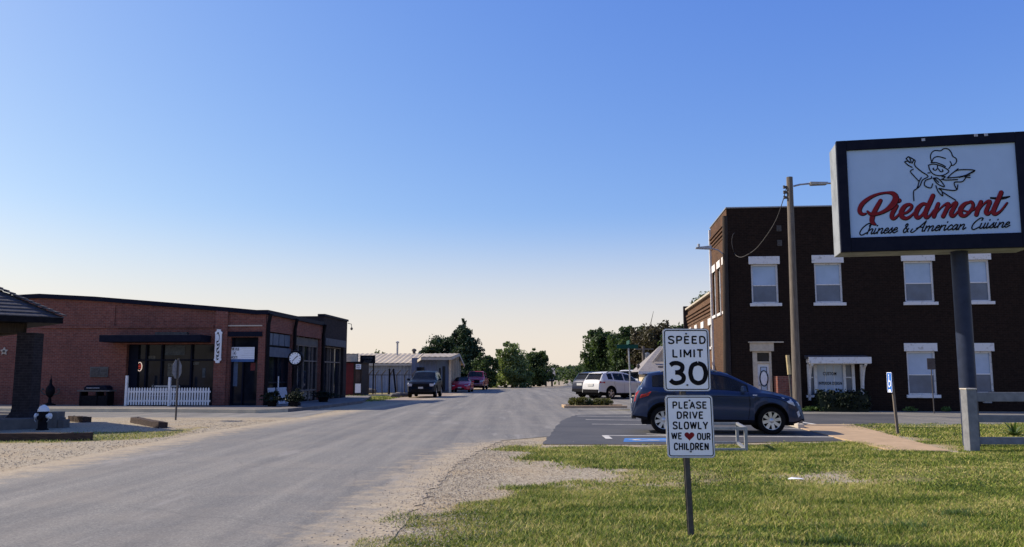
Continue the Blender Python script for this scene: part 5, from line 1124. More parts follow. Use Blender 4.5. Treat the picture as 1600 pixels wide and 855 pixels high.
# ---------------------------------------------------------------- pavilion with charcoal brick pillars
PDY = 24.2; pcx = P(100, 497, PDY); RR = 4.2; zc_ = pcx.z
PC = Vector((pcx.x-RR, PDY, 0))
pv = thing('pavilion', 'open pavilion with hipped shingle roof on charcoal brick pillars', 'pavilion', tuple(PC))
zs_ = G(42, 652).z+0; zs_ = P(42, 652, PDY).z
cr = [(RR,0),(0,RR),(-RR,0),(0,-RR)]; ap_ = (0,0,zc_+RR*.42)
mb = MB()
for k in range(4):                             # shingle courses as real steps
    A, B_ = cr[k], cr[(k+1) % 4]; nc_ = 16
    for j in range(nc_):
        f0, f1 = j/nc_, (j+1)/nc_
        a0 = Vector((A[0]*(1-f0), A[1]*(1-f0), zc_+(ap_[2]-zc_)*f0+.03)); b0 = Vector((B_[0]*(1-f0), B_[1]*(1-f0), zc_+(ap_[2]-zc_)*f0+.03))
        a1 = Vector((A[0]*(1-f1), A[1]*(1-f1), zc_+(ap_[2]-zc_)*f1)); b1_ = Vector((B_[0]*(1-f1), B_[1]*(1-f1), zc_+(ap_[2]-zc_)*f1))
        mb.quad(a0, b0, b1_, a1); d_ = Vector((0,0,-.03)); mb.quad(a0+d_, b0+d_, b0, a0)
rf = mb.build('roof', MT['shingle'], pv, fix=False)
mb = MB()
for k in range(4):
    A = Vector((cr[k][0], cr[k][1], zc_+.05)); n_ = 22
    for j in range(n_):
        p0 = A.lerp(Vector(ap_)+Vector((0,0,.05)), j/n_); p1 = A.lerp(Vector(ap_)+Vector((0,0,.05)), (j+1.15)/n_); p0.z += .03; mb.bar(p0, p1, .26, .03)
mb.build('hip_cap', MT['shingle'], rf)
mb = MB(); mb.slab([(a*.995, b_*.995) for a, b_ in cr], zc_-.16, zc_-.004); mb.build('eave_board', MT['black'], pv)
mb = MB(); q8 = .72
for k in range(4): A, B_ = cr[k], cr[(k+1) % 4]; mb.bar((A[0]*q8,A[1]*q8,zc_-.30),(B_[0]*q8,B_[1]*q8,zc_-.30),.2,.28)
mb.build('beam', MT['wood_dark'], pv)
wp2 = (P(62,580,PDY).x-P(24,580,PDY).x)/2*.72
PXo = P(42.5, 600, PDY).x-PC.x
for k, (a, b_) in enumerate(((PXo,0),(0,RR*q8),(-RR*q8,0),(0,-RR*q8))):
    mb = MB(); prev = None
    ht_ = zc_-.44-zs_; st_ = [(wp2*1.42,0),(wp2*1.25,.06),(wp2*1.06,.16),(wp2,.28),(wp2*.98,ht_)]
    for (w, z) in st_:
        cur_ = [(a+sx*w, b_+sy*w, zs_+z) for sx, sy in ((-1,-1),(1,-1),(1,1),(-1,1))]
        if prev:
            for j in range(4): mb.quad(prev[j], prev[(j+1) % 4], cur_[(j+1) % 4], cur_[j])
        prev = cur_
    mb.build('pillar', MT['brick_pav'], pv, fix=False)
mb = MB(); re = RR+.25; mb.slab([(re,0),(0,re),(-re,0),(0,-re)], -.1, zs_); mb.build('floor_slab', MT['concrete_dark'], pv, bevel=.015)
mb = MB(); bx0 = P(80,648,PDY).x-PC.x; bx1 = P(96,648,PDY).x-PC.x; mb.box(bx0,-.25,-.05,bx1,.2,P(88,643.5,PDY).z); mb.box(bx1+.003,-.2,-.05,bx1+.18,.15,zs_-.06); mb.build('step_block', MT['concrete_dark'], pv, bevel=.01)
# fire hydrant
q = G(66, 672); hy = thing('fire_hydrant', 'dark fire hydrant with white bonnet and white side caps', 'hydrant', tuple(q))
hh = P(66.5, 632.5, q.y).z
mb = MB(); mb.lathe([(.16,-.05),(.16,.03),(.12,.04),(.115,hh*.68),(.14,hh*.69),(.14,hh*.73)], 18); mb.build('barrel', MT['black'], hy, smooth=True)
mb = MB(); mb.lathe([(.15,hh*.735),(.145,hh*.8),(.115,hh*.9),(.06,hh*.97),(.035,hh*.975),(.035,hh*1.0),(0,hh*1.0)], 18); mb.build('bonnet', MT['white'], hy, smooth=True)
for s_ in (-1, 1):
    mb = MB(); mb.lathe([(.06,s_*.10),(.06,s_*.15),(.08,s_*.155),(.08,s_*.21),(.03,s_*.215),(.03,s_*.24),(0,s_*.24)], 14, (0,0,hh*.55), 'x'); cp = mb.build('nozzle_cap', MT['white'], hy, smooth=True)
    mb = MB(); mb.tube([(s_*.18,-.06,hh*.52),(s_*.19,-.07,hh*.4),(s_*.15,-.08,hh*.32)], .012, 6); mb.build('chain', MT['steel'], cp)
mb = MB(); mb.lathe([(.07,-.2),(.07,-.12)], 14, (0,0,hh*.5), 'y'); mb.build('pumper_cap', MT['black'], hy)
# timbers
def timber(name, label, px0, px1, w, h, g=None, m='tie'):
    a, b_ = G(*px0), G(*px1); d = b_-a; t = thing(name, label, 'timber', (a.x, a.y, 0), math.atan2(d.y, d.x), g)
    mb = MB(); n_ = 10; L_ = d.length
    for k in range(n_): pass
    secs = []
    for k in range(n_+1):
        x = L_*k/n_; j = lambda: random.uniform(-.012,.012); secs.append([(x,0+j(),-.05),(x,w+j(),-.05),(x,w+j(),h+j()),(x,0+j(),h+j())])
    for k in range(n_):
        for i in range(4): mb.quad(secs[k][i], secs[k][(i+1) % 4], secs[k+1][(i+1) % 4], secs[k+1][i])
    mb.poly(secs[0]); mb.poly(secs[-1]); mb.build('beam', MT[m], t, bevel=.012)
    mb = MB()
    for f in (.12, .88): mb.lathe([(.03,h-.01),(.03,h+.016),(.012,h+.02),(0,h+.02)], 10, (L_*f, w/2, 0))
    mb.build('spike', MT['steel_dark'], t); return t
timber('landscape_timber', 'long dark landscape timber edging the grass before the pavilion', (-120,690.5), (140,688.5), .2, .17)
timber('parking_timber', 'old reddish railroad tie stop on the gravel near the stop sign', (203,660.5), (247,669.5), .26, .17, 'railroad tie stops on the gravel')
timber('parking_timber', 'short old railroad tie stop right beside the pavilion step', (106,658.5), (129,660.5), .26, .17, 'railroad tie stops on the gravel')
# stop sign seen edge-on
q = G(274.5, 656.5); sg = thing('stop_sign', 'stop sign seen edge-on from behind on a dark steel post', 'sign', tuple(q), R(85))
tz_ = P(273, 560, q.y).z; mz_ = P(273, 577, q.y).z
mb = MB(); mb.tube([(0,0,-.1),(0,0,tz_)], .032, 8); mb.build('post', MT['steel_dark'], sg)
ro = .34; mb = MB(); mb.prism([(ro*math.cos(R(22.5+45*k)), mz_+ro*math.sin(R(22.5+45*k))) for k in range(8)], .035, .042); mb.build('plate', pm('bare_sign_back', (0.20,0.21,0.23), (0.14,0.15,0.16), 9, .6), sg)
# ================================================================ TREES AND PLANTS
def leafcloud(name, blobs, n, size, m, parent, seed, clumps=26, spread=.33, flat=1.0, origin=(0,0,0)):
    r_ = np.random.default_rng(seed); vol = np.array([b_[3]*b_[4]*b_[5] for b_ in blobs])**.75; vol /= vol.sum(); Ps = []
    for b_, w in zip(blobs, vol):
        nb = max(30, int(n*w)); nc = max(5, int(clumps*w*len(blobs)**.5)); d = r_.normal(size=(nc, 3)); d /= np.linalg.norm(d, axis=1, keepdims=True)
        cc = d*(r_.uniform(.35, 1.0, (nc, 1))**.6); k = r_.integers(0, nc, nb); cs = r_.uniform(.5, 1.25, nc)
        g_ = np.clip(r_.normal(size=(nb, 3)), -1.5, 1.5); p = cc[k]+g_*spread*cs[k][:, None]*np.array([1, 1, .75]); Ps.append(p*np.array(b_[3:6])+np.array(b_[:3]))
    Pp = np.vstack(Ps); Pp = Pp[Pp[:, 2] > .05]; n = len(Pp)
    a = r_.normal(size=(n, 3)); a /= np.linalg.norm(a, axis=1, keepdims=True); c = r_.normal(size=(n, 3)); b_ = np.cross(a, c); b_ /= np.linalg.norm(b_, axis=1, keepdims=True)
    s = size*r_.uniform(.5, 1.3, (n, 1)); V = np.stack([Pp-a*s, Pp-b_*s*.5*flat, Pp+a*s, Pp+b_*s*.5*flat], 1).reshape(-1, 3)
    o = meshnp(name, V, np.arange(len(V)).reshape(-1, 4), m); o.parent = parent; return o
def tree(name, label, loc, h, blobs, n, size, m, seed, tr=.16, group=None, cat='tree', limbs=6, clumps=26, spread=.33, trunkh=.55):
    t = thing(name, label, cat, tuple(loc), 0, group); r_ = random.Random(seed)
    mb = MB(); pts = [(r_.uniform(-.05,.05)*h*k/5, r_.uniform(-.04,.04)*h*k/5, -.2+h*trunkh*k/5) for k in range(6)]; mb.tube(pts, [tr*(1-.13*k) for k in range(6)], 8); mb.build('trunk', MT['bark'], t, smooth=True)
    for k in range(limbs):
        b_ = blobs[k % len(blobs)]; s_ = Vector(pts[2+k % 3]); e = Vector((b_[0]+r_.uniform(-.5,.5)*b_[3], b_[1]+r_.uniform(-.5,.5)*b_[4], b_[2]+r_.uniform(-.1,.6)*b_[5])); md = s_.lerp(e, .5)+Vector((0,0,.06*h))
        mb = MB(); mb.tube(crom([tuple(s_), tuple(md), tuple(e)], 4).tolist(), [tr*.5*(1-.09*i) for i in range(9)], 6); mb.build('limb', MT['bark'], t, smooth=True)
    leafcloud('crown', blobs, int(n*1.9), size*.72, m, t, seed, int(clumps*1.5), spread*.85); return t
def place(px, D): v = P(px, 600, D); return (v.x, D, 0)
def hgt(py, D, px=800): return P(px, py, D).z
def cone(h, r, z0, k=7, seed=1, jit=.25):     # stacked tapering blobs of an evergreen
    r_ = random.Random(seed); out = []
    for i in range(k): f = i/(k-1); w = r*(1-f)**.75*r_.uniform(.85,1.2)+.25; out.append((r_.uniform(-jit,jit)*w, r_.uniform(-jit,jit)*w, z0+(h-z0)*f*.93, w, w, (h-z0)/k*.95))
    return out
def dome(h, rx, ry, seed, k=7, z0=.3):
    r_ = random.Random(seed); out = [(0,0,h*(z0+1)/2*.95,rx*.72,ry*.72,h*(1-z0)/2*.85)]
    for i in range(k):
        a = 2*math.pi*i/k+r_.uniform(-.3,.3); d = r_.uniform(.35,.75); zc = h*r_.uniform(z0+.15,.84); out.append((rx*d*math.cos(a), ry*d*math.sin(a), zc, rx*r_.uniform(.32,.5), ry*r_.uniform(.32,.5), h*r_.uniform(.12,.2)))
    out.append((rx*r_.uniform(-.2,.2), 0, h*.88, rx*.32, ry*.32, h*.12))
    if z0 < .15:
        for i in range(5): out.append((rx*(-.7+.35*i), r_.uniform(-.4,.4)*ry, h*r_.uniform(.1,.2), rx*.34, ry*.4, h*.16))
    return out
def dmw(px0, px1, D): return (P(px1,600,D).x-P(px0,600,D).x)/2
D = 104; h = hgt(499, D)
tree('evergreen_tree', 'tallest dark evergreen rising above the red cars at the left roadside', place(724, D), h, cone(h, dmw(702,748,D), 1.0, 9, 3, .3)+[(-.3,0,h*.75,1.3,1.3,1.2),(.8,.2,h*.55,1.6,1.4,1.4)], 9000, .27, MT['leaf_cedar'], 31, .25, clumps=60, spread=.28)
D = 108; h = hgt(521, D)
tree('evergreen_tree', 'lower spreading evergreen just left of the tallest one behind the metal shed', place(691, D), h, [(0,0,h*.78,1.6,1.4,1.4),(-1.4,0,h*.62,1.4,1.3,.9),(1.2,.2,h*.66,1.3,1.2,1.3),(0,0,h*.45,1.9,1.7,1.5),(.4,0,h*.25,1.6,1.5,1.2)], 5000, .26, MT['leaf_cedar'], 32, .2, clumps=45, spread=.3)
D = 98; h = hgt(552, D)
tree('roadside_tree', 'dark green low tree right behind the red pickup', place(755, D), h, dome(h, dmw(738,776,D), 1.8, 5, 6, .05), 5500, .2, MT['leaf_dark'], 33, .15)
D = 100; h = hgt(535, D)
tree('roadside_tree', 'pale green feathery tree in the middle of the left roadside row', place(800, D), h, dome(h, dmw(770,832,D), 2.4, 8, 8, .08), 8000, .21, MT['leaf_light'], 34, .18)
D = 110; h = hgt(546, D)
tree('roadside_tree', 'dark rounded tree at the right end of the left roadside row', place(834, D), h, dome(h, dmw(812,856,D), 2.2, 11, 7, .03), 7000, .22, MT['leaf_dark'], 35, .18)
D = 150
for i, (px, top, lab) in enumerate(((589,548,'bushy treetop peeking over the shed roof beside the dark board'),(597,549.5,'small treetop peeking over the shed roof left of the vent pipe'))):
    h = hgt(top, D); tree('distant_tree', lab, place(px, D), h, dome(h, .75, .75, 40+i, 5, .5), 900, .2, MT['leaf_dark'], 41+i, .1, 'treetops behind the metal shed')
# right-hand clump behind the white car
D = 96; h = hgt(513, D)
tree('roadside_tree', 'big dark green tree left of the clump behind the white car', place(944, D), h, dome(h, dmw(916,978,D), 2.6, 21, 9, .06), 9000, .25, MT['leaf_dark'], 51, .22, clumps=40)
D = 92; h = hgt(504, D)
tree('roadside_tree', 'tall green tree in the middle of the clump behind the street name post', place(980, D), h, dome(h, dmw(950,1012,D), 2.6, 23, 9, .1), 8500, .25, MT['leaf_dark'], 52, .24, clumps=40)
D = 84; h = hgt(505, D)
br_ = tree('roadside_tree', 'brownish half-dry tree with one bare dead spike behind the grey gable roof', place(1018, D), h, dome(h, dmw(982,1056,D), 2.6, 27, 9, .25), 7000, .22, MT['leaf_brown'], 53, .22, clumps=36)
mb = MB(); mb.tube([(.2,0,h*.5),(.3,0,h*.85),(.05,0,h*1.0),(.35,0,h*1.18)], [.09,.07,.04,.015], 6); mb.build('dead_branch', MT['bark'], br_, smooth=True)
D = 66; h = hgt(506, D)
tree('roadside_tree', 'tree behind the low tan brick wing with a thin ragged top', place(1066, D), h, dome(h, 2.0, 2.0, 29, 7, .2), 3500, .2, MT['leaf_dark'], 54, .18, clumps=20, spread=.4)
D = 62; h = hgt(455, D); tree('roadside_tree', 'thin treetop showing just above the coping of the tan brick wing', place(1108, D), h, [(0,0,h*.82,.9,.9,h*.16),(.3,.2,h*.62,1.2,1.2,1.4)], 1400, .18, MT['leaf_dark'], 55, .16, clumps=16, spread=.4)
# far belt: trees one can still tell apart
FAR = [(862,573,255,.9,'leaf_far'),(868,569.5,300,1.0,'leaf_dark'),(876,574,240,1.1,'leaf_light'),(886,576,270,1.4,'leaf_far'),(896,570,330,1.2,'leaf_dark'),(903,574,280,1.3,'leaf_far'),(912,570,230,1.5,'leaf_far'),(918,566,200,1.4,'leaf_dark'),(926,560,170,1.6,'leaf_dark'),(854,566,210,1.1,'leaf_dark')]
NM = ['grey green','tall dark','pale leafy','wide grey','dark pointed','small grey','broad hazy','dark round','near dark','dark slender']
for i, (px, top, D, w, mm) in enumerate(FAR):
    h = hgt(top, D); wd_ = w*D/255*2.6
    tree('distant_tree', f'{NM[i]} tree in the far belt where the road meets the horizon', place(px, D), h, dome(h, wd_, wd_*.8, 60+i, 6, .05), 1700, .3*D/255+.1, MT[mm], 61+i, .2, 'far trees at the end of the road')
bl = []
for k in range(150): x = -420+k*6.2+random.uniform(-2,2); bl.append((x, 0+random.uniform(-12,12), random.uniform(1.2,2.6), random.uniform(4,7), 4, random.uniform(1.6,3.4)))
wo_ = leafcloud('far_woods', bl, 30000, .8, MT['leaf_far'], None, 77, 300, .4); wo_.location = (0, 420, 0); tag(wo_, 'low hazy belt of far woods along the horizon', 'woods', kind='stuff')
bl = []
for k in range(60): x = 8+k*1.1; bl.append((x, random.uniform(-3,3), random.uniform(.7,1.5), 1.8, 1.5, random.uniform(.9,1.8)))
for k in range(34): x = -52+k*1.4; bl.append((x, random.uniform(-3,3), random.uniform(.5,1.2), 1.6, 1.5, random.uniform(.7,1.4)))
wo_ = leafcloud('brush', bl, 16000, .3, MT['leaf_dark'], None, 78, 160, .4); wo_.location = (0, 122, 0); tag(wo_, 'dark thicket of brush behind the roadside trees', 'brush', kind='stuff')
# planting bed with two shrubs
q0 = G(893, 638)
bed = thing('shrub_bed', 'pale kerbed planting bed holding two low shrubs by the parking lot', 'planting bed', (q0.x, q0.y, 0))
w_ = G(985,639).x-q0.x; mb = MB()
mb.box(-.2,-.1,-.05,w_*.98,.1,.12); mb.box(-.2,1.6,-.05,w_*.98,1.75,.12); mb.box(-.35,-.1,-.05,-.2,1.75,.12); mb.build('kerb', MT['concrete_tan'], bed, bevel=.02)
mb = MB(); mb.box(-.2,.1,-.05,w_*.95,1.6,.06); mb.build('soil', pm('bed_soil', (0.14,0.10,0.065), None, 9, .95), bed)
for px0, px1, top, lab in ((889,920,622,'low golden green shrub, the left one in the kerbed bed'),(926,956,624,'low green shrub, the right one in the kerbed bed')):
    Dq = q0.y+.75; a, b_ = P(px0,630,Dq), P(px1,630,Dq); hh_ = P(px0, top, Dq).z; t = thing('shrub', lab, 'shrub', ((a.x+b_.x)/2, Dq, .04), 0, 'shrubs in the kerbed bed'); rx = (b_.x-a.x)/2
    leafcloud('foliage', [(0,0,hh_*.5,rx*.8,.5,hh_*.45),(-rx*.4,.1,hh_*.5,rx*.5,.4,hh_*.4),(rx*.4,0,hh_*.52,rx*.5,.4,hh_*.4)], 2600, .05, MT['leaf_shrub'], t, int(px0), 30, .3)
    mb = MB()
    for k in range(5): mb.tube([(0,0,-.05),(random.uniform(-.3,.3)*rx*2,random.uniform(-.2,.2),hh_*.6)], .012, 5)
    mb.build('stem', MT['bark'], t)
Dq = q0.y+.9; a = P(923,632,Dq); t = thing('small_shrub', 'small dark sprig of shrub between the two bed shrubs', 'shrub', (a.x, Dq, .04)); leafcloud('foliage', [(0,0,.22,.22,.2,.2)], 500, .045, MT['leaf_dark'], t, 5, 10, .3)
mb = MB(); mb.tube([(0,0,-.05),(.02,0,.3)], .012, 5); mb.build('stem', MT['bark'], t)
# hedge below the shop window
xa, xb_ = FB.onx(1268, 625)[0], FB.onx(1346, 625)[0]; zt = FB.onx(1305, 611, -.7)[1]
hd = thing('hedge', 'clipped dark hedge below the bracketed shop window', 'hedge', tuple(FB.o+FB.ex*((xa+xb_)/2)-FB.ey*.75), BYAW)
W_ = (xb_-xa)/2; leafcloud('foliage', [(W_*f,0,zt*.5,W_*.24,.42,zt*.5*random.uniform(.9,1.02)) for f in (-.8,-.48,-.16,.16,.48,.8)], 9000, .055, MT['leaf_hedge'], hd, 91, 60, .34)
mb = MB(); mb.box(-W_*.95,-.3,0,W_*.95,.3,zt*.82); mb.build('inner_twigs', MT['leaf_hedge'], hd)
# weeds along the wall foot
for i, (px, w, hh_, lab) in enumerate(((1270,.42,.22,'bright green weed patch at the kerb below the hedge'),(1311,.14,.3,'spindly weed right of the hedge patch at the kerb'),(1421,.25,.22,'pale weed tuft at the wall foot under the lower sash window'),(1478,.16,.18,'small weed tuft between the brown sign and the steel post'))):
    q = G(px, 643.5); t = thing('weed', lab, 'weed', tuple(q)); leafcloud('leaf', [(0,0,hh_*.45,w,.2,hh_*.5)], 420, .05, MT['leaf_weed'], t, 95+i, 14, .35)
    mb = MB()
    for k in range(6): mb.tube([(random.uniform(-w,w)*.6,0,-.03),(random.uniform(-w,w),random.uniform(-.1,.1),hh_)], .006, 4)
    mb.build('stem', MT['leaf_weed'], t)
# strap-leaved plant behind the fence
q = G(1585, 681); yc = thing('strap_leaf_plant', 'dark strap-leaved plant behind the pale rail fence', 'plant', tuple(q)); r_ = random.Random(4); zc_2 = P(1580,658,q.y).z
for k in range(34):
    a = r_.uniform(0, 2*math.pi); L_ = r_.uniform(.35,.6); u_ = Vector((math.cos(a), math.sin(a), 0)); sd_ = Vector((-u_.y, u_.x, 0)); mb = MB(); pts = []; el_ = r_.uniform(.35,1.2)
    for j in range(6): f = j/5; pts.append(u_*(L_*f*math.cos(el_))+Vector((0,0,L_*f*math.sin(el_)-.28*f*f*L_)))
    for j in range(5):
        w0, w1 = .035*(1-.75*(j/5)**2), .035*(1-.75*((j+1)/5)**2); mb.quad(pts[j]-sd_*w0, pts[j]+sd_*w0, pts[j+1]+sd_*w1, pts[j+1]-sd_*w1)
    mb.build('leaf', MT['leaf_weed'] if k % 5 == 0 else MT['leaf_dark'], yc, fix=False)
# coarse clumps in the lawn
for i, (px, py, s_, lab) in enumerate(((1415,825,1.0,'coarse dark grass clump in the near lawn toward the right'),(1500,806,.8,'flatter dark grass clump further right in the near lawn'),(1310,848,.7,'dark grass clump at the bottom edge of the lawn'),(1200,762,.6,'dark grass clump on the lawn behind the sign near the white scrap'))):
    q = G(px, py); n = 260; r2 = np.random.default_rng(200+i); a = r2.uniform(0, 6.28, n); rad = np.abs(r2.normal(0, .16*s_, n)); x, y = rad*np.cos(a)*1.6, rad*np.sin(a); la = r2.uniform(0, 6.28, n); h_ = r2.uniform(.05,.12,n)*s_**.5; w = .006
    V = np.stack([np.stack([x-w*np.sin(la), y+w*np.cos(la), 0*x], 1), np.stack([x+w*np.sin(la), y-w*np.cos(la), 0*x], 1), np.stack([x+np.cos(la)*h_, y+np.sin(la)*h_, h_*.8], 1)], 1).reshape(-1, 3)
    o = meshnp('grass_clump', V, np.arange(len(V)).reshape(-1, 3), MT['leaf_weed'], k=3); o.location = q; tag(o, lab, 'grass clump')
q = G(1243, 754.5); mb = MB(); mb.add([(-.11,-.04,.055),(.02,-.06,.062),(.12,-.01,.05),(.10,.06,.058),(-.04,.05,.07),(-.1,.03,.05)], [(0,1,4,5),(1,2,3,4)]); o = mb.build('litter', MT['signwhite'], fix=False); o.location = (q.x, q.y, 0); tag(o, 'crumpled white paper scrap lying on the lawn', 'litter')

# ================================================================ FAR LEFT: sheds, fences, boards
DW = 72.0
def wx(px, D): return P(px, 600, D).x
x0, x1, x2 = wx(543, DW)-6, wx(646, DW), wx(682, 70.5)
ze, zr = hgt(567.5, DW), hgt(552.8, 80); ze2 = hgt(558, 69.6)
ws = thing('metal_shed', 'long blue grey metal shed with low tan corrugated roof', 'shed', (x1, DW, 0))
mb = MB(); L0 = x0-x1
def corr(mb, xa, xb_, y, z0, z1, p=.3, dpt=.05):
    n_ = int((xb_-xa)/p*2); xs = np.linspace(xa, xb_, n_+1)
    for i in range(n_): ya, yb = y+(dpt if i % 2 else 0), y+(0 if i % 2 else dpt); mb.quad((xs[i],ya,z0),(xs[i+1],yb,z0),(xs[i+1],yb,z1),(xs[i],ya,z1))
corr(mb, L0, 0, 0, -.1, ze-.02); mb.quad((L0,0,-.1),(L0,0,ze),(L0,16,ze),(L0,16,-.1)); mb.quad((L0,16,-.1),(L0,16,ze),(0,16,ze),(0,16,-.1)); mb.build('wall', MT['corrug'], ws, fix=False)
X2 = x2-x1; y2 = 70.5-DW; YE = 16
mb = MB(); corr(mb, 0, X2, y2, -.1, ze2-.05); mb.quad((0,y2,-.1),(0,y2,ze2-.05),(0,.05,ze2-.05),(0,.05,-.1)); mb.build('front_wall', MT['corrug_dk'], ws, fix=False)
mb = MB()
def corrroof(mb, xa, xb_, ya, za, yb, zb):
    n_ = int((xb_-xa)/.45*2); xs = np.linspace(xa, xb_, n_+1)
    for i in range(n_): o0 = .05 if i % 2 else 0; o1 = 0 if i % 2 else .05; mb.quad((xs[i],ya,za+o0),(xs[i+1],ya,za+o1),(xs[i+1],yb,zb+o1),(xs[i],yb,zb+o0))
corrroof(mb, L0-.3, .0, -.35, ze-.02, 8, zr); corrroof(mb, .9, X2+1.3, y2-.9, ze2-.0, 8, zr+.0)
mb.add([(0,-.35,ze-.0),(.9,y2-.9,ze2+.0),(.9,8,zr+.01),(0,8,zr+.01)], [(0,1,2,3)])
mb.quad((L0-.3,8,zr),(X2+1.3,8,zr),(X2+1.3,16.4,ze),(L0-.3,16.4,ze)); rf = mb.build('roof', MT['metalroof'], ws, fix=False)
mb = MB(); mb.box(L0-.3,-.40,ze-.22,0,-.352,ze-.03); mb.bar((0,-.38,ze-.12),(.9,y2-.93,ze2-.12),.06,.22); mb.box(.9,y2-.97,ze2-.24,X2+1.3,y2-.905,ze2-.02)
mb.bar((X2+1.32,y2-.93,ze2-.1),(X2+1.32,8,zr-.1),.05,.24); mb.bar((X2+1.32,8,zr-.1),(X2+1.32,16.4,ze-.1),.05,.24); mb.build('fascia', MT['concrete'], ws)
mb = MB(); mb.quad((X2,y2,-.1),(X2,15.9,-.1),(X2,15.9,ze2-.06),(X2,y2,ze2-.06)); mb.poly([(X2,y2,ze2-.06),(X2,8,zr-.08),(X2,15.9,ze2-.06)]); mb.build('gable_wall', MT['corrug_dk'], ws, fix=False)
for k in range(5): mb = MB(); yy = y2+.4+k*3.2; mb.box(X2+1.0,yy,-.1,X2+1.2,yy+.2,ze2-.05+(zr-ze2)*max(0,1-abs(yy-8)/9)*.9); mb.build('porch_post', MT['cream'], ws)
for ya_, yb_, zt_2 in ((2.5,3.6,2.1),(6,8.5,2.3)): mb = MB(); mb.box(X2+.005,y2+ya_,0,X2+.06,y2+yb_,zt_2); mb.build('door', MT['black'], ws)
for px in (654, 659.5): xx = wx(px, 70.5)-x1; mb = MB(); mb.box(xx-.16,y2-.04,1.45,xx+.16,y2-.005,2.15); mb.build('window', MT['glass'], ws)
mb = MB(); pv_ = wx(619.5, 78)-x1; mb.tube([(pv_,6.2,zr-.6),(pv_,6.2,zr+.95)], .09, 8); mb.lathe([(.16,zr+.95),(.17,zr+1.05),(.05,zr+1.12)], 8, (pv_,6.2,0)); mb.build('vent_pipe', MT['steel'], rf)
mb = MB(); xx = wx(646.5, 80)-x1; mb.lathe([(.14,zr-.05),(.14,zr+.2),(.24,zr+.26),(.2,zr+.42),(0,zr+.5)], 10, (xx,7.9,0)); mb.build('roof_ventilator', MT['steel_dark'], rf)
# maroon hut with signs
DH = 62.0; hx0, hx1 = wx(536, DH), wx(565, DH); hz_ = hgt(567, DH); hz0 = 0
hut = thing('maroon_hut', 'small flat maroon hut squeezed between the dark shop and the shed', 'hut', (hx0, DH, 0)); W_ = hx1-hx0
xm = wx(552, DH)-hx0
mb = MB(); mb.box(0,0,-.1,xm,3,hz_); mb.build('wall', MT['redshed'], hut); mb = MB(); mb.box(xm+.003,.02,-.1,W_,3,hz_); mb.build('dark_wall', MT['wood_dark'], hut)
mb = MB(); mb.box(-.1,-.12,hz_,W_+.1,3.1,hz_+.08); mb.build('roof', MT['black'], hut)
xa, xb_ = wx(555.5,DH)-hx0, wx(562,DH)-hx0; mb = MB(); mb.box(xa,-.02,hgt(601,DH),xb_,.015,hgt(578,DH)); mb.build('window', pm('brown_shutter', (0.09,0.06,0.05), None, 5, .7), hut)
sgn_ = lambda name, label, pxa, pxb, pya, pyb, D, m, cat: None
def boardsign(name, label, pxa, pxb, pya, pyb, D, m, cat, legs=None, marks=None, mm='signblack'):
    xa, xb_ = wx(pxa, D), wx(pxb, D); za, zb = hgt(pyb, D), hgt(pya, D); t = thing(name, label, cat, ((xa+xb_)/2, D, za)); w = (xb_-xa)/2; h_ = zb-za
    mb = MB(); mb.box(-w,-.03,0,w,.03,h_); p = mb.build('board', m, t); f = lambda u, v, d=0: (u*w, -.033-d, h_*v)
    mb = MB(); mb.box(-w-.03,-.04,-.03,-w,.04,h_+.03); mb.box(w,-.04,-.03,w+.03,.04,h_+.03); mb.box(-w,-.04,h_,w,.04,h_+.03); mb.box(-w,-.04,-.03,w,.04,0); mb.build('frame', MT['wood_dark'], t)
    if marks:
        for (txt, a, b_, c, d) in marks: textmesh('lettering', txt, a*w, b_*w, c*h_, d*h_, -.035, MT[mm], p, .02)
    if legs is not None:
        mb = MB()
        for s_ in (-.8, .8): mb.box(w*s_-.05,.035,legs-za,w*s_+.05,.12,h_*.9)
        mb.build('leg', MT['wood_dark'], t)
    return t
boardsign('roof_board', 'dark board with faint lettering standing above the maroon hut', 562.5, 585, 556, 567.3, DH+3.5, MT['black'], 'sign', 0, [('COFFEE',-.7,.7,.55,.85),('SHOP',-.45,.55,.12,.42)], 'steel_dark')
boardsign('pale_banner', 'pale tan banner with faint lettering behind the maroon hut', 530, 558, 553.5, 567, DH+3.2, MT['cream'], 'banner', 0, [('OPEN',-.1,.55,.3,.7)], 'concrete')
boardsign('hut_sign', 'small white lettered sign high on the maroon hut', 555.4, 563.8, 569, 577, DH-.08, MT['signwhite'], 'sign', None, [('HAY',-.7,.7,.55,.85),('FEED',-.7,.7,.15,.45)], 'steel_dark')
boardsign('low_board', 'pale scribbled board leaning low against the maroon hut', 555, 564, 599.5, 614, DH-.2, MT['signwhite'], 'board', 0)
# chain-link fence with barbed arms
DFc = 66.0; fx0 = wx(569.5, DFc); cf = thing('chain_fence', 'steel post fence with angled barbed wire arms before the metal shed', 'fence', (fx0, DFc, 0))
zt = hgt(586, DFc); fps = [569.5,576,586.5,597,607.5,620.5,632,644,656]
mb = MB(); xe_ = wx(660, DFc)-fx0; mb.tube([(0,0,zt),(xe_,0,zt)], .035, 6); mb.build('top_rail', MT['steel_dark'], cf)
for i, px in enumerate(fps):
    xx = wx(px, DFc)-fx0; mb = MB(); ln_ = [0,.0,.0,.02,-.05,.02,0,0,0][i]; mb.tube([(xx+ln_,0,-.05),(xx-ln_*2,0,zt+.02),(xx+.28,-.1,zt+.36)], .045, 6); mb.build('post', MT['steel_dark'], cf)
for k in range(3): mb = MB(); mb.tube([(.1+.09*k,-.03*k,zt+.1+.11*k),(xe_,-.03*k,zt+.1+.11*k)], .008, 4); mb.build('barbed_wire', MT['steel_dark'], cf)
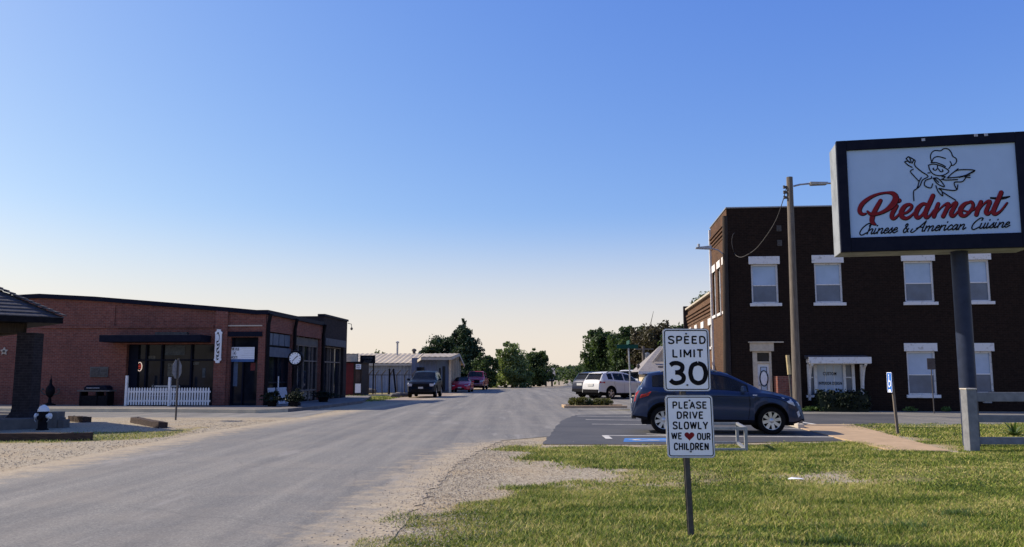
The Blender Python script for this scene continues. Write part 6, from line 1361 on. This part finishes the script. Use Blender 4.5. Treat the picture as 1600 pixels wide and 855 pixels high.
for px in (609, 617.5):
    xx = wx(px, DFc); mb = MB(); t = thing('gate_post', ('thick dark gate post' if px < 610 else 'second thick gate post leaning left')+' in the steel fence before the shed', 'post', (xx, DFc-.25, 0)); tp_x = -.12 if px > 610 else 0
    mb.tube([(.12 if px > 610 else 0,0,-.1),(tp_x,0,hgt(578,DFc))], .07, 8); mb.build('shaft', MT['black'], t); mb = MB(); mb.lathe([(.09,0),(.09,.05),(0,.12)], 8, (tp_x,0,hgt(578,DFc))); mb.build('cap', MT['black'], t)
# rocks at the verge
for i, (px, py, s_, lab) in enumerate(((617,621.5,.28,'leftmost dark boulder at the verge beside the black truck'),(623.5,620.5,.3,'middle dark boulder at the verge beside the black truck'),(632,620,.26,'dark boulder nearest the black truck'),(580,614.5,.35,'flat dark heap on the grass beside the steel fence'),(592,612,.3,'small dark heap by the shed wall'))):
    q = G(px, py); bm = bmesh.new(); bmesh.ops.create_icosphere(bm, subdivisions=2, radius=s_); r_ = random.Random(i)
    for v in bm.verts: v.co *= r_.uniform(.82,1.12); v.co.z *= .7; v.co.x *= 1.35
    me = bpy.data.meshes.new('boulder'); bm.to_mesh(me); bm.free(); me.materials.append(MT['concrete_dark']); o = bpy.data.objects.new('boulder', me); COL.objects.link(o); o.location = (q.x, q.y, s_*.45); tag(o, lab, 'boulder')
# post-and-rail field fence and sign posts far along the road
DRf = 112.0; xa = wx(826, DRf); rf_ = thing('field_fence', 'low dark rail fence on the grass beyond the left roadside trees', 'fence', (xa, DRf, 0))
xs_f = [0, wx(841,DRf)-xa, wx(853,DRf)-xa, wx(862.5,DRf)-xa]
for i, xx in enumerate(xs_f): mb = MB(); mb.box(xx-(.12 if i != 1 else .22),-.1,-.05,xx+(.12 if i != 1 else .22),.1,.75 if i != 1 else 1.1); mb.build('post', MT['wood_dark'], rf_)
mb = MB(); mb.bar((0,0,.5),(xs_f[1],0,.5),.1,.16); mb.build('rail', MT['wood_dark'], rf_); mb = MB(); mb.bar((xs_f[2]-.2,0,.72),(xs_f[3]+.3,0,.72),.14,.2); mb.build('rail', MT['wood_dark'], rf_)
Dm = 125.0; mp = thing('mailbox', 'dark mailbox on a post beside the far road', 'mailbox', (wx(873.5,Dm), Dm, 0)); mb = MB(); mb.box(-.08,-.08,0,.08,.08,.95); mb.build('post', MT['wood_dark'], mp); mb = MB(); mb.prism([(-.2,.95),(.2,.95),(.2,1.2),(.1,1.32),(-.1,1.32),(-.2,1.2)], -.3, .3); mb.build('box', MT['black'], mp)
# far small house left of the road, grey gabled house on the right
Dh = 235.0; fh = thing('far_house', 'small far white house with grey roof left of the road end', 'house', (wx(859,Dh), Dh, 0)); w = dmw(853,866,Dh)
mb = MB(); mb.box(-w,0,-.1,w,6,hgt(587.0,Dh)); mb.build('wall', MT['white'], fh); z_ = hgt(587.0,Dh)
mb = MB(); mb.add([(-w-.4,-.5,z_),(w+.4,-.5,z_),(w+.4,3,z_+2.2),(-w-.4,3,z_+2.2),(w+.4,6.5,z_),(-w-.4,6.5,z_)], [(0,1,2,3),(3,2,4,5),(0,3,5),(1,4,2)]); mb.build('roof', MT['shingle_grey'], fh)
mb = MB(); mb.box(-.6,-.05,.3,.6,-.003,1.5); mb.build('window', MT['glass'], fh)
Dg = 58.0; gx = wx(1008, Dg); gh = thing('gabled_house', 'small house with grey gable roof and cream trim behind the blue crossover', 'house', (gx, Dg, 0), -R(4))
zg = hgt(581, Dg); wg = 6.0; za_ = hgt(541, Dg+3)
mb = MB(); mb.box(0,0,-.1,wg,6,zg-.05); mb.build('wall', MT['cream'], gh)
mb = MB(); mb.add([(-.5,-.6,zg),(wg+.5,-.6,zg),(wg+.2,3,za_),(1.35,3,za_),(wg+.5,6.6,zg),(-.5,6.6,zg)], [(0,1,2,3),(3,2,4,5),(0,3,5),(1,4,2)]); mb.build('roof', MT['shingle_grey'], gh)
mb = MB(); mb.bar((-.5,-.66,zg-.08),(wg+.5,-.66,zg-.08),.08,.2); mb.build('fascia', MT['white'], gh)
dgx = P(1025, 545, Dg).x-gx; mb = MB(); mb.add([(dgx-.1,.5,zg+.7),(dgx+1.5,.5,zg+.7),(dgx+.7,.5,zg+1.75)], [(0,1,2)]); mb.bar((dgx-.2,.45,zg+.66),(dgx+.7,.45,zg+1.8),.12,.12); mb.bar((dgx+1.6,.45,zg+.66),(dgx+.7,.45,zg+1.8),.12,.12); mb.build('dormer', MT['cream'], gh)
mb = MB(); mb.box(.9,-.05,0,3.6,-.003,2.1); mb.build('garage_door', MT['steel_dark'], gh); mb = MB(); mb.box(.25,-.5,0,.45,-.3,zg-.18); mb.build('porch_post', MT['white'], gh)
# slim pole with transformer by the far trees
Dp = 72.0; pp = thing('far_utility_pole', 'pole with transformer cans in front of the brown tree', 'utility pole', (wx(1006, Dp), Dp, 0)); z_ = hgt(541, Dp)
mb = MB(); mb.tube([(0,0,-.1),(0,0,z_)], .12, 8); mb.build('pole', MT['wood'], pp)
mb = MB(); mb.lathe([(0,z_-1.3),(.2,z_-1.3),(.22,z_-.6),(0,z_-.55)], 12, (.32,-.1,0)); mb.build('transformer', MT['alum'], pp); mb = MB(); mb.bar((-.7,0,z_-.25),(.9,0,z_-.25),.1,.12); mb.build('crossarm', MT['wood'], pp)
Dp = 60; p2 = thing('thin_pole', 'thin dark lamp pole beside the cream corner of the gabled house', 'pole', (wx(997.5, Dp), Dp, 0)); mb = MB(); mb.tube([(0,0,-.1),(0,0,hgt(575,Dp))], .05, 8); mb.build('shaft', MT['black'], p2); mb = MB(); mb.lathe([(.05,0),(.13,.05),(.13,.2),(.03,.28)], 10, (0,0,hgt(575,Dp))); mb.build('lamp', MT['steel_dark'], p2)
# clipped bushes on the shop pavement
for i, (px, py, top, w, lab) in enumerate(((425,635,613,.36,'dark potted bush on the pavement before the pale panels'),(459.5,635.5,611,.3,'dark conical bush at the foot of the post clock'),(505,628,612,.45,'dark potted bush further along the shop fronts'))):
    q = G(px, py, KERB); t = thing('potted_bush', lab, 'plant', tuple(q)); h_ = P(px, top, q.y).z-KERB
    mb = MB(); mb.lathe([(w*.5,0),(w*.62,.22),(w*.66,.25),(w*.55,.25),(0,.22)], 14); mb.build('pot', MT['black'], t); leafcloud('foliage', cone(h_, w*.75, .3, 4, i), 1500, .05, MT['leaf_hedge'], t, 300+i, 20, .32)
# ================================================================ VEHICLES
def wheel_parts(root, x, y, r, side, mrim, w=.21, spokes=8):
    t = MB(); t.lathe([(r*.66,-w*.5),(r*.9,-w*.5),(r*.985,-w*.36),(r,-w*.15),(r,w*.15),(r*.985,w*.36),(r*.9,w*.5),(r*.66,w*.5)], 36, (0,0,0), 'y', caps=False)
    o = t.build('wheel', MT['rubber'], root, smooth=True, ang=30); o.location = (x, y, r)
    s = side; m = MB(); ri = r*.70; yo = s*w*.48
    m.lathe([(ri*.90,s*w*.10),(ri*.90,yo*.97),(ri,yo*1.02),(ri,s*w*.1)], 36, (0,0,0), 'y', caps=False)
    for k in range(spokes):
        a = 2*math.pi*k/spokes+.2; ca, sa = math.cos(a), math.sin(a); wa, wb = r*.085, r*.125
        def q(rad, off, yy): return (rad*ca-off*sa, yy, rad*sa+off*ca)
        m.add([q(r*.08,-wa,yo*.9), q(r*.08,wa,yo*.9), q(ri*.93,wb,yo*.98), q(ri*.93,-wb,yo*.98), q(r*.08,-wa,yo*.6), q(r*.08,wa,yo*.6), q(ri*.93,wb,yo*.55), q(ri*.93,-wb,yo*.55)], [(0,1,2,3),(0,4,5,1),(1,5,6,2),(3,2,6,7),(0,3,7,4)])
    m.lathe([(r*.17,yo*.5),(r*.17,yo*.95),(r*.12,yo*1.05),(0,yo*1.06)], 16, (0,0,0), 'y'); m.build('rim', mrim, o, smooth=True, ang=30)
    d = MB(); d.lathe([(0,s*w*.12),(ri*.9,s*w*.12)], 24, (0,0,0), 'y'); d.build('brake_well', MT['plastic'], o)
def pl(pts):
    xs = np.array([p[0] for p in pts], float); ys_ = np.array([p[1] for p in pts], float)
    return lambda s: float(np.interp(s, xs, ys_))
def smoothpl(pts):
    a = crom([(p[0], p[1]) for p in pts], 6); a = a[np.argsort(a[:, 0], kind='stable')]; return lambda s: float(np.interp(s, a[:, 0], a[:, 1]))
def make_car(name, label, cat, loc, yaw, S, group=None):
    root = thing(name, label, cat, loc, yaw, group); L, W, r = S['L'], S['W'], S['r']; T = pl(S['top']); B = pl(S['belt']); RW = pl(S['roofw']); wc = S['wheels']; bot0 = pl(S['bot'])
    Ra = r+S.get('archgap', .07)
    def wid(s): f = max(0, 1-s/.75); g_ = max(0, 1-(L-s)/.85); return W/2*(1-S.get('tr', .14)*f**2.2-S.get('tf', .2)*g_**2.2)
    def bot(s):
        b_ = bot0(s)
        for c in wc:
            d = abs(s-c)
            if d < Ra: b_ = max(b_, r+math.sqrt(Ra*Ra-d*d))
        return b_
    st = list(np.linspace(0, L, 44))+[p[0] for p in S['top']]+[p[0] for p in S['belt']]
    for c in wc: st += [c+Ra*math.cos(a) for a in np.linspace(0, math.pi, 15)]+[c-Ra-.004, c+Ra+.004]
    for w in S['swin']: st += list(w)
    st += list(S['ws'])+list(S['rw']); st = sorted(s for s in st if 0 <= s <= L); u = [st[0]]
    for s in st[1:]:
        if s-u[-1] > .003: u.append(s)
    st = u
    def half(s):
        t_, w = T(s), wid(s); be = min(B(s), t_-.02); wr = min(RW(s)*W/2, w*.97); b_ = min(bot(s), be-.1)
        ps = [(0,t_+S.get('crown',.03)),(.6*wr,t_+.7*S.get('crown',.03)),(.91*wr,t_+.002),(wr,t_-.025)]
        p3 = (w*.965, be); p2 = ps[3]
        ps += [(p2[0]+(p3[0]-p2[0])*.12, p2[1]+(p3[1]-p2[1])*.12), (p2[0]+(p3[0]-p2[0])*.94, p2[1]+(p3[1]-p2[1])*.94), p3]
        zs_l = be-.045; ps.append((w*.99, zs_l))
        for f, k in ((.16,1.0),(.24,.985),(.5,.992),(.78,1.0),(.9,.985),(1.0,.955)): ps.append((w*k, zs_l+(b_-zs_l)*f))
        ps += [(w*.72, b_+.01), (0, b_+.015)]; return ps
    H = [half(s) for s in st]; n = len(H[0]); parts = {}
    def put(k, fv):
        mbp = parts.setdefault(k, MB()); mbp.add(fv, [tuple(range(len(fv)))])
    inr = lambda s, a: a[0] <= s <= a[1]
    for i in range(len(st)-1):
        sm = (st[i]+st[i+1])/2
        for j in range(n-1):
            for sd in (1, -1):
                k = 'body'
                if j in (0, 1) and inr(sm, S['ws']): k = 'windshield'
                elif j in (0, 1) and inr(sm, S['rw']): k = 'rear_window'
                elif j == 4:
                    for wi, w in enumerate(S['swin']):
                        if inr(sm, w): k = 'side_window_%d_%d' % (wi, sd)
                elif j >= n-4 and S.get('clad'): k = 'cladding'
                elif j >= n-3: k = 'cladding'
                elif S.get('softtop') and j < 4 and inr(sm, S['softtop']): k = 'soft_top'
                v = [(st[i]-L/2, sd*H[i][j][0], H[i][j][1]), (st[i+1]-L/2, sd*H[i+1][j][0], H[i+1][j][1]), (st[i+1]-L/2, sd*H[i+1][j+1][0], H[i+1][j+1][1]), (st[i]-L/2, sd*H[i][j+1][0], H[i][j+1][1])]
                if sd > 0: v = v[::-1]
                put(k, v)
    for i, x in ((0, -L/2), (-1, L/2)):
        c = [(x, p[0], p[1]) for p in H[i]]+[(x, -p[0], p[1]) for p in reversed(H[i][1:-1])]; put('body', c if i == -1 else c[::-1])
    objs = {}
    for k, mbp in parts.items():
        nm = 'side_window' if k.startswith('side_window') else k; mt = MT['carglass'] if ('window' in k or k == 'windshield') else (MT['plastic'] if k in ('cladding', 'soft_top') else S['paint'])
        if nm == 'windshield' or 'window' in nm:
            mbp.v = [(v[0], v[1], v[2]) for v in mbp.v]
        o = mbp.build(nm, mt, root, fix=False); me = o.data; b_ = bmesh.new(); b_.from_mesh(me); bmesh.ops.remove_doubles(b_, verts=b_.verts, dist=.0005); b_.to_mesh(me); b_.free()
        me.polygons.foreach_set('use_smooth', [True]*len(me.polygons)); me.set_sharp_from_angle(angle=R(32)); objs[k] = o
    body = objs['body']
    ub = MB(); ub.box(-L/2+.25, -W*.36, .22, L/2-.25, W*.36, .5); ub.box(-L/2+.3,-W*.36,.5,L/2-.3,W*.36,min(r+Ra,.78)); ub.build('underbody', MT['plastic'], root)
    for c in wc:
        for sd in (1, -1): wheel_parts(root, c-L/2, sd*(W/2-.115-.02), r, sd, S.get('rim', MT['rim']), spokes=S.get('spokes', 8))
    s1_, s2_ = S.get('seats', (S['ws'][1]-1.35, S['ws'][1]-2.3)); zb_ = B((S['ws'][0]+S['rw'][1])/2)
    for sx, nm in ((s1_, 'front_seat'), (s2_, 'rear_seat')):
        if sx < S['rw'][1]+.1: continue
        for sd in (1, -1): sb = MB(); sb.box(sx-L/2-.08, sd*.36-.23, .5, sx-L/2+.06, sd*.36+.23, zb_+.08); sb.box(sx-L/2-.06, sd*.36-.12, zb_+.1, sx-L/2+.03, sd*.36+.12, zb_+.28); sb.box(sx-L/2+.06, sd*.36-.23, .5, sx-L/2+.5, sd*.36+.23, .66); sb.build(nm, MT['plastic'], root, bevel=.03)
    fl = MB(); fl.box(S['rw'][1]-L/2, -W*.40, .46, S['ws'][1]-L/2, W*.40, .5); fl.box(S['ws'][1]-L/2-.35, -W*.40, .5, S['ws'][1]-L/2+.1, W*.40, B(S['ws'][1])-.06); fl.build('dashboard', MT['plastic'], root)
    def sy(s, z):                               # half width of the flank at height z
        ps = half(s)[3:]; zz_ = [p[1] for p in ps][::-1]; yy = [p[0] for p in ps][::-1]; return float(np.interp(z, zz_, yy))
    def flank(nm, poly, m, off=.008, par=None, sides=(1, -1)):
        for sd in sides:
            mbp = MB(); mbp.poly([(s-L/2, sd*(sy(s, z)+off), z) for s, z in (poly if sd < 0 else poly[::-1])]); 
            c = np.mean(poly, 0); v = mbp.v; cc = (c[0]-L/2, sd*(sy(*c)+off+.004), c[1]); m2_ = MB(); k_ = len(v); m2_.add(list(v)+[cc], [(i, (i+1) % k_, k_) for i in range(k_)]); m2_.build(nm, m, par or body, fix=False)
    def seam(pts, w=.014):
        for sd in (1, -1):
            mbp = MB(); q = crom(pts, 4) if len(pts) > 2 else np.array([np.array(pts[0])+(np.array(pts[1])-np.array(pts[0]))*t for t in np.linspace(0,1,10)])
            for i in range(len(q)-1):
                a, b_ = q[i], q[i+1]; d = (b_-a)/(np.linalg.norm(b_-a)+1e-9); nn = np.array([-d[1], d[0]])*w/2; P4 = [a-nn, a+nn, b_+nn, b_-nn]; mbp.quad(*[(p[0]-L/2, sd*(sy(p[0], p[1])+.004), p[1]) for p in P4])
            mbp.build('door_seam', MT['plastic'], body, fix=False)
    for sm in S.get('seams', []): seam(sm)
    for nm, poly, m in S.get('flank', []): flank(nm, poly, MT[m])
    for s, z in S.get('handles', []):
        for sd in (1, -1): mbp = MB(); y = sd*(sy(s, z)+.012); mbp.box(s-L/2-.1, y-.012, z-.018, s-L/2+.1, y+.018, z+.018); mbp.build('door_handle', S['paint'], body, bevel=.008)
    if 'mirror' in S:
        s, z = S['mirror']
        for sd in (1, -1):
            y = sd*(sy(s, z)); mbp = MB(); mbp.add([(s-L/2-.06, y+sd*.02, z), (s-L/2+.06, y+sd*.0, z), (s-L/2+.09, y+sd*.24, z+.0), (s-L/2-.02, y+sd*.26, z), (s-L/2-.05, y+sd*.05, z+.15), (s-L/2+.04, y+sd*.05, z+.13), (s-L/2+.05, y+sd*.22, z+.15), (s-L/2-.02, y+sd*.24, z+.16)], [(0,3,2,1),(4,5,6,7),(0,1,5,4),(1,2,6,5),(2,3,7,6),(3,0,4,7)]); mbp.build('mirror', S.get('mirrorm', S['paint']), body, bevel=.02)
    for nm, x0, x1, y0, y1, z0, z1, m, both in S.get('boxes', []):   # end details in (from front/back, y, z)
        for sd in ((1, -1) if both else (1,)):
            mbp = MB(); mbp.box(x0-L/2, min(sd*y0, sd*y1), z0, x1-L/2, max(sd*y0, sd*y1), z1); mbp.build(nm, MT[m] if isinstance(m, str) else m, body, bevel=.012)
    if S.get('rails'):
        s0, s1 = S['rails']
        for sd in (1, -1): mbp = MB(); q = [(s-L/2, sd*(RW(s)*W/2*.93), T(s)+(.035 if 0 < i < 8 else .0)) for i, s in enumerate(np.linspace(s0, s1, 9))]; mbp.tube(q, .018, 6); mbp.build('roof_rail', S.get('railm', MT['plastic']), body)
    return root, sy
PB = paint('slate_blue_paint', (0.016, 0.030, 0.074), .5, .26, .35); PW = paint('white_car_paint', (0.60, 0.60, 0.58), .0, .3); PK = paint('near_black_paint', (0.003, 0.005, 0.012), .0, .35, .08, .05, .1); PR = paint('red_car_paint', (0.48, 0.010, 0.030), .1, .3); PN = paint('dark_navy_paint', (0.012, 0.018, 0.04), .2, .3, .25); PM = paint('maroon_truck_paint', (0.34, 0.012, 0.03), .1, .32)
# blue crossover, side on
SUVB = dict(L=4.30, W=1.77, r=.345, paint=PB, wheels=(.80, 3.47), archgap=.075, crown=.03, tr=.22, tf=.24,
  top=[(0,.62),(.02,.74),(.06,.86),(.12,1.02),(.17,1.14),(.22,1.19),(.36,1.44),(.42,1.515),(.62,1.555),(1.0,1.595),(1.5,1.612),(2.0,1.595),(2.3,1.555),(2.45,1.515),(2.8,1.345),(3.1,1.19),(3.27,1.10),(3.5,1.055),(3.8,.99),(4.02,.92),(4.14,.84),(4.22,.74),(4.27,.62),(4.30,.5)],
  belt=[(0,.5),(.12,.95),(.25,1.17),(.7,1.15),(1.5,1.115),(2.3,1.075),(3.0,1.035),(3.3,1.03),(3.5,1.0),(3.9,.90),(4.1,.80),(4.3,.42)],
  roofw=[(0,.78),(.2,.76),(.42,.66),(1.2,.665),(2.3,.655),(2.8,.71),(3.25,.80),(3.5,.86),(4.0,.84),(4.3,.66)], bot=[(0,.46),(.1,.40),(.35,.34),(1.2,.30),(3.0,.29),(4.0,.26),(4.15,.30),(4.3,.40)],
  ws=(2.47,3.24), rw=(.225,.40), swin=((.52,.93),(1.03,1.78),(1.86,2.93)), clad=True, spokes=8, rails=(.75,2.2), railm=MT['alum'],
  seams=[[(1.83,1.08),(1.81,.75),(1.82,.36)],[(1.08,1.10),(1.06,.9),(1.20,.62)],[(2.92,1.03),(2.95,.75),(2.90,.38)],[(.9,.93),(1.8,.955),(3.0,.93)]],
  flank=[('tail_lamp',[(.05,.80),(.10,1.02),(.20,1.10),(.50,1.06),(.42,.96),(.22,.90)],'redlamp'),('headlamp',[(3.72,.93),(3.95,.89),(4.16,.80),(4.20,.72),(4.05,.71),(3.90,.78)],'lens'),('fog_lamp',[(4.10,.56),(4.16,.60),(4.19,.48),(4.14,.42)],'lens'),('side_repeater',[(3.02,.995),(3.14,.99),(3.12,.965),(3.03,.97)],'lens')],
  handles=[(1.22,.99),(2.05,.965)], mirror=(2.78,1.06),
  boxes=[('grille',4.24,4.31,-.42,.42,.36,.60,'plastic',False),('spoiler',.30,.48,-.55,.55,1.495,1.525,PB,False),('number_plate',-.015,.02,-.26,.26,.74,.86,'plate',False),('bumper_skid',-.02,.10,-.55,.55,.36,.45,'steel_dark',False),('exhaust',-.03,.1,.42,.50,.34,.39,'steel',False)])
wr_, wf_ = Vector((P(1036,600,21.55).x, 21.55)), Vector((P(1204,600,21.2).x, 21.2))
ax = (wf_-wr_).normalized(); yawB = math.atan2(ax.y, ax.x); side = Vector((-ax.y, ax.x)); mid = (wr_+wf_)/2
kB = 2.67/(wf_-wr_).length
cen = mid+ax*(4.30/2-(.80+3.47)/2)+side*(1.77/2-.03)
car1, _ = make_car('crossover_car', 'slate blue crossover parked side-on behind the speed limit sign', 'car', (cen.x, cen.y, .012), yawB, SUVB)
# wheel stop in front of it
q = G(1243, 668); wsb = thing('wheel_stop', 'grey concrete wheel stop under the nose of the blue crossover', 'wheel stop', (q.x, q.y, .012), yawB+math.pi/2)
mb = MB(); mb.prism([(-.8,0),(.8,0),(.76,.13),(-.76,.13)], -.09, .09); mb.build('block', MT['concrete'], wsb, bevel=.015); mb = MB()
for s_ in (-.55, .55): mb.lathe([(.03,.12),(.03,.145),(0,.15)], 8, (s_,0,0))
mb.build('pin', MT['steel_dark'], wsb)
# white and dark crossovers parked nose-in
SUVW = dict(L=4.60, W=1.86, r=.36, paint=PW, wheels=(.92, 3.62), archgap=.08, crown=.03, tr=.16, tf=.22,
  top=[(0,.66),(.02,.86),(.05,1.0),(.10,1.10),(.16,1.16),(.42,1.52),(.52,1.60),(.8,1.65),(1.4,1.68),(2.1,1.66),(2.5,1.59),(2.65,1.54),(3.0,1.34),(3.4,1.12),(3.7,1.07),(4.1,1.0),(4.35,.92),(4.5,.78),(4.57,.62),(4.6,.5)],
  belt=[(0,.5),(.1,1.0),(.3,1.16),(.8,1.19),(1.6,1.13),(2.4,1.09),(3.2,1.055),(3.4,1.05),(3.9,.97),(4.3,.84),(4.6,.42)],
  roofw=[(0,.82),(.2,.80),(.5,.70),(1.4,.70),(2.5,.69),(3.0,.75),(3.4,.84),(4.2,.84),(4.6,.66)], bot=[(0,.45),(.3,.36),(1.2,.30),(3.2,.29),(4.2,.27),(4.6,.42)],
  ws=(2.67,3.38), rw=(.17,.50), swin=((.70,1.10),(1.2,2.02),(2.1,3.1)), clad=True, spokes=5, rails=(.8,2.4), seams=[[(2.06,1.1),(2.04,.7),(2.05,.36)],[(1.2,1.1),(1.2,.9),(1.36,.66)],[(3.1,1.05),(3.12,.7),(3.08,.38)]],
  flank=[('tail_lamp',[(.03,.98),(.08,1.10),(.42,1.08),(.4,.98)],'redlamp'),('headlamp',[(4.05,.96),(4.3,.90),(4.48,.78),(4.2,.80)],'lens')], handles=[(1.5,1.0),(2.4,.97)], mirror=(3.02,1.08), mirrorm=PW,
  boxes=[('number_plate',-.02,.02,-.26,.26,.80,.95,'plate',False),('rear_bumper',-.03,.15,-.72,.72,.40,.60,'plastic',False),('spoiler',.38,.62,-.6,.6,1.57,1.61,PW,False),('grille',4.54,4.615,-.5,.5,.42,.66,'plastic',False)])
SUVD = dict(SUVW); SUVD.update(paint=PN, mirrorm=PN, boxes=[(b_[0],*b_[1:7],(PN if b_[0] == 'spoiler' else b_[7]),b_[8]) for b_ in SUVW['boxes']])
yW = R(36)
rwp = P(955, 600, 52.0); axw = Vector((math.cos(yW), math.sin(yW))); sdw = Vector((-axw.y, axw.x))
cW = Vector((rwp.x, 52.0))+axw*(2.3-.92)+sdw*(.93-.03)
make_car('white_crossover', 'white crossover parked nose-in with its sunlit tailgate toward the road', 'car', (cW.x, cW.y, .012), yW, SUVW)
cD = cW+sdw*2.5+axw*1.25
make_car('dark_crossover', 'dark navy crossover half hidden behind the white crossover', 'car', (cD.x, cD.y, .012), yW, SUVD)
# white pickup behind them
TRK = dict(L=5.6, W=1.98, r=.40, paint=PW, wheels=(1.15, 4.55), archgap=.09, crown=.03, tr=.05, tf=.18,
  top=[(0,1.02),(.02,1.10),(1.9,1.10),(1.95,1.12),(2.02,1.75),(2.2,1.84),(3.0,1.86),(3.5,1.82),(4.15,1.28),(4.3,1.22),(5.2,1.13),(5.45,1.02),(5.55,.85),(5.6,.6)],
  belt=[(0,1.0),(1.9,1.07),(2.1,1.22),(3.5,1.2),(4.15,1.18),(4.6,1.08),(5.3,1.0),(5.6,.5)], roofw=[(0,.93),(1.95,.92),(2.1,.74),(3.5,.73),(4.2,.84),(5.2,.86),(5.6,.8)], bot=[(0,.55),(.4,.48),(2,.42),(4,.42),(5.3,.38),(5.6,.5)],
  ws=(3.52,4.13), rw=(1.96,2.06), swin=((2.2,2.8),(2.9,3.85)), seams=[[(2.85,1.2),(2.85,.8),(2.85,.45)],[(3.95,1.18),(3.97,.8),(3.95,.45)]], spokes=6,
  flank=[('tail_lamp',[(.02,.72),(.02,1.04),(.14,1.04),(.14,.72)],'redlamp'),('headlamp',[(5.1,1.05),(5.4,.98),(5.5,.85),(5.15,.88)],'lens')], handles=[(3.05,1.05)], mirror=(3.8,1.22), mirrorm=MT['plastic'],
  boxes=[('front_bumper',5.5,5.72,-.92,.92,.45,.66,'chrome',False),('grille',5.52,5.62,-.52,.52,.70,1.0,'plastic',False),('headlamp',5.46,5.58,.58,.86,.76,.98,'lens',True),('rear_bumper',-.15,.05,-.9,.9,.5,.68,'chrome',False)])
q = P(984, 600, 66.0); make_car('white_pickup', 'white pickup truck mostly hidden behind the white crossover', 'pickup truck', (q.x, 66.0, .012), R(80), TRK)
# vehicles on the left verge, facing the camera
TRKD = dict(L=4.9, W=1.94, r=.38, paint=PK, wheels=(.98, 3.9), archgap=.08, crown=.03, tr=.14, tf=.15,
  top=[(0,.66),(.02,.95),(.08,1.1),(.16,1.2),(.40,1.62),(.55,1.72),(1.3,1.76),(2.2,1.75),(2.75,1.68),(2.85,1.64),(3.5,1.2),(3.65,1.16),(4.3,1.10),(4.62,1.03),(4.78,.92),(4.86,.72),(4.9,.5)],
  belt=[(0,.5),(.2,1.12),(1,1.15),(2.5,1.12),(3.5,1.1),(4.2,1.03),(4.6,.93),(4.9,.45)], roofw=[(0,.84),(.4,.72),(2.5,.70),(2.9,.73),(3.5,.86),(4.4,.88),(4.9,.82)], bot=[(0,.5),(.4,.4),(1.5,.36),(4.2,.34),(4.9,.4)],
  ws=(2.87,3.48), rw=(.18,.52), swin=((.7,1.2),(1.3,2.15),(2.25,3.2)), clad=True, spokes=5, seams=[[(2.2,1.1),(2.2,.8),(2.2,.42)]], flank=[('headlamp',[(4.45,1.0),(4.66,.96),(4.74,.84),(4.5,.86)],'lens')], handles=[(1.6,1.0),(2.5,.99)], mirror=(3.15,1.12), mirrorm=PK,
  boxes=[('grille',4.84,4.925,-.52,.52,.72,.92,'plastic',False),('headlamp',4.78,4.88,.58,.84,.76,.92,'lens',True),('lower_grille',4.86,4.93,-.6,.6,.42,.6,'plastic',False),('number_plate',4.92,4.935,-.16,.16,.6,.72,'plate',False)])
def verge(name, label, cat, px, py, S, yaw, fwd=0):
    q = G(px, py); D = q.y+S['L']/2; c = Vector((q.x, q.y))-Vector((math.cos(yaw), math.sin(yaw)))*S['L']/2; return make_car(name, label, cat, (c.x, c.y, .004), yaw, S)
verge('dark_suv', 'near black boxy SUV parked on the left verge facing the camera', 'car', 657, 622, TRKD, -R(91.5))
SPT = dict(L=4.2, W=1.76, r=.32, paint=PR, wheels=(.85, 3.35), archgap=.06, crown=.03, tr=.2, tf=.28,
  top=[(0,.6),(.05,.78),(.2,.86),(.7,.90),(1.0,1.06),(1.35,1.23),(1.8,1.29),(2.1,1.27),(2.3,1.22),(2.85,.93),(3.0,.90),(3.5,.82),(3.85,.72),(4.08,.60),(4.2,.42)],
  belt=[(0,.5),(.3,.82),(1,.86),(2.0,.86),(2.8,.84),(3.3,.78),(3.8,.64),(4.2,.34)], roofw=[(0,.84),(.8,.82),(1.4,.64),(2.2,.64),(2.85,.82),(3.5,.86),(4.2,.72)], bot=[(0,.36),(.4,.26),(1.5,.22),(3.6,.2),(4.2,.28)],
  ws=(2.32,2.83), rw=(.95,1.3), swin=((1.4,1.9),(1.95,2.6)), softtop=(.95,2.31), spokes=5, flank=[('headlamp',[(3.55,.74),(3.8,.68),(3.98,.58),(3.7,.6)],'lens')], handles=[(1.8,.76)], mirror=(2.55,.86), mirrorm=PR,
  boxes=[('headlamp',4.0,4.12,.42,.66,.5,.62,'lens',True),('lower_grille',4.14,4.215,-.4,.4,.26,.38,'plastic',False),('number_plate',4.2,4.225,-.16,.16,.36,.47,'plate',False)])
verge('red_sports_car', 'low red sports car with black top parked facing the camera', 'car', 718, 613.5, SPT, -R(93))
TRKR = dict(TRK); TRKR.update(paint=PM, boxes=[b_ for b_ in TRK['boxes']], mirrorm=MT['plastic'])
verge('red_pickup', 'dull red pickup truck with chrome bumper behind the red sports car', 'pickup truck', 740.5, 609.8, TRKR, -R(93.5))
